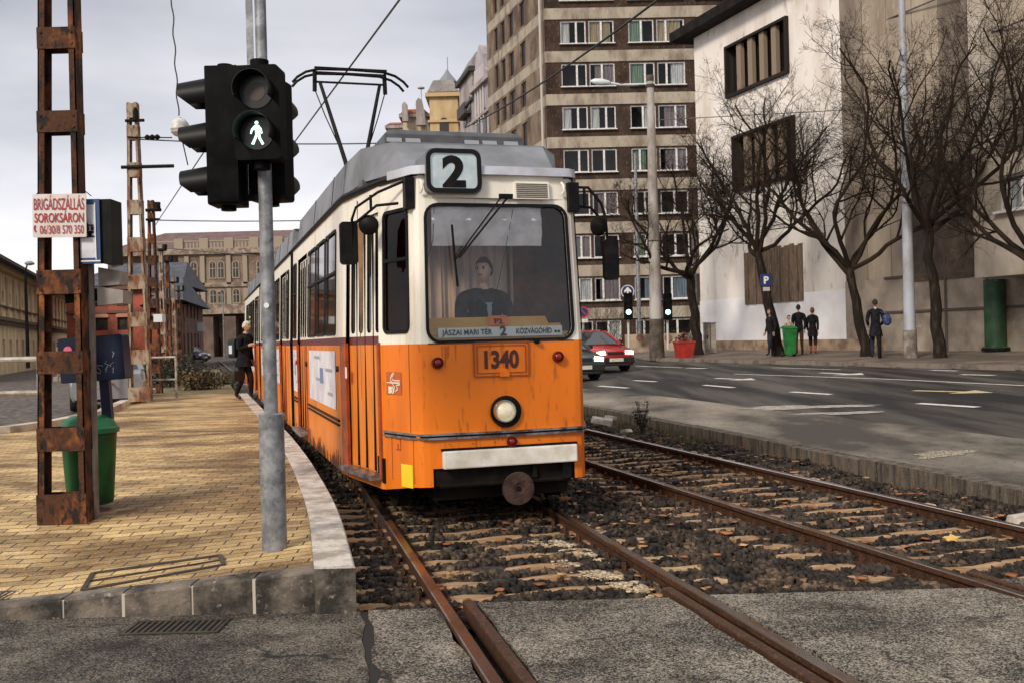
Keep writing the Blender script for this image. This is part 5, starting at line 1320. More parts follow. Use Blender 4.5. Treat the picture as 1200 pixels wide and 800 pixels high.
# overhead wires
M_w = mat('wire_grey', (.10,.09,.09), .5)
def wire2(name, a, ya, b, yb, r_, label, sag=0, n=12, mm=None):
    A, B = PT(*a, ya), PT(*b, yb); pts = [A+(B-A)*i/n - Vector((0,0,sag*4*(i/n)*(1-i/n))) for i in range(n+1)]
    return wire(name, pts, r_, label, mm or M_w)
wire2('contact_wire', (505,-50), 12.4, (300,228), 31.7, .016, 'grey contact wire crossing above the pantograph from upper right to lower left')
wire2('span_wire', (155,163), 20, (455,168), 20, .014, 'span wire level with the pantograph arms', .05)
wire2('span_wire', (176,258), 31, (420,257), 31, .018, 'lower span wire in front of the palace roof', .05)
wire2('contact_wire', (182,264), 31, (246,168), 18, .013, 'slanting grey wire between the third mast and the black traffic light')
wire2('span_wire', (196,291), 38, (300,300), 38, .02, 'faint wire across the palace cornice'); 
wire2('overhead_cable', (800,-22), 14, (545,150), 30, .020, 'thick black cable slanting down across the brown apartment block', .15, mm=MATS['wire_dark'])
wire2('overhead_cable', (1220,-52), 30, (985,46), 40, .03, 'dark cable crossing the top of the grey panelled wall')
wire2('overhead_cable', (1230,11), 30, (1050,84), 38, .03, 'dark cable passing behind the right lamp post over the grey wall')
wire2('overhead_cable', (1240,116), 34, (770,141), 42, .018, 'thin wire running along the pale building from the concrete pole')

# ---------------------------------------------------------------- drain covers
def grate(px0, px1, py0, py1, hf, label, n=14, zoff=.002, cat='drain cover'):
    a = PG(px0, py1, hf); b2 = PG(px1, py1, hf); c_ = PG((px0+px1)/2, py0, hf); w_ = b2.x-a.x; d_ = c_.y-a.y
    o_ = empty('drain_grate', ((a.x+b2.x)/2, a.y, hf(a.x, a.y)+zoff), label=label, cat=cat)
    m = MB(); m.box(-w_/2,w_/2,0,.02,0,.006); m.box(-w_/2,w_/2,d_-.02,d_,0,.006); m.box(-w_/2,-w_/2+.02,.02,d_-.02,0,.006); m.box(w_/2-.02,w_/2,.02,d_-.02,0,.006)
    for k in range(n):
        x = -w_/2+.02+(w_-.04)*(k+.5)/n; m.box(x-w_/n*.22,x+w_/n*.22,.02,d_-.02,-.002,.005)
    m.build('grate_bars', mat('cast_iron', (.05,.042,.036), .6, metal=.4, col2=(.09,.06,.04), nscale=10), o_)
    m = MB(); m.add([(-w_/2,0,-.001),(w_/2,0,-.001),(w_/2,d_,-.001),(-w_/2,d_,-.001)], [(0,1,2,3)]); m.build('pit', mat('pit_black', (.004,.004,.004), .9), o_)
grate(140, 252, 727, 744, lambda x, y: -.022, 'iron drain grate in the asphalt in front of the platform end')
grate(-30, 24, 694, 706, zP, 'small dark drain grate in the pavers at the lower left', 8, .008)
cv = [PG(px, py, zP) for px, py in ((97,692),(262,662),(258,651),(109,672))]
m = MB()
for i in range(4):
    a, b2 = cv[i], cv[(i+1)%4]; m.beam(a+Vector((0,0,.006)), b2+Vector((0,0,.006)), .028, .012)
m.beam(cv[0]+(cv[3]-cv[0])*.5+Vector((0,0,.006)), cv[1]+(cv[2]-cv[1])*.5+Vector((0,0,.006)), .006, .011)
o_ = m.build('inspection_cover', MATS['cast_iron']); tag(o_, 'long narrow iron framed inspection cover set in the yellow pavers', 'cover')
# ---------------------------------------------------------------- buildings
def facade(mb, A, B, z0, z1, holes, mi=0, rev=.22, mirev=None):
    """vertical wall from plan point A to B between z0 and z1 with rectangular holes (s0,s1,z0,z1); outside is to the right of A->B"""
    A, B = Vector((A[0],A[1],0)), Vector((B[0],B[1],0)); d = (B-A); Lw = d.length; d.normalize(); n_ = Vector((d.y,-d.x,0))
    hs = [h for h in holes if h[2] < z1 and h[3] > z0]
    ss = sorted(set([0, Lw]+[min(max(h[i],0),Lw) for h in hs for i in (0,1)])); zs = sorted(set([z0,z1]+[min(max(h[i],z0),z1) for h in hs for i in (2,3)]))
    P = lambda s, z, e=0: A+d*s-n_*e+Vector((0,0,z))
    for j in range(len(zs)-1):
        run = None
        for i in range(len(ss)-1):
            sc, zc = (ss[i]+ss[i+1])/2, (zs[j]+zs[j+1])/2
            ins = any(h[0] < sc < h[1] and h[2] < zc < h[3] for h in hs)
            if not ins:
                mb.add([P(ss[i],zs[j]),P(ss[i+1],zs[j]),P(ss[i+1],zs[j+1]),P(ss[i],zs[j+1])], [(0,1,2,3)], mi)
    for h in hs:
        a, b, c_, e_ = h; 
        q = [(a,c_),(b,c_),(b,e_),(a,e_)]
        for k in range(4):
            (s0,y0),(s1,y1) = q[k], q[(k+1)%4]
            mb.add([P(s0,y0),P(s1,y1),P(s1,y1,rev),P(s0,y0,rev)], [(0,1,2,3)], mirev if mirev is not None else mi)
def ax(A, B): 
    d = Vector((B[0]-A[0], B[1]-A[1], 0)); return math.atan2(d.y, d.x)
def place(o, A, B, s, z, parent=None, e=0):
    d = Vector((B[0]-A[0], B[1]-A[1], 0)).normalized(); n_ = Vector((d.y,-d.x,0)); p = Vector((A[0],A[1],z))+d*s-n_*e
    o.location = p; o.rotation_euler = (0,0,math.atan2(d.y,d.x)); 
    if parent: o.parent = parent
M_wwhite = mat('window_white', (.72,.70,.68), .5, col2=(.5,.48,.46), nscale=4)
M_bglass = glass_mat('building_glass', (.85,.88,.88), .985, .04, .45)
M_room = mat('room_dark', (.018,.015,.013), .9)
CURT = [mat('curtain_%s' % n, c, .9, col2=tuple(x*.5 for x in c), nscale=3, stretch=(6,1,.4)) for n, c in (('green', (.26,.36,.27)), ('beige', (.52,.40,.25)), ('mauve', (.34,.27,.29)), ('white', (.80,.78,.78)), ('blue', (.28,.35,.42)))]
def win2(w_, h_, split=.5, cur=None, frac=1.0, fr=.07, side='l', sill=True, framem=None, mid=False, roomd=.9):
    """window root mesh (frame + reveal box) > pane, curtain. local x 0..w, z 0..h, outside -y"""
    m = MB(); f = fr
    for b in ((0,w_,0,f),(0,w_,h_-f,h_),(0,f,f,h_-f),(w_-f,w_,f,h_-f),(w_*split-f*.8,w_*split+f*.8,f,h_-f)): m.box(b[0],b[1],-.02,.05,b[2],b[3],0)
    if mid: m.box(f,w_-f,-.015,.045,h_*.66,h_*.66+f*.8,0)
    if sill: m.box(-.06,w_+.06,-.32,-.022,-.07,-.005,0)
    m.add([(0,roomd,0),(w_,roomd,0),(w_,roomd,h_),(0,roomd,h_),(0,.05,0),(w_,.05,0),(w_,.05,h_),(0,.05,h_)], [(0,1,2,3),(0,1,5,4),(1,2,6,5),(2,3,7,6),(3,0,4,7)], 1)
    o = m.build('window', [framem or M_wwhite, M_room], fix=False)
    m = MB(); m.add([(f,.0,f),(w_-f,.0,f),(w_-f,.0,h_-f),(f,.0,h_-f)], [(0,1,2,3)]); m.build('pane', M_bglass, o, fix=False)
    if cur is not None:
        m = MB(); n = 16; a, b = (f, f+(w_-2*f)*frac) if side == 'l' else (w_-f-(w_-2*f)*frac, w_-f); vs_ = []
        for i in range(n+1):
            x = a+(b-a)*i/n; y = .12+.03*math.sin(i*2.2); vs_ += [(x,y,f),(x,y,h_-f)]
        m.add(vs_, [(2*i,2*i+2,2*i+3,2*i+1) for i in range(n)]); m.build('curtain', CURT[cur], o, fix=False)
    return o
# --- brown apartment block
YB = 72.0
cB = PT(642, 200, YB); X0 = cB.x; sB = 1200/YB
br = empty('apartment_block', (0,0,0), label='tall brown apartment block with pale bands and white windows', cat='building')
E0 = (X0-.304*13.5/.957*1.0, YB+13.5)      # far left corner of the street side
E1 = (X0, YB); E2 = (X0+18, YB+.35)
def zB(py, px=690): return PT(px, py, YB).z
pitch_ = zB(75)-zB(125.3)
M_brown = mat('brown_render', (.066,.041,.030), .9, spec=.2, col2=(.028,.018,.014), nscale=.9, lo=.4, hi=.65, stretch=(1,1,.6), col3=(.17,.11,.07), n3scale=7, lo3=.56, hi3=.75, bump=.3, bscale=12)
M_band = mat('pale_band', (.38,.33,.26), .9, col2=(.20,.155,.115), nscale=1.1, lo=.45, hi=.65, stretch=(1,1,.4), col3=(.12,.08,.05), n3scale=5, lo3=.58, hi3=.8)
M_bside = mat('tan_render', (.22,.16,.11), .9, col2=(.085,.058,.04), nscale=.8, stretch=(1,1,.5), col3=(.1,.06,.035), n3scale=4, lo3=.56, hi3=.78)
rows = [zB(51)-pitch_*k for k in range(-2, 8)]       # window sill heights
WH = zB(24)-zB(51)
def sx_(px): return (PT(px, 60, YB).x - X0)
cols = [(657,687),(690,720),(737,767),(770,803),(816,846),(849,880)]
hol = [(sx_(a), sx_(b), z, z+WH) for z in rows for a, b in cols if z > -1]
mb = MB(); zg = -1; ztop = rows[0]+WH+3.5
segs = []
for z in sorted(rows):
    segs.append((z+WH+.1, z+WH+.1+(zB(111)-zB(124)), 1))
zc = zg
for a, b, k in sorted(segs):
    facade(mb, E1, E2, zc, a, hol, 0, .25); 
    # band stands proud
    d = (Vector((*E2,0))-Vector((*E1,0))).normalized(); n_ = Vector((d.y,-d.x,0))
    Ap, Bp = (E1[0]+n_.x*.06, E1[1]+n_.y*.06), (E2[0]+n_.x*.06, E2[1]+n_.y*.06)
    facade(mb, Ap, Bp, a, b, [], 1); P0, P1 = Vector((*E1,0)), Vector((*E2,0))
    for zz in (a, b): mb.add([P0+Vector((0,0,zz)), P1+Vector((0,0,zz)), Vector((*Bp,zz)), Vector((*Ap,zz))], [(0,1,2,3)], 1)
    zc = b
facade(mb, E1, E2, zc, ztop, hol, 0, .25)
# street side: pale frame with brown strips of windows
dS = (Vector((*E1,0))-Vector((*E0,0))); LS = dS.length; dS.normalize()
def sS(px):   # distance from E0 along the side for a photo column
    k = (px-600+.0)/1200; t = (k*E0[1]-E0[0])/(dS.x-k*dS.y); return t
colsS = [(588,592.5),(596,601),(605,611),(618,624.5)]
holS = [(sS(a), sS(b), z-.3, z+WH-.1) for z in rows for a, b in colsS if z > -1]
zc = zg
for a, b, k in sorted(segs):
    facade(mb, E0, E1, zc, a, holS, 2, .25); facade(mb, E0, E1, a, b, [], 1); zc = b
facade(mb, E0, E1, zc, ztop, holS, 2, .25)
mb.add([(E0[0],E0[1],ztop),(E1[0],E1[1],ztop),(E2[0],E2[1],ztop),(E2[0]-4,E2[1]+13,ztop)], [(0,1,2,3)], 1)
facade(mb, E2, (E2[0]-4,E2[1]+13), zg, ztop, [], 2); facade(mb, (E2[0]-4,E2[1]+13), E0, zg, ztop, [], 2)
mb.build('wall', [M_brown, M_band, M_bside], br, fix=False)
# corner drain pipe
m = MB(); m.tube([(X0-.3,YB-.15,zg),(X0-.3,YB-.15,ztop)], .09, 8); m.build('drain_pipe', mat('pipe_pale', (.45,.40,.34), .6), br, smooth=True)
rw = random.Random(21); protos = {}
for z in rows:
    if z < -1: continue
    for a, b in cols:
        w_ = sx_(b)-sx_(a); w1 = round(w_, 2); cu, frc, sd = rw.choice([(0,.6,'l'),(1,.9,'l'),(2,.8,'r'),(3,.5,'r'),(0,1,'l'),(None,0,'l'),(None,0,'l'),(4,.6,'r'),(3,.35,'l')])
        sp_ = rw.choice([.34,.5,.5,.62]); key = (w1,cu,frc,sd,sp_)
        if key in protos: o = copy_tree(protos[key])
        else: o = win2(w1, WH, sp_, cu, frc, side=sd, fr=.085); protos[key] = o
        place(o, E1, E2, sx_(a), z, br, .10)
    for k, (a, b) in enumerate(colsS):
        w_ = sS(b)-sS(a); key = ('s', k)
        if key in protos: o = copy_tree(protos[key])
        else: o = win2(w_, WH+.2, .72, None, fr=.07, sill=False, framem=mat('window_brown', (.12,.07,.04), .6)); protos[key] = o
        place(o, E0, E1, sS(a), z-.3, br, .12)
# low garden wall before the block and dark shrubs
YL = 52
a, b2 = PT(733, 414, YL), PT(838, 412, YL-1); 
m = MB(); m.beam((a.x,a.y,a.z+.45),(b2.x,b2.y,a.z+.45),.3,1.0); o = m.build('garden_wall', mat('beige_wall', (.40,.32,.23), .9, col2=(.25,.19,.13), nscale=1.5)); tag(o, 'low beige wall in front of the brown apartment block', 'wall')
for k in range(3):
    q = a+(b2-a)*(.25+.3*k); mm_ = MB(); mm_.cyl((q.x,q.y-.17,a.z+.62),(0,1,0),.18,.02,14)
    pass

# --- pale building and grey panelled building on the right
# plan line of the street wall
WL = Vector((9.25, 50, 0)); WD = Vector((.358*1.0, -1.0, 0)).normalized()     # from the left corner towards the camera
def sW(px): k = (px-600)/1200; return (k*WL.y-WL.x)/(WD.x-k*WD.y)
def zW(px, py): s = sW(px); return PT(px, py, (WL+WD*s).y).z
def W2(s, e=0): p = WL+WD*s; n_ = Vector((WD.y,-WD.x,0)); return (p.x+n_.x*e, p.y+n_.y*e)
sJ = sW(990+3); sE = sJ+26
ZR = zW(824, 44)
M_pale = mat('pale_render', (.82,.76,.70), .9, col2=(.58,.50,.43), nscale=.7, lo=.45, hi=.72, stretch=(1,1,.35), col3=(.28,.2,.15), n3scale=3, lo3=.6, hi3=.8, bump=.2, bscale=10)
M_paint_w = mat('whitewash', (.88,.86,.87), .85, col2=(.74,.70,.68), nscale=1.1, lo=.45, hi=.75)
M_base = mat('wall_base', (.42,.30,.20), .9, col2=(.2,.13,.09), nscale=2)
pale = empty('pale_building', (0,0,0), label='pale rendered building with two strips of dark windows and an overhanging dark eave', cat='building')
gz = .62
wins = []
for (pa, pb_, ya0, ya1) in ((862, 931, 58, 112), (868, 936, 163, 222)):
    s0, s1 = sW(pa), sW(pb_); zt_, zb_ = zW(pa, ya0), zW(pa, ya1); wins.append((s0, s1, zb_, zt_))
wall_h = zW(832, 352)      # top of the whitewashed band
mb = MB(); A_, B_ = W2(0), W2(sJ)
# outside faces the street: right-hand normal rule checked by sign
def fac(mb, s0, s1, z0, z1, holes, mi, e=0, rev=.3, mirev=None): facade(mb, W2(s0,e), W2(s1,e), z0, z1, [(h[0]-s0,h[1]-s0,h[2],h[3]) for h in holes], mi, rev, mirev)
shut = (sW(876), sW(944), zW(876,356), zW(876,297))
fac(mb, 0, sJ, wall_h, ZR, wins+[shut], 0, mirev=1)
mb.add([(*W2(0),-.2),(*W2(0,-12),-.2),(*W2(0,-12),ZR),(*W2(0),ZR)], [(0,1,2,3)], 0)
mb.add([(*W2(0,-12),-.2),(*W2(sJ,-12),-.2),(*W2(sJ,-12),ZR),(*W2(0,-12),ZR)], [(0,1,2,3)], 0)
mb.build('wall', [M_pale, M_room], pale, fix=False)
mb = MB(); fac(mb, -.01, sW(1040), gz-.3, wall_h, [shut], 0, e=.03); fac(mb, -.01, sW(1040), gz-.3, gz+.55, [], 1, e=.05)
mb.build('painted_wall', [M_paint_w, M_base], pale, fix=False)
for (s0, s1, zb_, zt_) in wins:
    m = MB(); n = 5; cw_ = (s1-s0)/n
    # dark frame proud of wall, pale piers between panes
    for b in ((-.14,s1-s0+.14,zt_-zb_,zt_-zb_+.12),(-.14,s1-s0+.14,-.14,0),(-.14,0,0,zt_-zb_),(s1-s0,s1-s0+.14,0,zt_-zb_)): m.box(b[0],b[1],-.16,.05,b[2],b[3])
    o = m.build('window_strip', mat('strip_frame', (.02,.014,.010), .7, spec=.2)); place(o, W2(0), W2(1), s0, zb_, pale)
    m = MB()
    for k in range(1, n): m.box(k*cw_-.17,k*cw_+.17,-.05,.15,0,zt_-zb_)
    m.build_each('pier', mat('pier_tan', (.24,.18,.125), .8), o)
    m = MB(); m.add([(0,.26,0),(s1-s0,.26,0),(s1-s0,.26,zt_-zb_),(0,.26,zt_-zb_)], [(0,1,2,3)]); m.build('pane', mat('strip_glass', (.012,.011,.011), .08), o, fix=False)
# boarded shutter
m = MB(); w_ = shut[1]-shut[0]; h_ = shut[3]-shut[2]; k = 14
for i in range(k): m.box(i*w_/k+.015,(i+1)*w_/k-.015,-.10+.03*(i%2),.05,-.05,h_+.05*(i%3))
o = m.build('boarded_window', mat('old_boards', (.19,.13,.085), .9, col2=(.09,.06,.04), nscale=3, stretch=(3,3,.4), col3=(.32,.25,.18), n3scale=9)); place(o, W2(0), W2(1), shut[0], shut[2], pale)
# eave
m = MB(); zt_ = ZR
for s0_, s1_ in ((-1.0, sJ),): 
    a0, a1, c0_, c1_ = Vector((*W2(s0_,.8),zt_)), Vector((*W2(s1_,.8),zt_)), Vector((*W2(s0_,-12),zt_)), Vector((*W2(s1_,-12),zt_))
    v0 = [a0,a1,c1_,c0_]; H_ = Vector((0,0,.45)); m.add(v0+[v+H_ for v in v0], [(3,2,1,0),(4,5,6,7),(0,1,5,4),(1,2,6,5),(2,3,7,6),(3,0,4,7)])
m.build('eave', mat('eave_dark', (.008,.007,.006), .8, spec=.15, col2=(.02,.016,.013), nscale=2), pale)
# grey panelled part
gp = empty('panelled_building', (0,0,0), label='grey stone panelled building with an overhanging upper storey at the right', cat='building')
M_pan = mat('stone_panels', (.40,.33,.25), .85, col2=(.22,.17,.125), nscale=.6, lo=.42, hi=.68, stretch=(1,1,.35), col3=(.44,.38,.30), n3scale=3.5, lo3=.56, hi3=.75, bump=.25, bscale=9)
M_pan2 = mat('stone_panels_pale', (.52,.45,.37), .85, col2=(.33,.27,.21), nscale=.8, stretch=(1,1,.35), col3=(.13,.10,.07), n3scale=5, lo3=.6, hi3=.78)
M_pan3 = mat('stone_panels_dark', (.27,.22,.17), .85, col2=(.12,.09,.07), nscale=.9, stretch=(1,1,.35))
zlow = zW(1000, 330); ztopG = 26
jx = [993, 1019, 1047, 1077, 1108, 1142, 1178, 1218, 1262, 1312, 1370]
zov = zW(1143, 236+0)
for i in range(len(jx)-1):
    a, b = sW(jx[i]), sW(jx[i+1]); mt = [M_pan3, M_pan, M_pan, M_pan, M_pan3, M_pan2, M_pan, M_pan, M_pan2, M_pan][i]
    mb = MB(); 
    for z0, z1 in ((zlow, 9.2),(9.2, 14.5),(14.5, 20),(20, 26)):
        z1_, z0_ = z1-.03, z0+.0
        A1_, B1_ = W2(a+.02), W2(b-.02); A2_, B2_ = W2(a+.02,-.4), W2(b-.02,-.4)
        vs_ = [(*A1_,z0_),(*B1_,z0_),(*B2_,z0_),(*A2_,z0_),(*A1_,z1_),(*B1_,z1_),(*B2_,z1_),(*A2_,z1_)]
        mb.add(vs_, [(0,3,2,1),(4,5,6,7),(0,1,5,4),(1,2,6,5),(2,3,7,6),(3,0,4,7)])
    mb.build('wall_panel', mt, gp)
mb = MB(); fac(mb, sJ, sJ+34, gz-.4, zlow, [], 0, e=.04); 
P_ = [Vector((*W2(sJ,-.35),gz-.4)), Vector((*W2(sJ+34,-.35),gz-.4))]; mb.add([P_[0],P_[1],P_[1]+Vector((0,0,26)),P_[0]+Vector((0,0,26))], [(0,1,2,3)], 1)
mb.build('lower_wall', [mat('lower_wall_stone', (.36,.30,.24), .9, col2=(.18,.14,.105), nscale=.9, lo=.4, hi=.65, col3=(.40,.36,.31), n3scale=4, lo3=.6, hi3=.8, bump=.3, bscale=8), M_room], gp, fix=False)
m = MB()
for px in (1111, 1160):
    s = sW(px); q = W2(s, .06); m.tube([(q[0],q[1],gz),(q[0],q[1],zlow+2)], .05, 6)
m.build('drain_pipe', mat('pipe_dark', (.10,.08,.06), .7), gp)
m = MB(); s0, s1 = sW(1040), sW(1160)
for z in (zlow, gz+1.5):
    a, b = W2(s0,.07), W2(sJ+34,.07); m.beam((a[0],a[1],z),(b[0],b[1],z),.06,.08)
m.build('wall_coping', mat('coping_dark', (.09,.07,.055), .8), gp)
# painted recess shade and the overhanging block
def sWe(px, e):
    k = (px-600)/1200; nx_, ny_ = WD.y*e, -WD.x*e; return (k*(WL.y+ny_)-(WL.x+nx_))/(WD.x-k*WD.y)
s0 = sW(1000); s1 = sW(1144); 
yo_ = W2(sWe(1144,1.6),1.6)[1]; ovz0, ovz1 = PT(1144, 326, yo_).z, PT(1144, 190, yo_).z
m = MB(); sa = sWe(1144, 1.6)
def bx(mb, s0, s1, e0, e1, z0, z1, mi=None):
    v = [(*W2(s0,e0),z0),(*W2(s1,e0),z0),(*W2(s1,e1),z0),(*W2(s0,e1),z0),(*W2(s0,e0),z1),(*W2(s1,e0),z1),(*W2(s1,e1),z1),(*W2(s0,e1),z1)]
    mb.add(v, [(0,3,2,1),(4,5,6,7),(0,1,5,4),(1,2,6,5),(2,3,7,6),(3,0,4,7)], mi)
ovh = 1.6
wz0, wz1 = ovz0+1.9, ovz1-.6
hol2 = [(1.0+i*2.1, 2.6+i*2.1, wz0, wz1) for i in range(6)]
facade(m, W2(sa,ovh), W2(sa+15,ovh), ovz0, ovz1, hol2, 0, .3)
v = [(*W2(sa,0.05),ovz0),(*W2(sa,ovh),ovz0),(*W2(sa,ovh),ovz1),(*W2(sa,.05),ovz1)]; m.add(v, [(0,1,2,3)], 0)
for z in (ovz0, ovz1): m.add([(*W2(sa,.05),z),(*W2(sa,ovh),z),(*W2(sa+15,ovh),z),(*W2(sa+15,.05),z)], [(0,1,2,3)], 0)
ov = m.build('overhanging_storey', M_pan2, gp, fix=False)
pr = win2(1.6, wz1-wz0, .5, 3, .4, fr=.07, sill=True)
for i in range(6):
    o = pr if i == 0 else copy_tree(pr); place(o, W2(sa,ovh), W2(sa+15,ovh), 1.0+i*2.1, wz0, gp, .12)
# sheet on the wall, the shade of a recess painted in its brown
m = MB(); bx(m, sW(1072), sW(1150), .06, .09, zW(1110,327), zW(1078,198)); m.build('recess_shade_sheet', mat('recess_shade_brown', (.07,.05,.038), .9, col2=(.13,.095,.07), nscale=2), gp)
# green advertising column
q = PT(1167, 411, 32.3)
ac = empty('advertising_column', (q.x, q.y, q.z), label='dark green round column with torn paper under the overhanging storey', cat='column')
m = MB(); m.lathe([(.40,0),(.40,.12),(.32,.14),(.32,ovz0-q.z-.02)], 24); m.build('column_body', mat('column_green', (.012,.045,.018), .5, col2=(.03,.085,.03), nscale=2.5, col3=(.18,.2,.15), n3scale=7, lo3=.66, hi3=.72), ac, smooth=True)
m = MB(); m.cyl((0,0,0),(0,0,1),.42,.1,24); m.build('column_foot', M_blk, ac)

# --- distant street fronts left of the block
def mansard_house(name, label, px0, px1, Y_, ztop_px, wallm, roofm, roof_h, depth=12, rows_=5, trim=None, group=None, base=-1, rz=.0, tower=True, eave=None, wcols=2, w=None, oh=.4):
    a, b = PT(px0, 150, Y_), PT(px1, 150, Y_); w_ = w or b.x-a.x; zt = PT((px0+px1)/2, ztop_px, Y_).z
    r_ = empty(name, (a.x, Y_, 0), rz, label, 'building', group)
    m = MB(); m.box(0,w_,0,depth,base,zt); m.build('wall', wallm, r_)
    m = MB(); m.box(-oh,w_+oh,-oh,depth+oh*.2,zt,zt+.4); m.box(-oh*.5,w_+oh*.5,-oh*.5,depth,zt-2.6,zt-2.35); m.build('cornice', trim or wallm, r_)
    m = MB(); i_ = min(w_*.28, roof_h*.4)
    v0 = [(-.2,-.2,zt+.5),(w_+.2,-.2,zt+.5),(w_+.2,depth,zt+.5),(-.2,depth,zt+.5)]; v1 = [(i_*.5,i_*.5,zt+roof_h*.7),(w_-i_*.5,i_*.5,zt+roof_h*.7),(w_-i_*.5,depth-i_,zt+roof_h*.7),(i_*.5,depth-i_,zt+roof_h*.7)]; v2 = [(w_*.4,depth*.35,zt+roof_h),(w_*.6,depth*.35,zt+roof_h),(w_*.6,depth*.6,zt+roof_h),(w_*.4,depth*.6,zt+roof_h)]
    m.add(v0+v1+v2, [(i,(i+1)%4,4+(i+1)%4,4+i) for i in range(4)]+[(4+i,4+(i+1)%4,8+(i+1)%4,8+i) for i in range(4)]+[(8,9,10,11)]); rf = m.build('roof', roofm, r_)
    ww = w_/wcols*.32
    for rrow in range(rows_):
        z = zt-2.0-rrow*3.4 - 2.2
        for c_ in range(wcols):
            cx = w_*(c_+.5)/wcols; m = MB(); m.prism([(-ww/2,0),(ww/2,0),(ww/2,1.7),(ww*.3,2.0),(0,2.1),(-ww*.3,2.0),(-ww/2,1.7)], (cx,.05,z), (1,0,0), (0,0,1), .12); wn = m.build('window', mat('far_window', (.03,.025,.022), .3), r_)
            m = MB(); m.box(cx-ww*.7,cx+ww*.7,-.2,-.0,z-.25,z-.05); m.build('sill', trim or wallm, wn)
        for d_ in range(int(depth/2.1)):
            m = MB(); m.prism([(0,0),(1.0,0),(1.0,1.7),(.8,2.1),(.5,2.25),(.2,2.1),(0,1.7)], (.02,.6+d_*2.1,z), (0,1,0), (0,0,1), -.10); m.build('window', MATS['far_window'], r_)
    return r_, w_, zt, rf
M_ystone = mat('yellow_stucco', (.56,.42,.235), .9, col2=(.42,.28,.13), nscale=.6, stretch=(1,1,.4))
M_gstone = mat('grey_stucco', (.40,.355,.34), .9, col2=(.24,.20,.19), nscale=.5, stretch=(1,1,.4), col3=(.14,.11,.10), n3scale=3, lo3=.56, hi3=.75)
M_slate = mat('slate_roof', (.17,.155,.15), .6, col2=(.26,.24,.22), nscale=1.4, col3=(.08,.07,.07), n3scale=8)
M_redr = mat('red_roof_tiles', (.34,.09,.045), .8, col2=(.2,.05,.03), nscale=1.5)
M_dk = mat('dark_trim', (.05,.04,.038), .7)
r1, w1, z1_, rf1 = mansard_house('corner_house', 'yellow corner house with a grey mansard tower roof, left of the ornate grey houses', 504, 537, 105, 114, M_ystone, M_slate, 2.6, 9, 6, mat('yellow_trim', (.50,.35,.18), .8), wcols=1)
m = MB(); m.tube([(w1*.6,3,z1_+2.2),(w1*.6,3,z1_+3.2),(w1*.6,3,z1_+3.6)], [1.1,.3,.06], 8); m.tube([(w1*.62,3,z1_+3.5),(w1*.62,3,z1_+4.9)], .04, 5); m.build('spire', mat('lead', (.2,.21,.23), .5), r1)
r2, w2, z2_, rf2 = mansard_house('townhouse', 'ornate grey townhouse with a tall narrow tower roof behind the orange tram', 554.5, 575, 92.2, 84, M_gstone, M_slate, 2.8, 6.2, 7, M_dk, wcols=1, rz=TH*.8, w=5)
m = MB(); m.box(-.7,.0,.5,4,z2_-3.6,z2_-3.35); m.box(-.7,-.62,.5,4,z2_-3.35,z2_-2.6); m.build('balcony', M_dk, r2)
r4, w4, z4_, rf4 = mansard_house('townhouse', 'grey lilac townhouse with a stepped gable beside the brown apartment block', 581, 600, 85.6, 88, mat('lilac_stucco', (.43,.39,.41), .9, col2=(.28,.25,.26), nscale=.5, stretch=(1,1,.3), col3=(.2,.16,.15), n3scale=4, lo3=.56, hi3=.75), M_dk, 1.8, 6.9, 8, MATS['grey_stucco'], wcols=3, rz=TH, w=7)
# gable
m = MB(); gz4 = z4_; gw = 4.2
prof = [(x_, y_*.56) for x_, y_ in [(0,0),(gw,0),(gw,1.5),(gw*.86,2.2),(gw*.82,4.4),(gw*.62,5.6),(gw*.5,6.4),(gw*.38,5.6),(gw*.18,4.4),(gw*.14,2.2),(0,1.5)]]
m.prism(prof, (-.05,2.4,gz4+.2), (0,1,0), (0,0,1), .7); g4 = m.build('gable', MATS['lilac_stucco'], r4)
m = MB(); 
for k in range(4): m.box(-.16,-.05,2.4+gw*(.2+.2*k),2.4+gw*(.2+.2*k)+.14,gz4-3,gz4+1.8)
m.build_each('pilaster', mat('pale_trim', (.55,.51,.50), .8), r4)
m = MB(); m.box(.2,4,.2,1.9,gz4+.4,gz4+2.6); m.build('dormer', M_dk, r4)
r5, w5, z5_, rf5 = mansard_house('gabled_house', 'cream house with a red roof and stepped gable, below the siren mast', 472, 500, 122, 138, mat('cream_stucco', (.55,.46,.33), .9, col2=(.34,.26,.18), nscale=.8), M_redr, 1.5, 8, 4, M_gstone, wcols=2)
m = MB(); m.prism([(0,-1.5),(1.1,-1.5),(1.0,0),(.7,1.5),(.3,1.7),(0,1.3)], (w5-1.1,-.6,z5_+.3), (1,0,0), (0,0,1), .8); m.prism([(0,-1),(.7,-1),(.6,1.0),(.3,1.3),(0,1.0)], (.1,-.6,z5_+.3), (1,0,0), (0,0,1), .8); m.build_each('gable', M_gstone, r5)
m = MB(); cxs = w5-.7; m.tube([(cxs,2,z5_),(cxs,2,z5_+3.9)], .05, 6); m.lathe([(.2,0),(.42,.05),(.43,.18),(.16,.26),(.05,.3)], 14, (cxs,2,z5_+3.85)); m.tube([(cxs,2,z5_+3.4),(cxs-1.3,2,z5_+1)], .012, 4); m.tube([(cxs,2,z5_+3.4),(cxs+1.4,2,z5_+1.6)], .012, 4); m.build('siren', mat('siren_grey', (.3,.29,.3), .6), r5)
r6, w6, z6_, rf6 = mansard_house('gabled_house', 'small cream house with an orange roof, furthest left of the distant row', 455, 472, 134, 151, MATS['cream_stucco'], M_redr, 1.2, 8, 3, M_gstone, wcols=1)

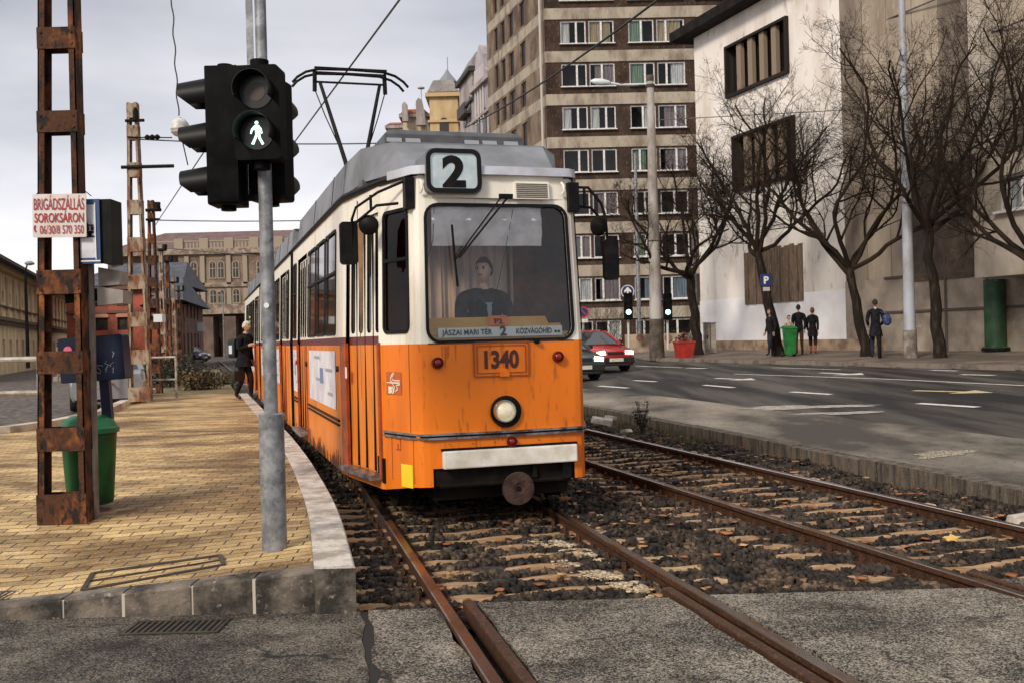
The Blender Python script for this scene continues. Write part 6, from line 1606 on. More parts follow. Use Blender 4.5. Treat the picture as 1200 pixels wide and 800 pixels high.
# --- left side: yellow station building
YA, YE = 60.0, 124.0
A0 = Vector((PT(-14, 400, YA).x, YA, 0)); A1_ = Vector((PT(94, 400, YE).x, YE, 0)); dA = (A1_-A0).normalized()
yb = empty('station_building', (0,0,0), label='long yellow brick building with a bracketed cornice receding at the far left', cat='building')
A0x = A0 - dA*14; LA = (A1_-A0x).length
zev = PT(-14, 311, YA).z; zmid = PT(0, 372, 62).z
M_yb = mat('yellow_brick', (.74,.57,.35), .9, col2=(.52,.38,.22), nscale=.8, stretch=(1,1,.5), col3=(.15,.1,.06), n3scale=5, lo3=.6, hi3=.78)
bay = 3.1; nb_ = int(LA/bay)
hol = []
for i in range(nb_): hol += [(i*bay+1.0, i*bay+2.1, zmid+1.1, zev-1.2), (i*bay+1.0, i*bay+2.1, 1.0, zmid-1.3)]
mb = MB(); facade(mb, A0x, A1_, -.2, zev, hol, 0, .3)
n_ = Vector((dA.y,-dA.x,0)); 
e0_ = A0x - n_*14; e1_ = A1_ - n_*14
mb.add([(*A1_.xy,-.2),(*e1_.xy,-.2),(*e1_.xy,zev),(*A1_.xy,zev)], [(0,1,2,3)], 0)
mb.build('wall', M_yb, yb, fix=False)
def alongA(mb, s0, s1, e0, e1, z0, z1):
    v = [A0x+dA*s0+n_*e0, A0x+dA*s1+n_*e0, A0x+dA*s1+n_*e1, A0x+dA*s0+n_*e1]
    mb.add([(p.x,p.y,z0) for p in v]+[(p.x,p.y,z1) for p in v], [(0,3,2,1),(4,5,6,7),(0,1,5,4),(1,2,6,5),(2,3,7,6),(3,0,4,7)])
mb = MB(); alongA(mb, 0, LA, .02, .35, zmid-.12, zmid+.1); alongA(mb, 0, LA, .02, .2, zmid+.75, zmid+.85)
for i in range(nb_*4): alongA(mb, i*bay/4, i*bay/4+.3, .03, .3, zmid-.42, zmid-.12)
mb.build('string_course', mat('course_dark', (.12,.08,.05), .9), yb)
mb = MB(); alongA(mb, 0, LA, .02, .5, zev, zev+.3)
for i in range(nb_): alongA(mb, i*bay-.15, i*bay+.15, .02, .16, zmid+.1, zev-.2)
mb.build('cornice', mat('cornice_yellow', (.62,.48,.30), .9), yb)
mb = MB(); R0, R1 = A0x+n_*1.3, A1_+n_*1.3; T0, T1 = A0x-n_*7, A1_-n_*7
mb.add([(R0.x,R0.y,zev+.35),(R1.x,R1.y,zev+.35),(T1.x,T1.y,zev+3.4),(T0.x,T0.y,zev+3.4),(e0_.x,e0_.y,zev+.3),(e1_.x,e1_.y,zev+.3),(R0.x,R0.y,zev+.15),(R1.x,R1.y,zev+.15)], [(0,1,2,3),(3,2,5,4),(6,7,1,0),(1,7,5,2)]); mb.build('roof', mat('dark_roof', (.035,.028,.026), .8, col2=(.07,.05,.045), nscale=2), yb)
wn0 = MB(); wn0.add([(0,0,0),(1.1,0,0),(1.1,0,1),(0,0,1)], [(0,1,2,3)]); wn0.box(.52,.58,-.03,.02,0,1); wn0.box(0,1.1,-.03,.02,.62,.67)
wp0 = wn0.build('window', mat('dim_window', (.018,.016,.015), .3, col2=(.05,.045,.04), nscale=1)); used0 = False
for i in range(nb_):
    for (za, zb_) in ((zmid+1.1, zev-1.2),(1.0, zmid-1.3)):
        o = wp0 if not used0 else wp0.copy()
        if used0: C.objects.link(o)
        used0 = True; o.scale = (1,1,zb_-za); place(o, A0x, A1_, i*bay+1.0, za, yb, .25)
# fence in front of it
fr_ = MB(); f0, f1 = A0x+n_*5, A1_+n_*5; Lf = (f1-f0).length; 
k = 0; s = 0
fe = empty('iron_fence', (f0.x,f0.y,.08), label='grey iron fence in front of the long yellow building', cat='fence')
m = MB()
while s < Lf-10:
    q = (f1-f0).normalized()*s; m.tube([q, q+Vector((0,0,1.6))], .04, 4); s += .5
m2 = MB(); q1 = (f1-f0).normalized()*(Lf-10); m2.tube([Vector((0,0,.2)), q1+Vector((0,0,.2))], .04, 4); m2.tube([Vector((0,0,1.5)), q1+Vector((0,0,1.5))], .04, 4)
m.build('bars', mat('fence_grey', (.20,.17,.14), .6), fe); m2.build('fence_rail', MATS['fence_grey'], fe)
m = MB(); q0 = (f1-f0).normalized(); m.beam(Vector((0,0,-.05)), q0*(Lf-10)+Vector((0,0,-.05)), .4, .5); m.build('plinth', MATS['beige_wall'] if 'beige_wall' in MATS else M_band, fe)
def streetlamp_thin(px, pyb, pyt, Y_, label, arm=6):
    b = PT(px, pyb, Y_); S_ = Y_/1200; h = (pyb-pyt)*S_; r_ = empty('street_lamp', (b.x,b.y,b.z), label=label, cat='street lamp')
    m = MB(); m.tube([(0,0,0),(0,0,h)], [.10,.06], 8); m.tube([(0,0,h),(arm*S_*.5,0,h+.3),(arm*S_,0,h+.35)], .04, 6); m.build('pole', M_blk if arm > 0 else M_galv, r_); m = MB(); m.lathe([(.02,-.12),(.2,-.08),(.24,0),(.1,.1)], 10, (arm*S_,0,h+.35)); m.build('lamp_head', mat('lamp_grey',(.3,.3,.3),.5), r_)
streetlamp_thin(33, 431, 317, 50, 'thin dark street lamp in front of the yellow building', 5)
streetlamp_thin(263, 420, 345, 120, 'thin pale lamp post in front of the palace entrance', -3)

# --- red brick building with slate roof
YRb = 88.0
def X_(px, Y_=YRb): return PT(px, 380, Y_).x
def Z_(py, px=170, Y_=YRb): return PT(px, py, Y_).z
M_redb = mat('red_brick', (.42,.10,.055), .9, col2=(.20,.055,.035), nscale=.7, col3=(.42,.15,.09), n3scale=6, lo3=.55, hi3=.75)
rb = empty('brick_house', (0,0,0), label='red brick house with a blue grey slate roof behind the second mast', cat='building')
xa, xb = X_(78), X_(209); ze = Z_(339)
cs = [95, 119, 145, 182]; hol = []
for px in cs:
    xc = X_(px)-xa; hol += [(xc-.55, xc+.55, Z_(386), Z_(371)), (xc-.55, xc+.55, Z_(358), Z_(346))]
mb = MB(); facade(mb, (xa,YRb), (xb,YRb), -.3, ze, hol, 0, .3)
facade(mb, (xb,YRb), (xb-2.2,YRb+14), -.3, ze, [], 0)
mb.add([(xa,YRb,-.3),(xa,YRb+14,-.3),(xa,YRb+14,ze),(xa,YRb,ze)], [(0,1,2,3)], 0); mb.build('wall', M_redb, rb, fix=False)
for h in hol:
    m = MB(); m.add([(0,0,0),(1.1,0,0),(1.1,0,h[3]-h[2]),(0,0,h[3]-h[2])], [(0,1,2,3)]); m.box(.5,.6,-.04,.02,0,h[3]-h[2]); w_ = m.build('window', MATS['dim_window'], rb); place(w_, (xa,YRb), (xb,YRb), h[0], h[2], rb, .2)
    m = MB(); m.prism([(-.1,0),(1.2,0),(1.2,.2),(.9,.42),(.55,.5),(.2,.42),(-.1,.2)], (0,-.22,h[3]-h[2]), (1,0,0), (0,0,1), .06); m.build('window_arch', mat('brick_pale', (.45,.22,.15), .9), w_)
mb = MB(); mb.box(xa-.5,xb+.6,YRb-.6,YRb+.1,ze,ze+.35); mb.box(xa,xb,YRb-.15,YRb-.01,Z_(366),Z_(363)); mb.build('cornice', mat('brick_cornice', (.14,.07,.05), .8), rb)
mb = MB(); zr_ = Z_(310); mb.add([(xa-.6,YRb-.7,ze+.35),(xb+.7,YRb-.7,ze+.35),(xb-1.5,YRb+14,ze+.35),(xa-.6,YRb+14,ze+.35),(xa+3,YRb+6,zr_+.6),(X_(196),YRb+6,zr_+.6)], [(0,1,5,4),(1,2,5),(2,3,4,5),(3,0,4)])
M_bslate = mat('blue_slate', (.055,.06,.075), .7, spec=.3, col2=(.10,.105,.125), nscale=1.2)
mb.build('roof', M_bslate, rb)
m = MB(); m.box(X_(73),X_(78),YRb+4,YRb+5,zr_-1,zr_+1.2); m.build('chimney', M_redb, rb)
# right wing nearer the line
rw2 = empty('brick_wing', (0,0,0), label='dark brick wing with a hipped slate roof, right of the red house', cat='building')
Yw = 80.0; wa, wb_ = PT(207, 380, Yw), PT(238, 380, Yw+22)
mb = MB(); zew = PT(215, 352, Yw).z; 
hol = [(1.5+i*3.0, 2.7+i*3.0, z, z+1.7) for i in range(6) for z in (1.0, 4.0)]
facade(mb, (wa.x-.6,Yw), (wa.x,Yw), -.3, zew, [], 0); facade(mb, (wa.x,Yw), (wb_.x,Yw+22), -.3, zew, hol, 0, .25)
mb.build('wall', mat('dark_brick', (.17,.085,.06), .9, col2=(.09,.05,.04), nscale=1), rw2, fix=False)
for h in hol:
    m = MB(); m.add([(0,0,0),(1.2,0,0),(1.2,0,1.7),(0,0,1.7)], [(0,1,2,3)]); w_ = m.build('window', MATS['dim_window'], rw2, fix=False); place(w_, (wa.x,Yw), (wb_.x,Yw+22), h[0], h[2], rw2, .2)
mb = MB(); mb.add([(wa.x-1.5,Yw-.8,zew),(wa.x+.8,Yw-.8,zew),(wb_.x+.8,Yw+22,zew),(wb_.x-8,Yw+22,zew),(wa.x-1,Yw+5,zew+2.2),(wb_.x-4,Yw+18,zew+2.2)], [(0,1,4),(1,2,5,4),(2,3,5),(3,0,4,5),(0,1,2,3)]); mb.build('roof', M_bslate, rw2)

# --- palace
YP = 165.0
def XP(px): return PT(px, 380, YP).x
def ZP(py, px=250): return PT(px, py, YP).z
pal = empty('palace', (0,0,0), label='large stone palace with arched windows and a balustrade at the end of the line', cat='building')
M_stone_p = mat('palace_stone', (.24,.17,.12), .9, col2=(.13,.085,.06), nscale=.35, col3=(.42,.33,.24), n3scale=2.5, lo3=.55, hi3=.75)
M_stone_l = mat('palace_trim', (.31,.25,.19), .9, col2=(.3,.25,.19), nscale=.6)
x0, x1 = XP(128), XP(352)
mb = MB(); mb.box(x0,x1,YP,YP+24,-.5,ZP(300)); mb.box(XP(218),XP(350),YP-3,YP-.1,ZP(363),ZP(300)); mb.build('wall', M_stone_p, pal)
mb = MB(); mb.box(XP(214),x1,YP-3.4,YP-.2,ZP(369),ZP(358)); mb.box(x0-.5,x1+.5,YP-3.6,YP+1,ZP(300),ZP(294)); mb.box(XP(206),x1,YP-3.3,YP-3.02,ZP(338),ZP(333)); mb.box(x0,XP(206),YP-.5,YP-.05,ZP(338),ZP(335)); mb.build('cornice', mat('palace_cornice', (.16,.115,.085), .9, col2=(.36,.29,.22), nscale=1.5), pal)
mb = MB(); mb.box(x0+6,x1,YP-2.6,YP-2.2,ZP(294),ZP(292)); mb.box(x0+6,x1,YP-2.6,YP-2.2,ZP(285),ZP(283.5))
k = XP(218)
while k < x1: mb.box(k,k+.28,YP-2.5,YP-2.3,ZP(292),ZP(285)); k += .55
for px in (218, 247, 276, 305, 333): mb.box(XP(px)-.7,XP(px)+.7,YP-2.8,YP-2.0,ZP(294),ZP(281))
mb.build('balustrade', M_stone_l, pal)
mb = MB(); mb.add([(x0-1,YP-2,ZP(295)),(x1+1,YP-2,ZP(295)),(x1+1,YP+26,ZP(295)),(x0-1,YP+26,ZP(295)),(XP(172),YP+10,ZP(264)),(XP(362),YP+10,ZP(264))], [(0,1,5,4),(1,2,5),(2,3,4,5),(3,0,4)]); mb.build('roof', mat('palace_roof', (.115,.065,.06), .8, col2=(.16,.10,.09), nscale=.8), pal)
def arch_window(px, pyb, pyt, wpx, y_, pairm=M_room):
    S_ = YP/1200; w_ = wpx*S_; h_ = (pyb-pyt)*S_; cx, zb_ = XP(px), ZP(pyb)
    fr = [(-w_/2,0),(w_/2,0)]+[(w_/2*math.cos(t), h_-w_/2+w_/2*math.sin(t)) for t in np.linspace(0, math.pi, 9)]
    fo = [(a*1.45, b*1.05 if b > 0 else -.2) for a, b in fr]
    m = MB(); m.prism(fo, (cx,y_,zb_), (1,0,0), (0,0,1), .15); w = m.build('window', M_stone_l, pal)
    m = MB(); m.flat(fr, (cx,y_-.16-.02,zb_), (1,0,0), (0,0,1)); m.build('pane', MATS['dim_window'], w, fix=False)
    m = MB(); m.box(cx-w_*.06,cx+w_*.06,y_-.22,y_-.19,zb_,zb_+h_*.95); m.box(cx-w_*.5,cx+w_*.5,y_-.225,y_-.2,zb_+h_*.55,zb_+h_*.6); m.build('glazing_bar', M_stone_l, w)
for px in (198, 206): arch_window(px, 327, 312, 5.5, YP)
for px in (236, 257.5, 267, 284, 312, 321, 340): arch_window(px, 327, 309, 6, YP-3)
for px in (236, 257.5, 266.5, 284, 312, 321, 340): arch_window(px, 356, 341, 6.5, YP-3)
for px in (198, 206): arch_window(px, 358, 342, 5.5, YP)
mb = MB(); cx = XP(241); w_ = 5.0
fr = [(-w_/2,-.5),(w_/2,-.5)]+[(w_/2*math.cos(t), ZP(384)-w_/2+w_/2*math.sin(t)) for t in np.linspace(0, math.pi, 12)]
mb.prism([(a,b) for a,b in fr], (cx,YP-.1,0), (1,0,0), (0,0,1), .1); mb.build('entrance_arch', M_room, pal)
mb = MB()
for px in (222, 250, 276, 303, 330):
    mb.box(XP(px)-.9,XP(px)+.9,YP-3.2,YP-.1,-.5,ZP(372))
mb.build('pier', mat('palace_base', (.10,.065,.05), .9, col2=(.16,.11,.08), nscale=.7), pal)
m = MB()
for px in (211, 228, 246, 276, 295, 328):
    for (a, b) in ((335, 302),(358,340)): m.box(XP(px)-.35,XP(px)+.35,YP-3.3,YP-3.01,ZP(a),ZP(b)) if px > 218 else None
m.build_each('pilaster', M_stone_l, pal)
# square signs by the crossing far ahead
def flatsign(name, px, pyc, wpx, hpx, Y_, m_, label, post_to=None, cat='sign'):
    c_ = PT(px, pyc, Y_); S_ = Y_/1200; r_ = empty(name, (c_.x,c_.y,c_.z), label=label, cat=cat)
    m = MB(); m.box(-wpx/2*S_,wpx/2*S_,-.05,0,-hpx/2*S_,hpx/2*S_); m.build('sign_face', m_, r_)
    if post_to: m = MB(); m.tube([(0,.05,-(post_to-pyc)*S_),(0,.05,0)], .05, 6); m.build('post', M_galv, r_)
    return r_, S_
M_sw = mat('sign_white', (.72,.74,.78), .5)
q, Sq = flatsign('information_sign', 224, 384, 9, 7, 95, M_sw, 'small white and blue sign, left of the two by the far crossing', 425)
m = MB(); m.box(-3*Sq,2*Sq,-.07,-.055,-1.8*Sq,-.2*Sq); m.box(-3*Sq,0,-.07,-.055,.6*Sq,2*Sq); m.build('sign_marks', mat('sign_blue_mark', (.02,.06,.25), .5), q)
flatsign('information_sign', 235, 383, 8, 10, 96, M_sw, 'plain white sign, right of the two by the far crossing', 425)
flatsign('timetable_board', 296, 377, 7, 13, 30, mat('sign_yellow', (.65,.62,.05), .5), 'yellow green board hanging beside the tram over the waiting man')
# ---------------------------------------------------------------- bare trees
M_bark = mat('bark', (.016,.011,.008), .9, spec=.2, col2=(.06,.042,.03), nscale=5, stretch=(2,2,.5), lo=.5, hi=.72, bump=.6, bscale=14)
M_twig = mat('twig', (.014,.009,.006), .9, spec=.2, col2=(.032,.018,.011), nscale=1.5)
def grow_tree(seed, H_fork, r0, limbs, spread, lean=(0,0), dens=1.0, height=7.0):
    rg = random.Random(seed); T, B = MB(), MB()
    def branch(p, d, L_, r, lev, upb):
        n = max(3, int(L_/ (.34 if lev < 3 else .16))); pts = [p]; rad = [r]; d = d.normalized()
        for i in range(n):
            j = .17 if lev < 2 else .24
            d = (d + Vector((rg.gauss(0,j), rg.gauss(0,j), rg.gauss(0,j*.8)+upb))).normalized()
            p = p + d*(L_/n); pts.append(p); rad.append(max(.0042, r*(1-.72*(i+1)/n)))
        B.tube(pts, rad, (8,6,5,3,3)[min(lev,4)], caps=False)
        return pts, rad
    def sub(pts, rad, lev, L_):
        if lev > 4: return
        cnt = {1: 7, 2: 7, 3: 7, 4: 4}[lev]; cnt = max(2, int(cnt*dens+.5))
        for k in range(cnt):
            f = .22+.78*(k+rg.random()*.8)/cnt; i = min(len(pts)-2, int(f*(len(pts)-1))); p = pts[i]; dd = (pts[i+1]-pts[i]).normalized()
            a = dd.orthogonal().normalized(); a = Matrix.Rotation(rg.uniform(0,6.283), 3, dd) @ a
            nd = (dd*rg.uniform(.35,.9)+a*rg.uniform(.6,1.0)+Vector((0,0,.12))).normalized()
            l2 = L_*rg.uniform(.42,.68)*(1.1-.45*f); r2 = rad[i]*.62
            q, rr = branch(p, nd, l2, r2, lev, .09 if lev < 3 else .03)
            sub(q, rr, lev+1, l2)
    p = Vector((0,0,-.05)); pts=[p]; rad=[r0*1.35]; n = 8
    for i in range(n):
        f = (i+1)/n; p = Vector((lean[0]*f+rg.gauss(0,.035), lean[1]*f+rg.gauss(0,.03), H_fork*f)); pts.append(p); rad.append(r0*(1.12-.35*f)*(1+rg.gauss(0,.05)) if i else r0*1.15)
    T.tube(pts, rad, 12)
    top = pts[-1]
    for k in range(limbs):
        t = 2*math.pi*(k+rg.uniform(-.25,.25))/limbs; out = rg.uniform(.55,1.0)*spread
        d = Vector((math.cos(t)*out, math.sin(t)*out*.8, rg.uniform(.28,1.15)))
        L_ = height*rg.uniform(.8,1.08)
        st_ = top - Vector((0,0,rg.uniform(0,.35)))
        q, rr = branch(st_, d, L_, r0*.50, 1, .075)
        sub(q, rr, 1, L_)
    return T, B
def bare_tree(px, pyb, hf_px, seed, label, r0=.19, limbs=6, spread=1.0, lean=(0,0), dens=1.0, height=6.5, Yd=None):
    p = PG(px, pyb, zR) if Yd is None else PT(px, pyb, Yd); S_ = p.y/1200
    r_ = empty('bare_tree', p, label=label, cat='tree', group='bare trees along the far pavement')
    T, B = grow_tree(seed, (pyb-hf_px)*S_, r0, limbs, spread, lean, dens, height)
    T.build('trunk', M_bark, r_, smooth=True, fix=False); B.build('crown', M_twig, r_, smooth=True, fix=False)
    return r_
def gY(px, Y, e=.8): return None
bare_tree(819, 419, 318, 5, 'bare tree beside the red planter, its trunk behind the planter', .20, 6, 1.15, (-.3,0), .9, 5.4, Yd=43.5)
bare_tree(914, 417, 290, 11, 'bare leaning tree by the blue parking sign and the group of walkers', .18, 7, 1.15, (-.75,0), .82, 5.6, Yd=38)
bare_tree(1015, 419, 312, 23, 'bare forked tree left of the lone man with the blue bag', .165, 7, 1.1, (-.5,0), .80, 6.9, Yd=34)
bare_tree(1102, 422, 262, 31, 'bare tree with a rough crooked trunk right of the grey lamp post', .155, 7, 1.05, (-.25,0), .80, 6.5, Yd=30.5)
bare_tree(1236, 428, 300, 47, 'bare tree at the right edge with only its branches in view', .16, 7, 1.1, (-.35,0), .80, 6.0, Yd=27)
bare_tree(962, 413, 250, 53, 'bare tree against the pale wall between the two leaning trees', .12, 5, .9, (0,0), .8, 5.0, Yd=44) if False else None
# leafless bush in front of the apartment block
def bush(px, pyb, Y_, w_, h_, n, seed, label, m_, name='bush', leaf=None, leafn=0, leafs=.05):
    rg = random.Random(seed); b = PT(px, pyb, Y_); r_ = empty(name, b, label=label, cat='bush'); m = MB(); lf = MB()
    for i in range(n):
        p = Vector((rg.gauss(0,w_*.15), rg.gauss(0,w_*.15), 0)); d = Vector((rg.gauss(0,.45), rg.gauss(0,.35), 1)).normalized(); L_ = h_*rg.uniform(.5,1.05); pts=[p]; 
        for k in range(6):
            d = (d+Vector((rg.gauss(0,.16),rg.gauss(0,.16),rg.gauss(0,.1)))).normalized(); p = p+d*L_/6; pts.append(p)
            if k > 1:
                for _ in range(2):
                    e_ = (d+Vector((rg.gauss(0,.7),rg.gauss(0,.7),rg.gauss(0,.4)))).normalized(); m.tube([p, p+e_*L_*.16], [.006,.003], 3, False)
                for _ in range(leafn):
                    c_ = p+Vector((rg.gauss(0,w_*.1),rg.gauss(0,w_*.1),rg.gauss(0,h_*.06))); u = Vector((rg.gauss(0,1),rg.gauss(0,1),rg.gauss(0,1))).normalized()*leafs; v = u.orthogonal().normalized()*leafs*.6
                    lf.add([c_-u, c_+v, c_+u, c_-v], [(0,1,2,3)])
        m.tube(pts, [.012*(1-.12*k) for k in range(7)], 3, False)
    m.build('stems', M_twig, r_, fix=False)
    if leafn: lf.build('leaves', leaf, r_, fix=False)
    return r_
bush(715, 404, 62, 3.4, 3.6, 60, 3, 'leafless twiggy bush in front of the apartment block beside the lane lights', M_twig)
bush(772, 404, 58, 3.0, 2.6, 50, 8, 'leafless bush behind the low beige wall', M_twig)
M_lfd = mat('leaf_dark', (.022,.028,.012), .8, island=.5); M_lfb = mat('leaf_brown', (.13,.085,.035), .85, col2=(.06,.05,.02), nscale=1, island=.5)
bush(207, 461, 36, 2.6, 1.5, 70, 5, 'dark evergreen bush beyond the platform end beside the masts', M_twig, leaf=M_lfd, leafn=5, leafs=.06)
bush(232, 462, 33, 1.6, .8, 60, 6, 'brownish dry shrub at the far end of the platform', M_twig, leaf=M_lfb, leafn=4, leafs=.05)
bush(252, 458, 37, 2.0, .7, 60, 16, 'dry grassy shrub beside the far track', M_twig, leaf=M_lfb, leafn=4, leafs=.05)
# weeds in the gap by the concrete edging (uncountable)
rg = random.Random(77); m = MB()
for i in range(1500):
    Y = 15+rg.random()*8; X = nearK(Y)-.15-abs(rg.gauss(0,.33)); h = rg.uniform(.04,.16); a = rg.uniform(0,6.28); dx, dy = math.cos(a)*.006, math.sin(a)*.006; z = -.11
    m.add([(X-dx,Y-dy,z),(X+dx,Y+dy,z),(X+rg.gauss(0,.04),Y+rg.gauss(0,.04),z+h)], [(0,1,2)])
tag(m.build('grass', mat('weed_green', (.045,.055,.018), .8, island=.5, col2=(.12,.09,.04), nscale=1), fix=False), 'low weeds growing between the far rail and the concrete edging', 'grass', kind='stuff')
wd = PT(752, 504, 17.0); m = MB()
for i in range(26):
    t = rg.uniform(0,6.28); L_ = rg.uniform(.25,.62); m.tube([(0,0,0),(math.cos(t)*.05,math.sin(t)*.05,L_*.5),(math.cos(t)*.14,math.sin(t)*.14,L_)], [.006,.004,.002], 3, False)
    for k in range(5): f = .4+.12*k; c_ = Vector((math.cos(t)*.14*f,math.sin(t)*.14*f,L_*f)); m.add([c_, c_+Vector((rg.gauss(0,.03),rg.gauss(0,.03),.04)), c_+Vector((rg.gauss(0,.03),rg.gauss(0,.03),.01))], [(0,1,2)])
o = m.build('weed', mat('weed_dark', (.03,.022,.014), .9), fix=False); o.location = (wd.x, wd.y, -.1); tag(o, 'tall dry weed standing by the concrete edging right of the tram', 'weed')
for k,(px, py, s, lab) in enumerate(((706,493,.16,'pale broken slab lying by the concrete edging nearest the tram'),(716,489,.11,'small pale stone behind the broken slab'),(733,505,.09,'white rag beside the weeds'),(1200,606,.12,'pale stone lying beside the far rail at the right edge'))):
    p = PT(px, py, (17.2,18,15.6,8.6)[k]); m = MB(); rr = random.Random(k)
    v = [Vector((x*s*rr.uniform(.8,1.3), y*s*.6*rr.uniform(.8,1.3), z*s*.28*rr.uniform(.8,1.2))) for x in (-1,1) for y in (-1,1) for z in (-1,1)]
    m.add(v, [(0,1,3,2),(4,6,7,5),(0,4,5,1),(2,3,7,6),(0,2,6,4),(1,5,7,3)]); o = m.build('stone_slab', mat('rubble_pale', (.60,.55,.47), .9, col2=(.4,.35,.28), nscale=9), bevel=.01); o.location = (p.x,p.y,max(p.z,-.1)); o.rotation_euler=(.1,.2,k); tag(o, lab, 'rubble')

# ---------------------------------------------------------------- right side street furniture
def gz_(X, Y): return zR(X, Y)
p = PT(770, 419, 43); S_ = 43/1200
cp_ = empty('concrete_pole', p, label='thick concrete pole with a lamp arm reaching left, in front of the brown block', cat='pole')
H_ = (419-96)*S_
M_conc = mat('pole_concrete', (.44,.41,.38), .85, col2=(.22,.18,.15), nscale=1.6, stretch=(1,1,.4), col3=(.10,.07,.05), n3scale=5, lo3=.62, hi3=.75)
m = MB(); m.tube([(0,0,1.6),(0,0,H_)], [.27,.15], 18); m.build('pole', M_conc, cp_, smooth=True)
m = MB(); m.tube([(0,0,-.1),(0,0,1.62)], [.33,.28], 18); m.build('pole_base', mat('pole_tar', (.05,.038,.03), .8, col2=(.12,.09,.07), nscale=3), cp_, smooth=True)
m = MB(); m.tube([(0,0,H_),(0,0,H_+.25)], .17, 10); m.cyl((0,0,H_-.25),(0,0,1),.20,.12,16); m.cyl((0,0,H_*.42),(0,0,1),.24,.05,16); m.tube([(0,0,H_-.15),(-1.3,0,H_-.08),(-1.75,0,H_)], .045, 8); m.build_each('fitting', MATS['pole_tar'], cp_)
m = MB(); m.tube([(0,0,H_-.12),(-1.25,0,H_-.10),(-1.65,0,H_-.02)], .05, 8); m.lathe([(.03,-.45),(.12,-.3),(.15,0),(.10,.3),(.02,.42)], 12, (-2.05,0,H_+.03), (1,0,-.12)); m.build('lamp_arm', mat('lamp_white', (.60,.66,.68), .4), cp_, smooth=True)
p = PT(1067, 421, 31.4); S_ = 31.4/1200
lp_ = empty('lamp_post', p, label='tall pale grey lamp post between two bare trees on the far pavement', cat='lamp post')
m = MB(); H_ = (421+60)*S_; m.tube([(0,0,0),(0,0,2.2),(0,0,H_)], [.19,.165,.085], 18); m.build('pole', mat('lamp_post_paint', (.40,.42,.47), .5, col2=(.28,.27,.27), nscale=2, stretch=(1,1,.4), col3=(.14,.11,.09), n3scale=7, lo3=.62, hi3=.75), lp_, smooth=True)
m = MB(); m.tube([(0,0,-.02),(0,0,.9)], [.21,.20], 18); m.build('pole_base', mat('pole_grime', (.13,.10,.08), .8, col2=(.3,.27,.24), nscale=4), lp_, smooth=True)
# thinner poles near the low wall
for px, w_, yb_, yt_, Y_, lab, mm_ in ((816,.12,412,255,47,'thin grey pole behind the first bare tree', M_galv), (750,.13,410,180,60,'grey post between the lane lights and the concrete pole', M_galv)):
    p = PT(px, yb_, Y_); m = MB(); m.tube([(0,0,0),(0,0,(yb_-yt_)*Y_/1200)], [w_, w_*.7], 10); o = m.build('street_pole', mm_, smooth=True); o.location = p; tag(o, lab, 'pole')
# lane lights
def lane_light(px, pyb, pyt, ylit, Y_, label, arrow=None):
    p = PT(px, pyb, Y_); S_ = Y_/1200; r_ = empty('lane_signal', p, label=label, cat='traffic light'); h = (pyb-pyt)*S_
    m = MB(); m.tube([(0,0,0),(0,0,h)], .055, 8); m.build('post', mat('post_white', (.55,.55,.52), .5), r_, smooth=True)
    m = MB(); m.prism(rrect(-5*S_,5*S_,(pyb-ylit-9)*S_,(pyb-ylit+22)*S_,.05,3), (0,.0,0), (1,0,0), (0,0,1), .25); hs = m.build('housing', M_sigb, r_)
    for k,(dz, mm_) in enumerate(((0, mat('lit_green_lamp', (.2,.8,.6), .5, em=(.35,1,.8), emk=2.5)),(7, M_visor),(14, M_visor))):
        m = MB(); m.cyl((0,-.26,(pyb-ylit+dz)*S_),(0,-1,0),3.0*S_,.02,16); m.build('lens', mm_, hs)
    if arrow:
        z = (pyb-arrow)*S_; R_ = 8*S_; m = MB(); m.cyl((0,-.05,z),(0,-1,0),R_,.03,26); pl = m.build('blue_disc', mat('sign_blue', (.006,.03,.13), .45), r_)
        m = MB(); m.prism([(-.13*R_,-.6*R_),(.13*R_,-.6*R_),(.13*R_,.1*R_),(.5*R_,-.15*R_),(.5*R_,.15*R_),(0,.7*R_),(-.5*R_,.15*R_),(-.5*R_,-.15*R_),(-.13*R_,.1*R_)], (0,-.085,z), (1,0,0), (0,0,1), .01)
        m.build('white_arrow', M_white, pl, fix=False)
        m = MB(); m.frame((-R_*.86,R_*.86,z-R_*.86,z+R_*.86,R_*.855), .04, (0,-.083,0), (1,0,0), (0,0,1), .004); m.build('white_rim', M_white, pl)
    return r_
lane_light(737, 407, 350, 366, 50, 'lane signal lit green under a round blue arrow sign', 342)
lane_light(783, 409, 362, 366, 49, 'small lane signal with a green light right of the concrete pole')
# no parking sign
p = PT(685, 420, 48); S_ = .04; r_ = empty('no_parking_sign', p, label='round blue and red no parking sign beside the tram mirror', cat='sign'); z = (420-366)*S_
m = MB(); m.tube([(0,.05,0),(0,.05,z)], .04, 8); m.build('post', M_galv, r_)
m = MB(); m.cyl((0,0,z),(0,-1,0),6.5*S_,.03,26); pl = m.build('red_rim', mat('sign_red', (.42,.03,.03), .4), r_)
m = MB(); m.cyl((0,-.032,z),(0,-1,0),5*S_,.006,26); m.build('blue_disc', MATS['sign_blue'], pl)
m = MB(); R_ = 5*S_; m.beam((-R_*.68,-.042,z+R_*.68),(R_*.68,-.042,z-R_*.68),.045,.006,(0,1,0)); m.build('red_bar', MATS['sign_red'], pl)
m = MB(); m.box(-5*S_,5*S_,-.02,0,z-12*S_,z-8*S_); m.build('sub_plate', M_white, r_)
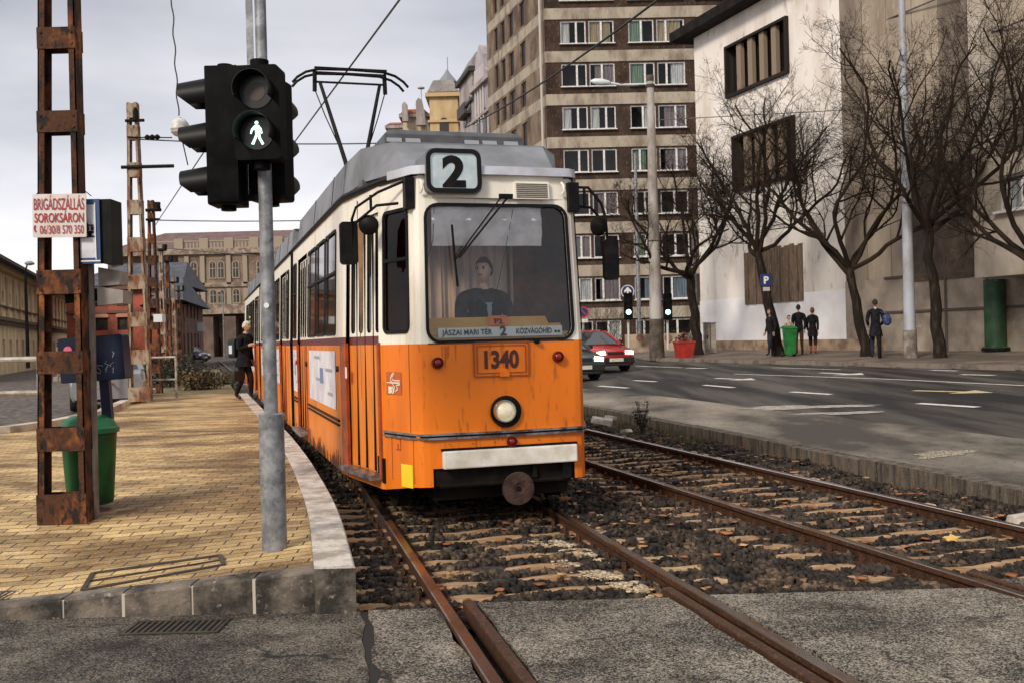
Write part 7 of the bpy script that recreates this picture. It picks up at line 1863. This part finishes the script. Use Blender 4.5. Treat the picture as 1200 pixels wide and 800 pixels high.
# parking sign
p = PT(905, 417, 36.5); S_ = 36.5/1200; r_ = empty('parking_sign', p, label='blue parking sign in front of the leaning tree', cat='sign')
m = MB(); m.tube([(0,.05,0),(0,.05,(417-320)*S_)], .025, 8); m.build('post', M_blk, r_)
m = MB(); x = -5*S_; z = (417-328)*S_; m.prism(rrect(x-6.5*S_,x+6.5*S_,z-7*S_,z+7*S_,.04,3), (0,.01,0), (1,0,0), (0,0,1), .03); pl = m.build('sign_face', MATS['sign_blue'], r_)
m = MB(); put_text(m, 'P', (x,-.025,z-4.2*S_), (1,0,0), (0,0,1), 11.5*S_, 1.0, .015); m.build('lettering', M_white, pl, fix=False)
m = MB(); m.box(x-4*S_,x+4*S_,-.02,.0,z-13*S_,z-8.5*S_); m.build('sub_plate', mat('plate_grey', (.45,.42,.38), .5), r_)
# red planter
p = PT(802, 420, 41.5); S_ = 41.5/1200; r_ = empty('planter', p, label='square red planter with a small dark shrub, at the foot of the concrete pole', cat='planter')
m = MB(); w_, h_ = 11*S_, 18*S_
m.add([(-w_*.8,-w_*.8,0),(w_*.8,-w_*.8,0),(w_*.8,w_*.8,0),(-w_*.8,w_*.8,0),(-w_,-w_,h_),(w_,-w_,h_),(w_,w_,h_),(-w_,w_,h_)], [(0,3,2,1),(0,1,5,4),(1,2,6,5),(2,3,7,6),(3,0,4,7)])
for a in ((-1,1,-1,-.86),(-1,1,.86,1),(-1,-.86,-.86,.86),(.86,1,-.86,.86)): m.box(a[0]*w_*1.07,a[1]*w_*1.07,a[2]*w_*1.07,a[3]*w_*1.07,h_,h_+.08)
m.box(-w_*.9,w_*.9,-w_*.9,w_*.9,h_-.05,h_+.02); m.build('tub', mat('planter_red', (.40,.022,.012), .5, col2=(.25,.018,.01), nscale=3), r_, bevel=.01)
m = MB(); rg = random.Random(2)
for i in range(160):
    c_ = Vector((rg.gauss(-.05,.12),rg.gauss(0,.12),h_+abs(rg.gauss(.15,.12)))); u = Vector((rg.gauss(0,1),rg.gauss(0,1),rg.gauss(0,1))).normalized()*.07; v = u.orthogonal().normalized()*.04; m.add([c_-u,c_+v,c_+u,c_-v], [(0,1,2,3)])
m.build('shrub', mat('shrub_red', (.12,.02,.012), .8, island=.5), r_, fix=False)
# utility cabinet
p = PT(832, 413, 44.5); S_ = 44.5/1200; r_ = empty('utility_cabinet', p, label='grey utility cabinet against the whitewashed wall beside the first bare tree', cat='cabinet')
m = MB(); m.box(-7*S_,7*S_,-.2,.2,0,.15,0); m.box(-6.6*S_,6.6*S_,-.18,.18,.15,34*S_,0); m.build('cabinet_body', mat('cabinet_grey', (.36,.32,.26), .6, col2=(.2,.17,.13), nscale=3), r_, bevel=.01)
m = MB(); m.box(-7.2*S_,7.2*S_,-.22,.22,34*S_,35.2*S_); m.build('cabinet_top', M_galv, r_)
m = MB(); m.box(-.012,.012,-.19,-.182,.2,33*S_); m.box(-.15,-.11,-.20,-.182,.6,.75); m.build('door_gap', M_blk, r_)
# big round red-rimmed mark wall rings
for k,(px, lab) in enumerate(((750,'left round plate on the low beige wall'),(783,'right round plate on the low beige wall'))):
    p = PT(px, 396, 51.3); m = MB(); m.lathe([(.18,0),(.2,.02),(.15,.03),(.14,.02),(.01,.02)], 16, p, (0,-1,0)); o = m.build('wall_plate', mat('plate_rust', (.22,.11,.07), .7)); tag(o, lab, 'plate')

# ---------------------------------------------------------------- cars
M_carglass = mat('car_glass', (.02,.022,.025), .04, spec=.8); M_tyre = mat('tyre', (.012,.012,.012), .8); M_plastic = mat('car_plastic', (.02,.02,.02), .6)
def make_car(name, label, paint, lit=True):
    r_ = empty(name, (0,0,0), label=label, cat='car')
    hw = .84
    # stations from nose (y=0) to tail (y=4.1): (y, z_bottom, z_belt/top, halfwidth, roofz, roofhw)
    st_ = [(0,.28,.62,.66),(.06,.22,.70,.74),(.35,.20,.79,.81),(1.05,.20,.92,hw),(1.9,.20,.95,hw),(3.2,.20,.97,hw),(3.8,.24,.96,.82),(4.05,.30,.86,.76)]
    m = MB(); n = 10
    def sec(y, zb, zt, w_): return [(-w_*.92,y,zb),(-w_,y,zb+.12),(-w_*1.01,y,zb+(zt-zb)*.55),(-w_*.96,y,zt-.05),(-w_*.88,y,zt),(w_*.88,y,zt),(w_*.96,y,zt-.05),(w_*1.01,y,zb+(zt-zb)*.55),(w_,y,zb+.12),(w_*.92,y,zb)]
    vs_ = [q for s in st_ for q in sec(*s)]; fs_ = [(i*n+k,i*n+(k+1)%n,(i+1)*n+(k+1)%n,(i+1)*n+k) for i in range(len(st_)-1) for k in range(n)]+[tuple(range(n)),tuple(range((len(st_)-1)*n,len(st_)*n))[::-1]]
    m.add(vs_, fs_); bd = m.build('body', paint, r_, smooth=True, angle=50)
    # cabin: roof and pillars in paint, glass between
    base = [(.98,.93,.74),(1.2,.94,.76),(3.7,.95,.74)]; 
    cb = [(-.76,1.0,.93),(.76,1.0,.93),(.74,3.75,.95),(-.74,3.75,.95)]; tp_ = [(-.56,1.72,1.36),(.56,1.72,1.36),(.58,3.25,1.38),(-.58,3.25,1.38)]
    g = MB(); g.add(cb+tp_, [(0,1,5,4),(1,2,6,5),(2,3,7,6),(3,0,4,7)]); g.build('windows', M_carglass, r_, fix=True)
    m = MB(); m.add([(-.57,1.70,1.355),(.57,1.70,1.355),(.59,3.28,1.375),(-.59,3.28,1.375),(-.48,1.95,1.42),(.48,1.95,1.42),(.50,3.05,1.43),(-.50,3.05,1.43)], [(0,1,5,4),(1,2,6,5),(2,3,7,6),(3,0,4,7),(4,5,6,7)])
    for s in (-1,1):
        m.beam((s*.765,.98,.93),(s*.565,1.72,1.37),.07,.04); m.beam((s*.745,3.77,.94),(s*.585,3.26,1.38),.12,.05); m.beam((s*.765,2.35,.94),(s*.60,2.4,1.38),.06,.04); m.beam((s*.575,1.7,1.365),(s*.59,3.28,1.385),.05,.04)
    m.build('roof', paint, r_, smooth=True, angle=45)
    for s in (-1,1):
        m = MB(); m.prism([(-.17,-.06),(.15,-.07),(.17,.05),(-.13,.085)] if s > 0 else [(-.15,-.07),(.17,-.06),(.13,.085),(-.17,.05)], (s*.53,.035,.64), (1,0,s*0.0), (0,.18,1), .03)
        m.build('headlight', mat('headlight_lit', (.9,.85,.6), .3, em=(1,.86,.55), emk=1.6) if lit else M_chrome, r_)
        m = MB(); m.box(s*.86-.02 if s>0 else s*.86-.16, s*.86+.16 if s>0 else s*.86+.02, 1.25,1.36,.93,1.06); m.build('mirror', M_plastic, r_, bevel=.02)
    m = MB(); m.box(-.30,.30,-.012,.03,.585,.68); m.build('grille', M_plastic, r_)
    m = MB(); m.box(-.70,.70,-.05,.10,.30,.50); m.box(-.55,.55,-.052,.0,.21,.29); bp_ = m.build('bumper', M_plastic, r_, bevel=.03)
    m = MB(); m.box(-.26,.26,-.065,-.05,.36,.47); m.build('number_plate', M_white, bp_)
    for y in (.75, 3.25):
        for s in (-1,1):
            m = MB(); m.lathe([(.20,.0),(.29,.01),(.30,.05),(.30,.14),(.28,.19),(.19,.19)], 24, (s*.66,y,.30), (s,0,0)); t_ = m.build('wheel', M_tyre, r_, smooth=True)
            m = MB(); m.lathe([(.19,.15),(.185,.18),(.12,.165),(.04,.185),(.01,.19)], 12, (s*.66,y,.30), (s,0,0)); m.build('rim', M_alu, t_, smooth=True)
    return r_
M_red = mat('car_red', (.42,.012,.014), .3, coat=.6); M_teal = mat('car_teal', (.03,.055,.06), .3, coat=.6)
def park(r_, px, py, turn):
    p = PG(px, py, zR); r_.location = (p.x, p.y, zR(p.x, p.y)+.005); r_.rotation_euler = (0,0,turn); return p
park(make_car('car', 'red hatchback with lit headlights driving on the far side of the tram', M_red), 722, 436, R(24))
park(make_car('car', 'dark blue green car half hidden behind the front of the tram', M_teal), 684, 447, R(24))
# blue car far down the line and parked car behind the railing
cf_ = make_car('car', 'small blue car far away below the square signs', mat('car_blue', (.05,.07,.16), .3, coat=.5), False); q = PT(240, 421, 92); cf_.location = (q.x,q.y,.15); cf_.rotation_euler = (0,0,R(60))
cg_ = make_car('car', 'silver grey parked car behind the platform railing, its rear towards the masts', mat('car_silver', (.22,.23,.24), .35, coat=.5), False); q = PT(132, 470, 27.5); cg_.location = (q.x,q.y,.09); cg_.rotation_euler = (0,0,R(200))

# ---------------------------------------------------------------- people
def skin_mesh(verts, edges, radii, root=0, sub=2):
    me = bpy.data.meshes.new('sk'); me.from_pydata([tuple(v) for v in verts], edges, []); ob = bpy.data.objects.new('sk', me); C.objects.link(ob)
    md = ob.modifiers.new('s', 'SKIN'); 
    if not me.skin_vertices: me.attributes.new('x','FLOAT','POINT')
    for i, r in enumerate(radii):
        sv = me.skin_vertices[0].data[i]; sv.radius = (r, r) if not isinstance(r, tuple) else r; sv.use_root = (i == root)
    sb = ob.modifiers.new('d', 'SUBSURF'); sb.levels = sub; sb.render_levels = sub
    dg = bpy.context.evaluated_depsgraph_get(); out = bpy.data.meshes.new_from_object(ob.evaluated_get(dg))
    bpy.data.objects.remove(ob); bpy.data.meshes.remove(me); return out
def head_geo(mb, c, r, yaw, mi):
    """head centred at c, facing yaw (0 = -y); ears, nose, brows and chin shaped"""
    n, mrow = 20, 14; Rz = Matrix.Rotation(yaw, 3, 'Z'); vs_ = []; fs_ = []
    for j in range(mrow+1):
        ph_ = math.pi*j/mrow
        for i in range(n):
            t = 2*math.pi*i/n; x, y, z = math.sin(ph_)*math.sin(t), -math.sin(ph_)*math.cos(t), math.cos(ph_)
            f = max(0, -y); X, Y, Z = x*.76, y*.92, z*1.16
            if z < 0: X *= 1+.30*z; Y = Y*(1+.10*z) - f*.05
            if abs(x) < .30 and f > .6:
                nz = math.exp(-((z+.12)/.17)**2)*math.exp(-(x/.14)**2); Y -= .20*nz
                Y -= .07*math.exp(-((z+.46)/.09)**2)*math.exp(-(x/.25)**2)
                Y -= .08*math.exp(-((z+.80)/.15)**2)
            Y += .09*math.exp(-((z-.10)/.10)**2)*math.exp(-((abs(x)-.33)/.15)**2)*f
            vs_.append(Vector(c)+Rz@Vector((X*r,Y*r,Z*r)))
    for j in range(mrow):
        for i in range(n): fs_.append((j*n+i, j*n+(i+1)%n, (j+1)*n+(i+1)%n, (j+1)*n+i))
    mb.add(vs_, fs_, mi)
    for s in (-1,1):
        mb.lathe([(.02,-.04*r),(.20*r,-.02*r),(.22*r,.03*r),(.1*r,.05*r)], 8, Vector(c)+Rz@Vector((s*.76*r,.05*r,-.05*r)), tuple(Rz@Vector((s,.25,0))), mi)
def hand_geo(mb, w_, d, side, mi, sc=1.0):
    """palm and five curled fingers from wrist w_ along d"""
    d = Vector(d).normalized(); a = d.orthogonal().normalized(); a = Vector((0,1,0))-d*d.y if abs(d.y) < .9 else a; a.normalize(); b = d.cross(a)*side; w_ = Vector(w_)
    mb.beam(w_-d*.01, w_+d*.085*sc, .075*sc, .028*sc, tuple(b), mi)
    for k in range(4):
        L_ = (.066,.076,.072,.056)[k]*sc; o_ = w_+d*.08*sc+a*((k-1.5)*.019*sc); mb.tube([o_, o_+d*L_*.5+b*.006, o_+d*L_*.85+b*.028, o_+d*L_*.9+b*.045], [.0095*sc,.009*sc,.008*sc,.006*sc], 6, True, mi)
    o_ = w_+d*.03*sc-a*.036*sc; mb.tube([o_, o_+(d-a*.7)*.035*sc, o_+(d*1.4-a*.6+b*.5)*.05*sc], [.012*sc,.010*sc,.007*sc], 6, True, mi)
PP = {}
def person(label, H=1.75, pose='stand', yaw=0, top=(.015,.014,.016), legs=(.03,.035,.06), hair=(.03,.02,.015), coat=1.0, coatlen=0, step=0.0, arms='down', headyaw=0, hat=None, skin=(.50,.28,.19), seated=False, lean=0.0, collar=None, boots=None, long_hair=False, female=False, loc=(0,0,0), hk=1.0):
    k = H/1.75; r_ = empty('person', loc, yaw, label, 'person')
    V = []; E = []; Rr = []; lab = []
    def v(p, r, l): V.append(Vector(p)*k); Rr.append(r*k if not isinstance(r, tuple) else (r[0]*k, r[1]*k)); lab.append(l); return len(V)-1
    def e(a, b): E.append((a, b))
    hz = .93 if not seated else .52
    ln_ = lean
    pel = v((0,0,hz), .125*coat, 't'); wa = v((0,-.02-ln_*.3,hz+.17), .118*coat, 't'); ch = v((0,-.02-ln_*.8,hz+.38), .135*coat, 't'); nb = v((0,-.0-ln_,hz+.53), .075*coat, 't'); nk = v((0,-.01-ln_*1.1,hz+.60), .052, 's'); nt_ = v((0,-.015-ln_*1.15,hz+.66), .05, 's')
    e(pel,wa); e(wa,ch); e(ch,nb); e(nb,nk); e(nk,nt_)
    sw = (.205 if seated else .19) if not female else .165
    for s in (-1,1):
        sh = v((s*sw,-.0-ln_*.9,hz+(.515 if seated else .49)), .066*coat, 't'); e(nb,sh)
        if arms == 'down' or (arms == 'one' and s > 0): el = (s*(sw+.035),.03-ln_*.7,hz+.21); wr = (s*(sw+.025),-.06-ln_*.6+ .03*s*step,hz-.03)
        elif arms == 'bag' : el = (s*(sw+.06),.0,hz+.22); wr = (s*(sw+.0),-.17,hz+.08)
        elif arms == 'wheel': el = (s*(sw+.05),-.12,hz+.22); wr = (s*.16,-.33,hz+.18)
        elif arms == 'push': el = (s*(sw+.03),-.08,hz+.24); wr = (s*.13,-.30,hz+.14)
        else: el = (s*(sw+.06),-.08,hz+.23); wr = (s*.12,-.28,hz+.32)
        a1 = v(el, .047*coat, 't'); a2 = v(wr, .034*coat, 't'); e(sh,a1); e(a1,a2)
        PP.setdefault(id(r_), []).append((Vector(wr)*k, (Vector(wr)-Vector(el)), s))
        hp = v((s*.085,0,hz-.06), .098, 'l' if not coatlen else 't'); e(pel,hp)
        if not seated:
            st2 = step*s
            kn = v((s*.095,-.04-.16*max(0,st2)-.02*st2,hz-.44), (.066 if coatlen < .3 else .095)*(1 if not coatlen else 1.15), 'l' if coatlen < .3 else 't'); an = v((s*.09,.02-.30*st2,.085+.05*max(0,-st2)), .044, 'b' if boots else 'l'); ft = v((s*.10,-.14-.30*st2,.035+.01*max(0,-st2)), .038, 'f')
            hl_ = None
        else:
            kn = v((s*.12,-.42,hz+.02), .07, 'l'); an = v((s*.12,-.46,.10), .045, 'l'); ft = v((s*.12,-.60,.045), .04, 'f')
        e(hp,kn); e(kn,an); e(an,ft)
    me = skin_mesh(V, E, Rr, 0, 2)
    # material by nearest bone, joined into one body with the head and hands
    mats = [mat('cloth_%03d_%03d_%03d' % tuple(int(c*999) for c in top), top, .95, spec=.08, col2=tuple(c*1.9+.003 for c in top), nscale=9, bump=.2, bscale=60), mat('cloth_%03d_%03d_%03d' % tuple(int(c*999) for c in legs), legs, .95, spec=.08, col2=tuple(c*1.6 for c in legs), nscale=8), mat('skin_%d' % int(skin[0]*100), skin, .55, col2=tuple(c*.8 for c in skin), nscale=6), mat('shoe_black', (.015,.013,.012), .6), mat('cloth_%03d_%03d_%03d' % tuple(int(c*999) for c in (boots or (.02,.02,.02))), boots or (.02,.02,.02), .7)]
    idx = {'t':0,'l':1,'s':2,'f':3,'b':4}
    B = MB(); vs_ = [vv.co.copy() for vv in me.vertices]
    zc = (hz-coatlen)*k
    for p in me.polygons:
        c_ = sum((vs_[i] for i in p.vertices), Vector())/len(p.vertices)
        j = min(range(len(V)), key=lambda q: (V[q]-c_).length - (Rr[q] if not isinstance(Rr[q], tuple) else Rr[q][0]))
        mi = idx[lab[j]]
        if mi == 1 and c_.z > hz*k-.02*k: mi = 0
        if mi == 0 and not coatlen and c_.z < (hz-.13)*k and abs(c_.x) < .16*k and not seated: mi = 1
        if boots and mi == 1 and c_.z < .34*k: mi = 4
        p.material_index = mi
    B.add(vs_, [tuple(p.vertices) for p in me.polygons]); B.mi = [p.material_index for p in me.polygons]
    bpy.data.meshes.remove(me)
    hc = V[nt_]+Vector((0,-.03,.105))*k; hr = .098*k*hk
    head_geo(B, hc, hr, headyaw, 2)
    for (w_, d, s) in PP[id(r_)]: hand_geo(B, w_, d, s, 2, k)
    if coatlen > .05 and not seated:
        B.lathe([(.125*coat*k,(hz+.08)*k),(.15*coat*k,(hz-.05)*k),(.165*coat*k,(hz-coatlen*.6)*k),(.175*coat*k,(hz-coatlen)*k),(.15*coat*k,(hz-coatlen+.02)*k)], 16, (0,-.01,0), None, 0)
    bo_ = B.build('body', mats, r_, smooth=True, angle=60, fix=False)
    # hair: cap over the back and top of the skull
    Hh = MB(); Rz = Matrix.Rotation(headyaw, 3, 'Z'); n, mrow = 18, 9; vv = []; ff = []
    for j in range(mrow+1):
        ph0_ = math.pi*j/mrow
        for i in range(n):
            t = 2*math.pi*i/n; ph_ = ph0_*(.86 if long_hair else (.50+.17*max(0,-math.cos(t)))); x, y, z = math.sin(ph_)*math.sin(t), -math.sin(ph_)*math.cos(t), math.cos(ph_)
            front = max(0,-y); zz = z
            if front > .25: zz = max(z, .42+ .1*front)
            q_ = 1.10+.03*math.sin(9*t+5*ph_); rad_h = math.sqrt(max(0.0,1-zz*zz))/max(1e-6,math.sqrt(max(1e-9,1-z*z))) if front > .25 and zz > z else 1
            vv.append(hc+Rz@Vector((x*.78*rad_h*q_*hr, (y*.94*rad_h*q_+.05)*hr, zz*1.16*q_*hr)))
    for j in range(mrow):
        for i in range(n): ff.append((j*n+i, j*n+(i+1)%n, (j+1)*n+(i+1)%n, (j+1)*n+i))
    Hh.add(vv, ff); Hh.build('hair' if hat is None else 'hat', mat('hair_%03d_%03d' % (int((hat or hair)[0]*999), int((hat or hair)[2]*999)), hat or hair, .8, col2=tuple(c*.6 for c in (hat or hair)), nscale=30), r_, smooth=True, angle=70)
    F_ = MB(); 
    for s in (-1,1):
        F_.lathe([(.13*hr,0),(.10*hr,.035*hr),(.01,.05*hr)], 8, hc+Rz@Vector((s*.30*hr,-.80*hr,.10*hr)), tuple(Rz@Vector((0,-1,0))))
    F_.tube([hc+Rz@Vector((-.22*hr,-.90*hr,-.52*hr)), hc+Rz@Vector((0,-.955*hr,-.50*hr)), hc+Rz@Vector((.22*hr,-.90*hr,-.52*hr))], .035*hr, 5)
    for s in (-1,1): F_.tube([hc+Rz@Vector((s*.16*hr,-.86*hr,.25*hr)), hc+Rz@Vector((s*.46*hr,-.74*hr,.24*hr))], .04*hr, 5)
    F_.build('face_features', mat('face_dark', (.10,.045,.035), .6), r_)
    if collar:
        c2_ = MB(); c2_.lathe([(.088*k,(hz+.50)*k),(.082*k,(hz+.56)*k),(.064*k,(hz+.60)*k)], 14, (0,-ln_,0)); c2_.build('collar', mat('collar_%d' % int(collar[2]*99), collar, .8), r_, smooth=True)
    return r_
# driver, seated in the cab
front = tram.matrix_world if False else (Matrix.Translation((-.085,8.9,0))@Matrix.Rotation(TH,4,'Z'))
dv = person('man in a dark jacket with a blue shirt collar driving the tram, looking aside', 1.78, seated=True, yaw=TH+R(4), arms='wheel', headyaw=R(-42), hk=.94, skin=(.74,.53,.43), top=(.028,.026,.027), legs=(.02,.02,.025), hair=(.055,.035,.022), collar=(.22,.34,.42), coat=1.12)
dv.location = front @ Vector((.0, .60, .875))
jm = MB()
for sd_ in (-1, 1):
    jm.prism([(0,0),(sd_*.085,.06),(sd_*.11,-.03),(sd_*.035,-.26)], (sd_*.022,-.168,.98), (1,0,0), (0,.16,1), .010)
jm.build_each('lapel', mat('lapel_dark', (.010,.010,.011), .9, spec=.1), dv)
jm = MB(); jm.prism([(-.035,0),(.035,0),(0,-.20)], (0,-.160,1.0), (1,0,0), (0,.16,1), .006); jm.build('shirt', mat('shirt_blue', (.25,.34,.42), .8), dv)
# waiting man with backpack on the platform
q = PG(284, 468, zP); q = Vector((q.x+.05, q.y, zP(q.x, q.y)))
wm = person('white haired man in black with a rucksack, standing on the platform beside the tram', 1.80, yaw=R(62), top=(.010,.010,.011), legs=(.010,.010,.011), hair=(.62,.60,.55), coat=1.15, coatlen=.16, step=.5, lean=.07, arms='one', loc=q, headyaw=R(10))
m = MB(); m.prism(rrect(-.15,.15,0,.46,.08,4), (0,.34,0), (1,0,0), (0,0,1), .20); o = m.build('rucksack', mat('bag_black', (.012,.012,.014), .7), smooth=True); o.location = (q.x,q.y,q.z+1.0); o.rotation_euler = (0,0,R(62)); tag(o, 'black rucksack with pale reflective strips on the white haired man', 'bag')
m = MB(); m.box(-.13,-.10,.345,.352,.05,.35); m.box(.10,.13,.345,.352,.05,.35); m.box(-.165,-.15,.2,.3,.1,.3); m.build_each('reflective_strip', mat('strip_pale', (.45,.60,.62), .5), o)
m = MB(); m.prism(rrect(-.16,.16,0,.24,.04,3), (0,.05,0), (1,0,0), (0,0,1), .10); m.tube([(-.08,0,.24),(-.06,0,.33),(.06,0,.33),(.08,0,.24)], .012, 6); o2 = m.build('hand_bag', mat('bag_black', (0,0,0)), smooth=True); o2.location = (q.x-.08,q.y-.26,q.z+.46); o2.rotation_euler = (0,0,R(62)); tag(o2, 'black bag in the hand of the white haired man', 'bag')
# pedestrians on the far pavement
def ped(px, pyf, Y_, pyh, label, **kw):
    b = PT(px, pyf, Y_); Hh = (pyf-pyh)*Y_/1200
    return person(label, Hh, loc=b, **kw), b
ped(904, 416.5, 37.5, 364, 'person in a dark jacket walking left of the leaning tree', yaw=R(-60), step=.8, top=(.012,.011,.012), legs=(.02,.022,.035), hair=(.10,.06,.05), coat=1.1)
ped(925, 416, 37.5, 371, 'smaller person in a pale coat pushing the green bin', yaw=R(10), top=(.32,.26,.20), legs=(.03,.03,.03), hair=(.04,.02,.015), arms='push', coat=1.0, female=True)
ped(937, 415.5, 38.5, 359, 'tall person in a black jacket and brown trousers behind the green bin', yaw=R(175), top=(.010,.010,.011), legs=(.085,.035,.022), hair=(.012,.010,.010), coat=1.25, step=.2)
ped(953, 414.5, 38.5, 362, 'red haired woman in a black coat and reddish boots walking away', yaw=R(160), top=(.011,.010,.011), legs=(.015,.012,.012), hair=(.22,.05,.03), coat=1.15, coatlen=.25, step=.5, boots=(.25,.05,.03), long_hair=True, female=True)
mp_, b = ped(1027, 419, 33, 353, 'man in a long black coat with a white collar by the forked tree', yaw=R(170), top=(.010,.010,.012), legs=(.02,.025,.04), hair=(.02,.015,.012), coat=1.2, coatlen=.28, step=.35, collar=(.7,.7,.68), arms='bag')
m = MB(); m.lathe([(.03,-.2),(.12,-.14),(.15,0),(.12,.14),(.03,.2)], 14, (0,0,0), (.25,0,-1)); m.tube([(0,0,.1),(-.10,-.10,.20),(-.22,-.08,.25)], .012, 5); o = m.build('shoulder_bag', mat('bag_blue', (.02,.035,.13), .6, col2=(.08,.1,.2), nscale=9), smooth=True); o.location = (b.x+.34, b.y-.05, b.z+1.22); tag(o, 'dark blue shoulder bag on the man by the forked tree', 'bag')
# bright green wheeled bin in front of the smaller person
b = PT(926, 418.5, 36.9); r_ = empty('wheeled_bin', b, R(6), label='bright green wheeled bin on the far pavement between the walkers', cat='bin')
m = MB(); m.add([(-.15,-.15,.1),(.15,-.15,.1),(.15,.15,.1),(-.15,.15,.1),(-.21,-.22,1.0),(.21,-.22,1.0),(.21,.2,1.05),(-.21,.2,1.05)], [(0,3,2,1),(4,5,6,7),(0,1,5,4),(1,2,6,5),(2,3,7,6),(3,0,4,7)]); m.build('bin_body', mat('bin_bright', (.025,.20,.045), .45, spec=.3, col2=(.012,.10,.025), nscale=4), r_, bevel=.02)
m = MB(); m.add([(-.23,-.24,1.02),(.23,-.24,1.02),(.23,.24,1.08),(-.23,.24,1.08),(-.2,-.2,1.08),(.2,-.2,1.08),(.2,.2,1.13),(-.2,.2,1.13)], [(0,3,2,1),(4,5,6,7),(0,1,5,4),(1,2,6,5),(2,3,7,6),(3,0,4,7)]); m.tube([(-.25,.33,1.05),(.25,.33,1.05)], .02, 8); m.build('bin_lid', MATS['bin_bright'], r_)
for s in (-1,1): m = MB(); m.cyl((s*.2,.2,.1),(s,0,0),.1,.05,14); m.build('wheel', M_tyre, r_)
b = PT(1031, 421, 32.2); m = MB(); m.cyl((0,0,0),(0,0,1),.06,.75,12); m.lathe([(.06,.75),(.08,.77),(.07,.86),(.01,.9)], 12); o = m.build('bollard', M_blk, smooth=True); o.location = b; tag(o, 'short black bollard at the kerb in front of the man with the blue bag', 'bollard')
sc = bpy.context.scene
sc.render.resolution_x, sc.render.resolution_y = 1024, 682
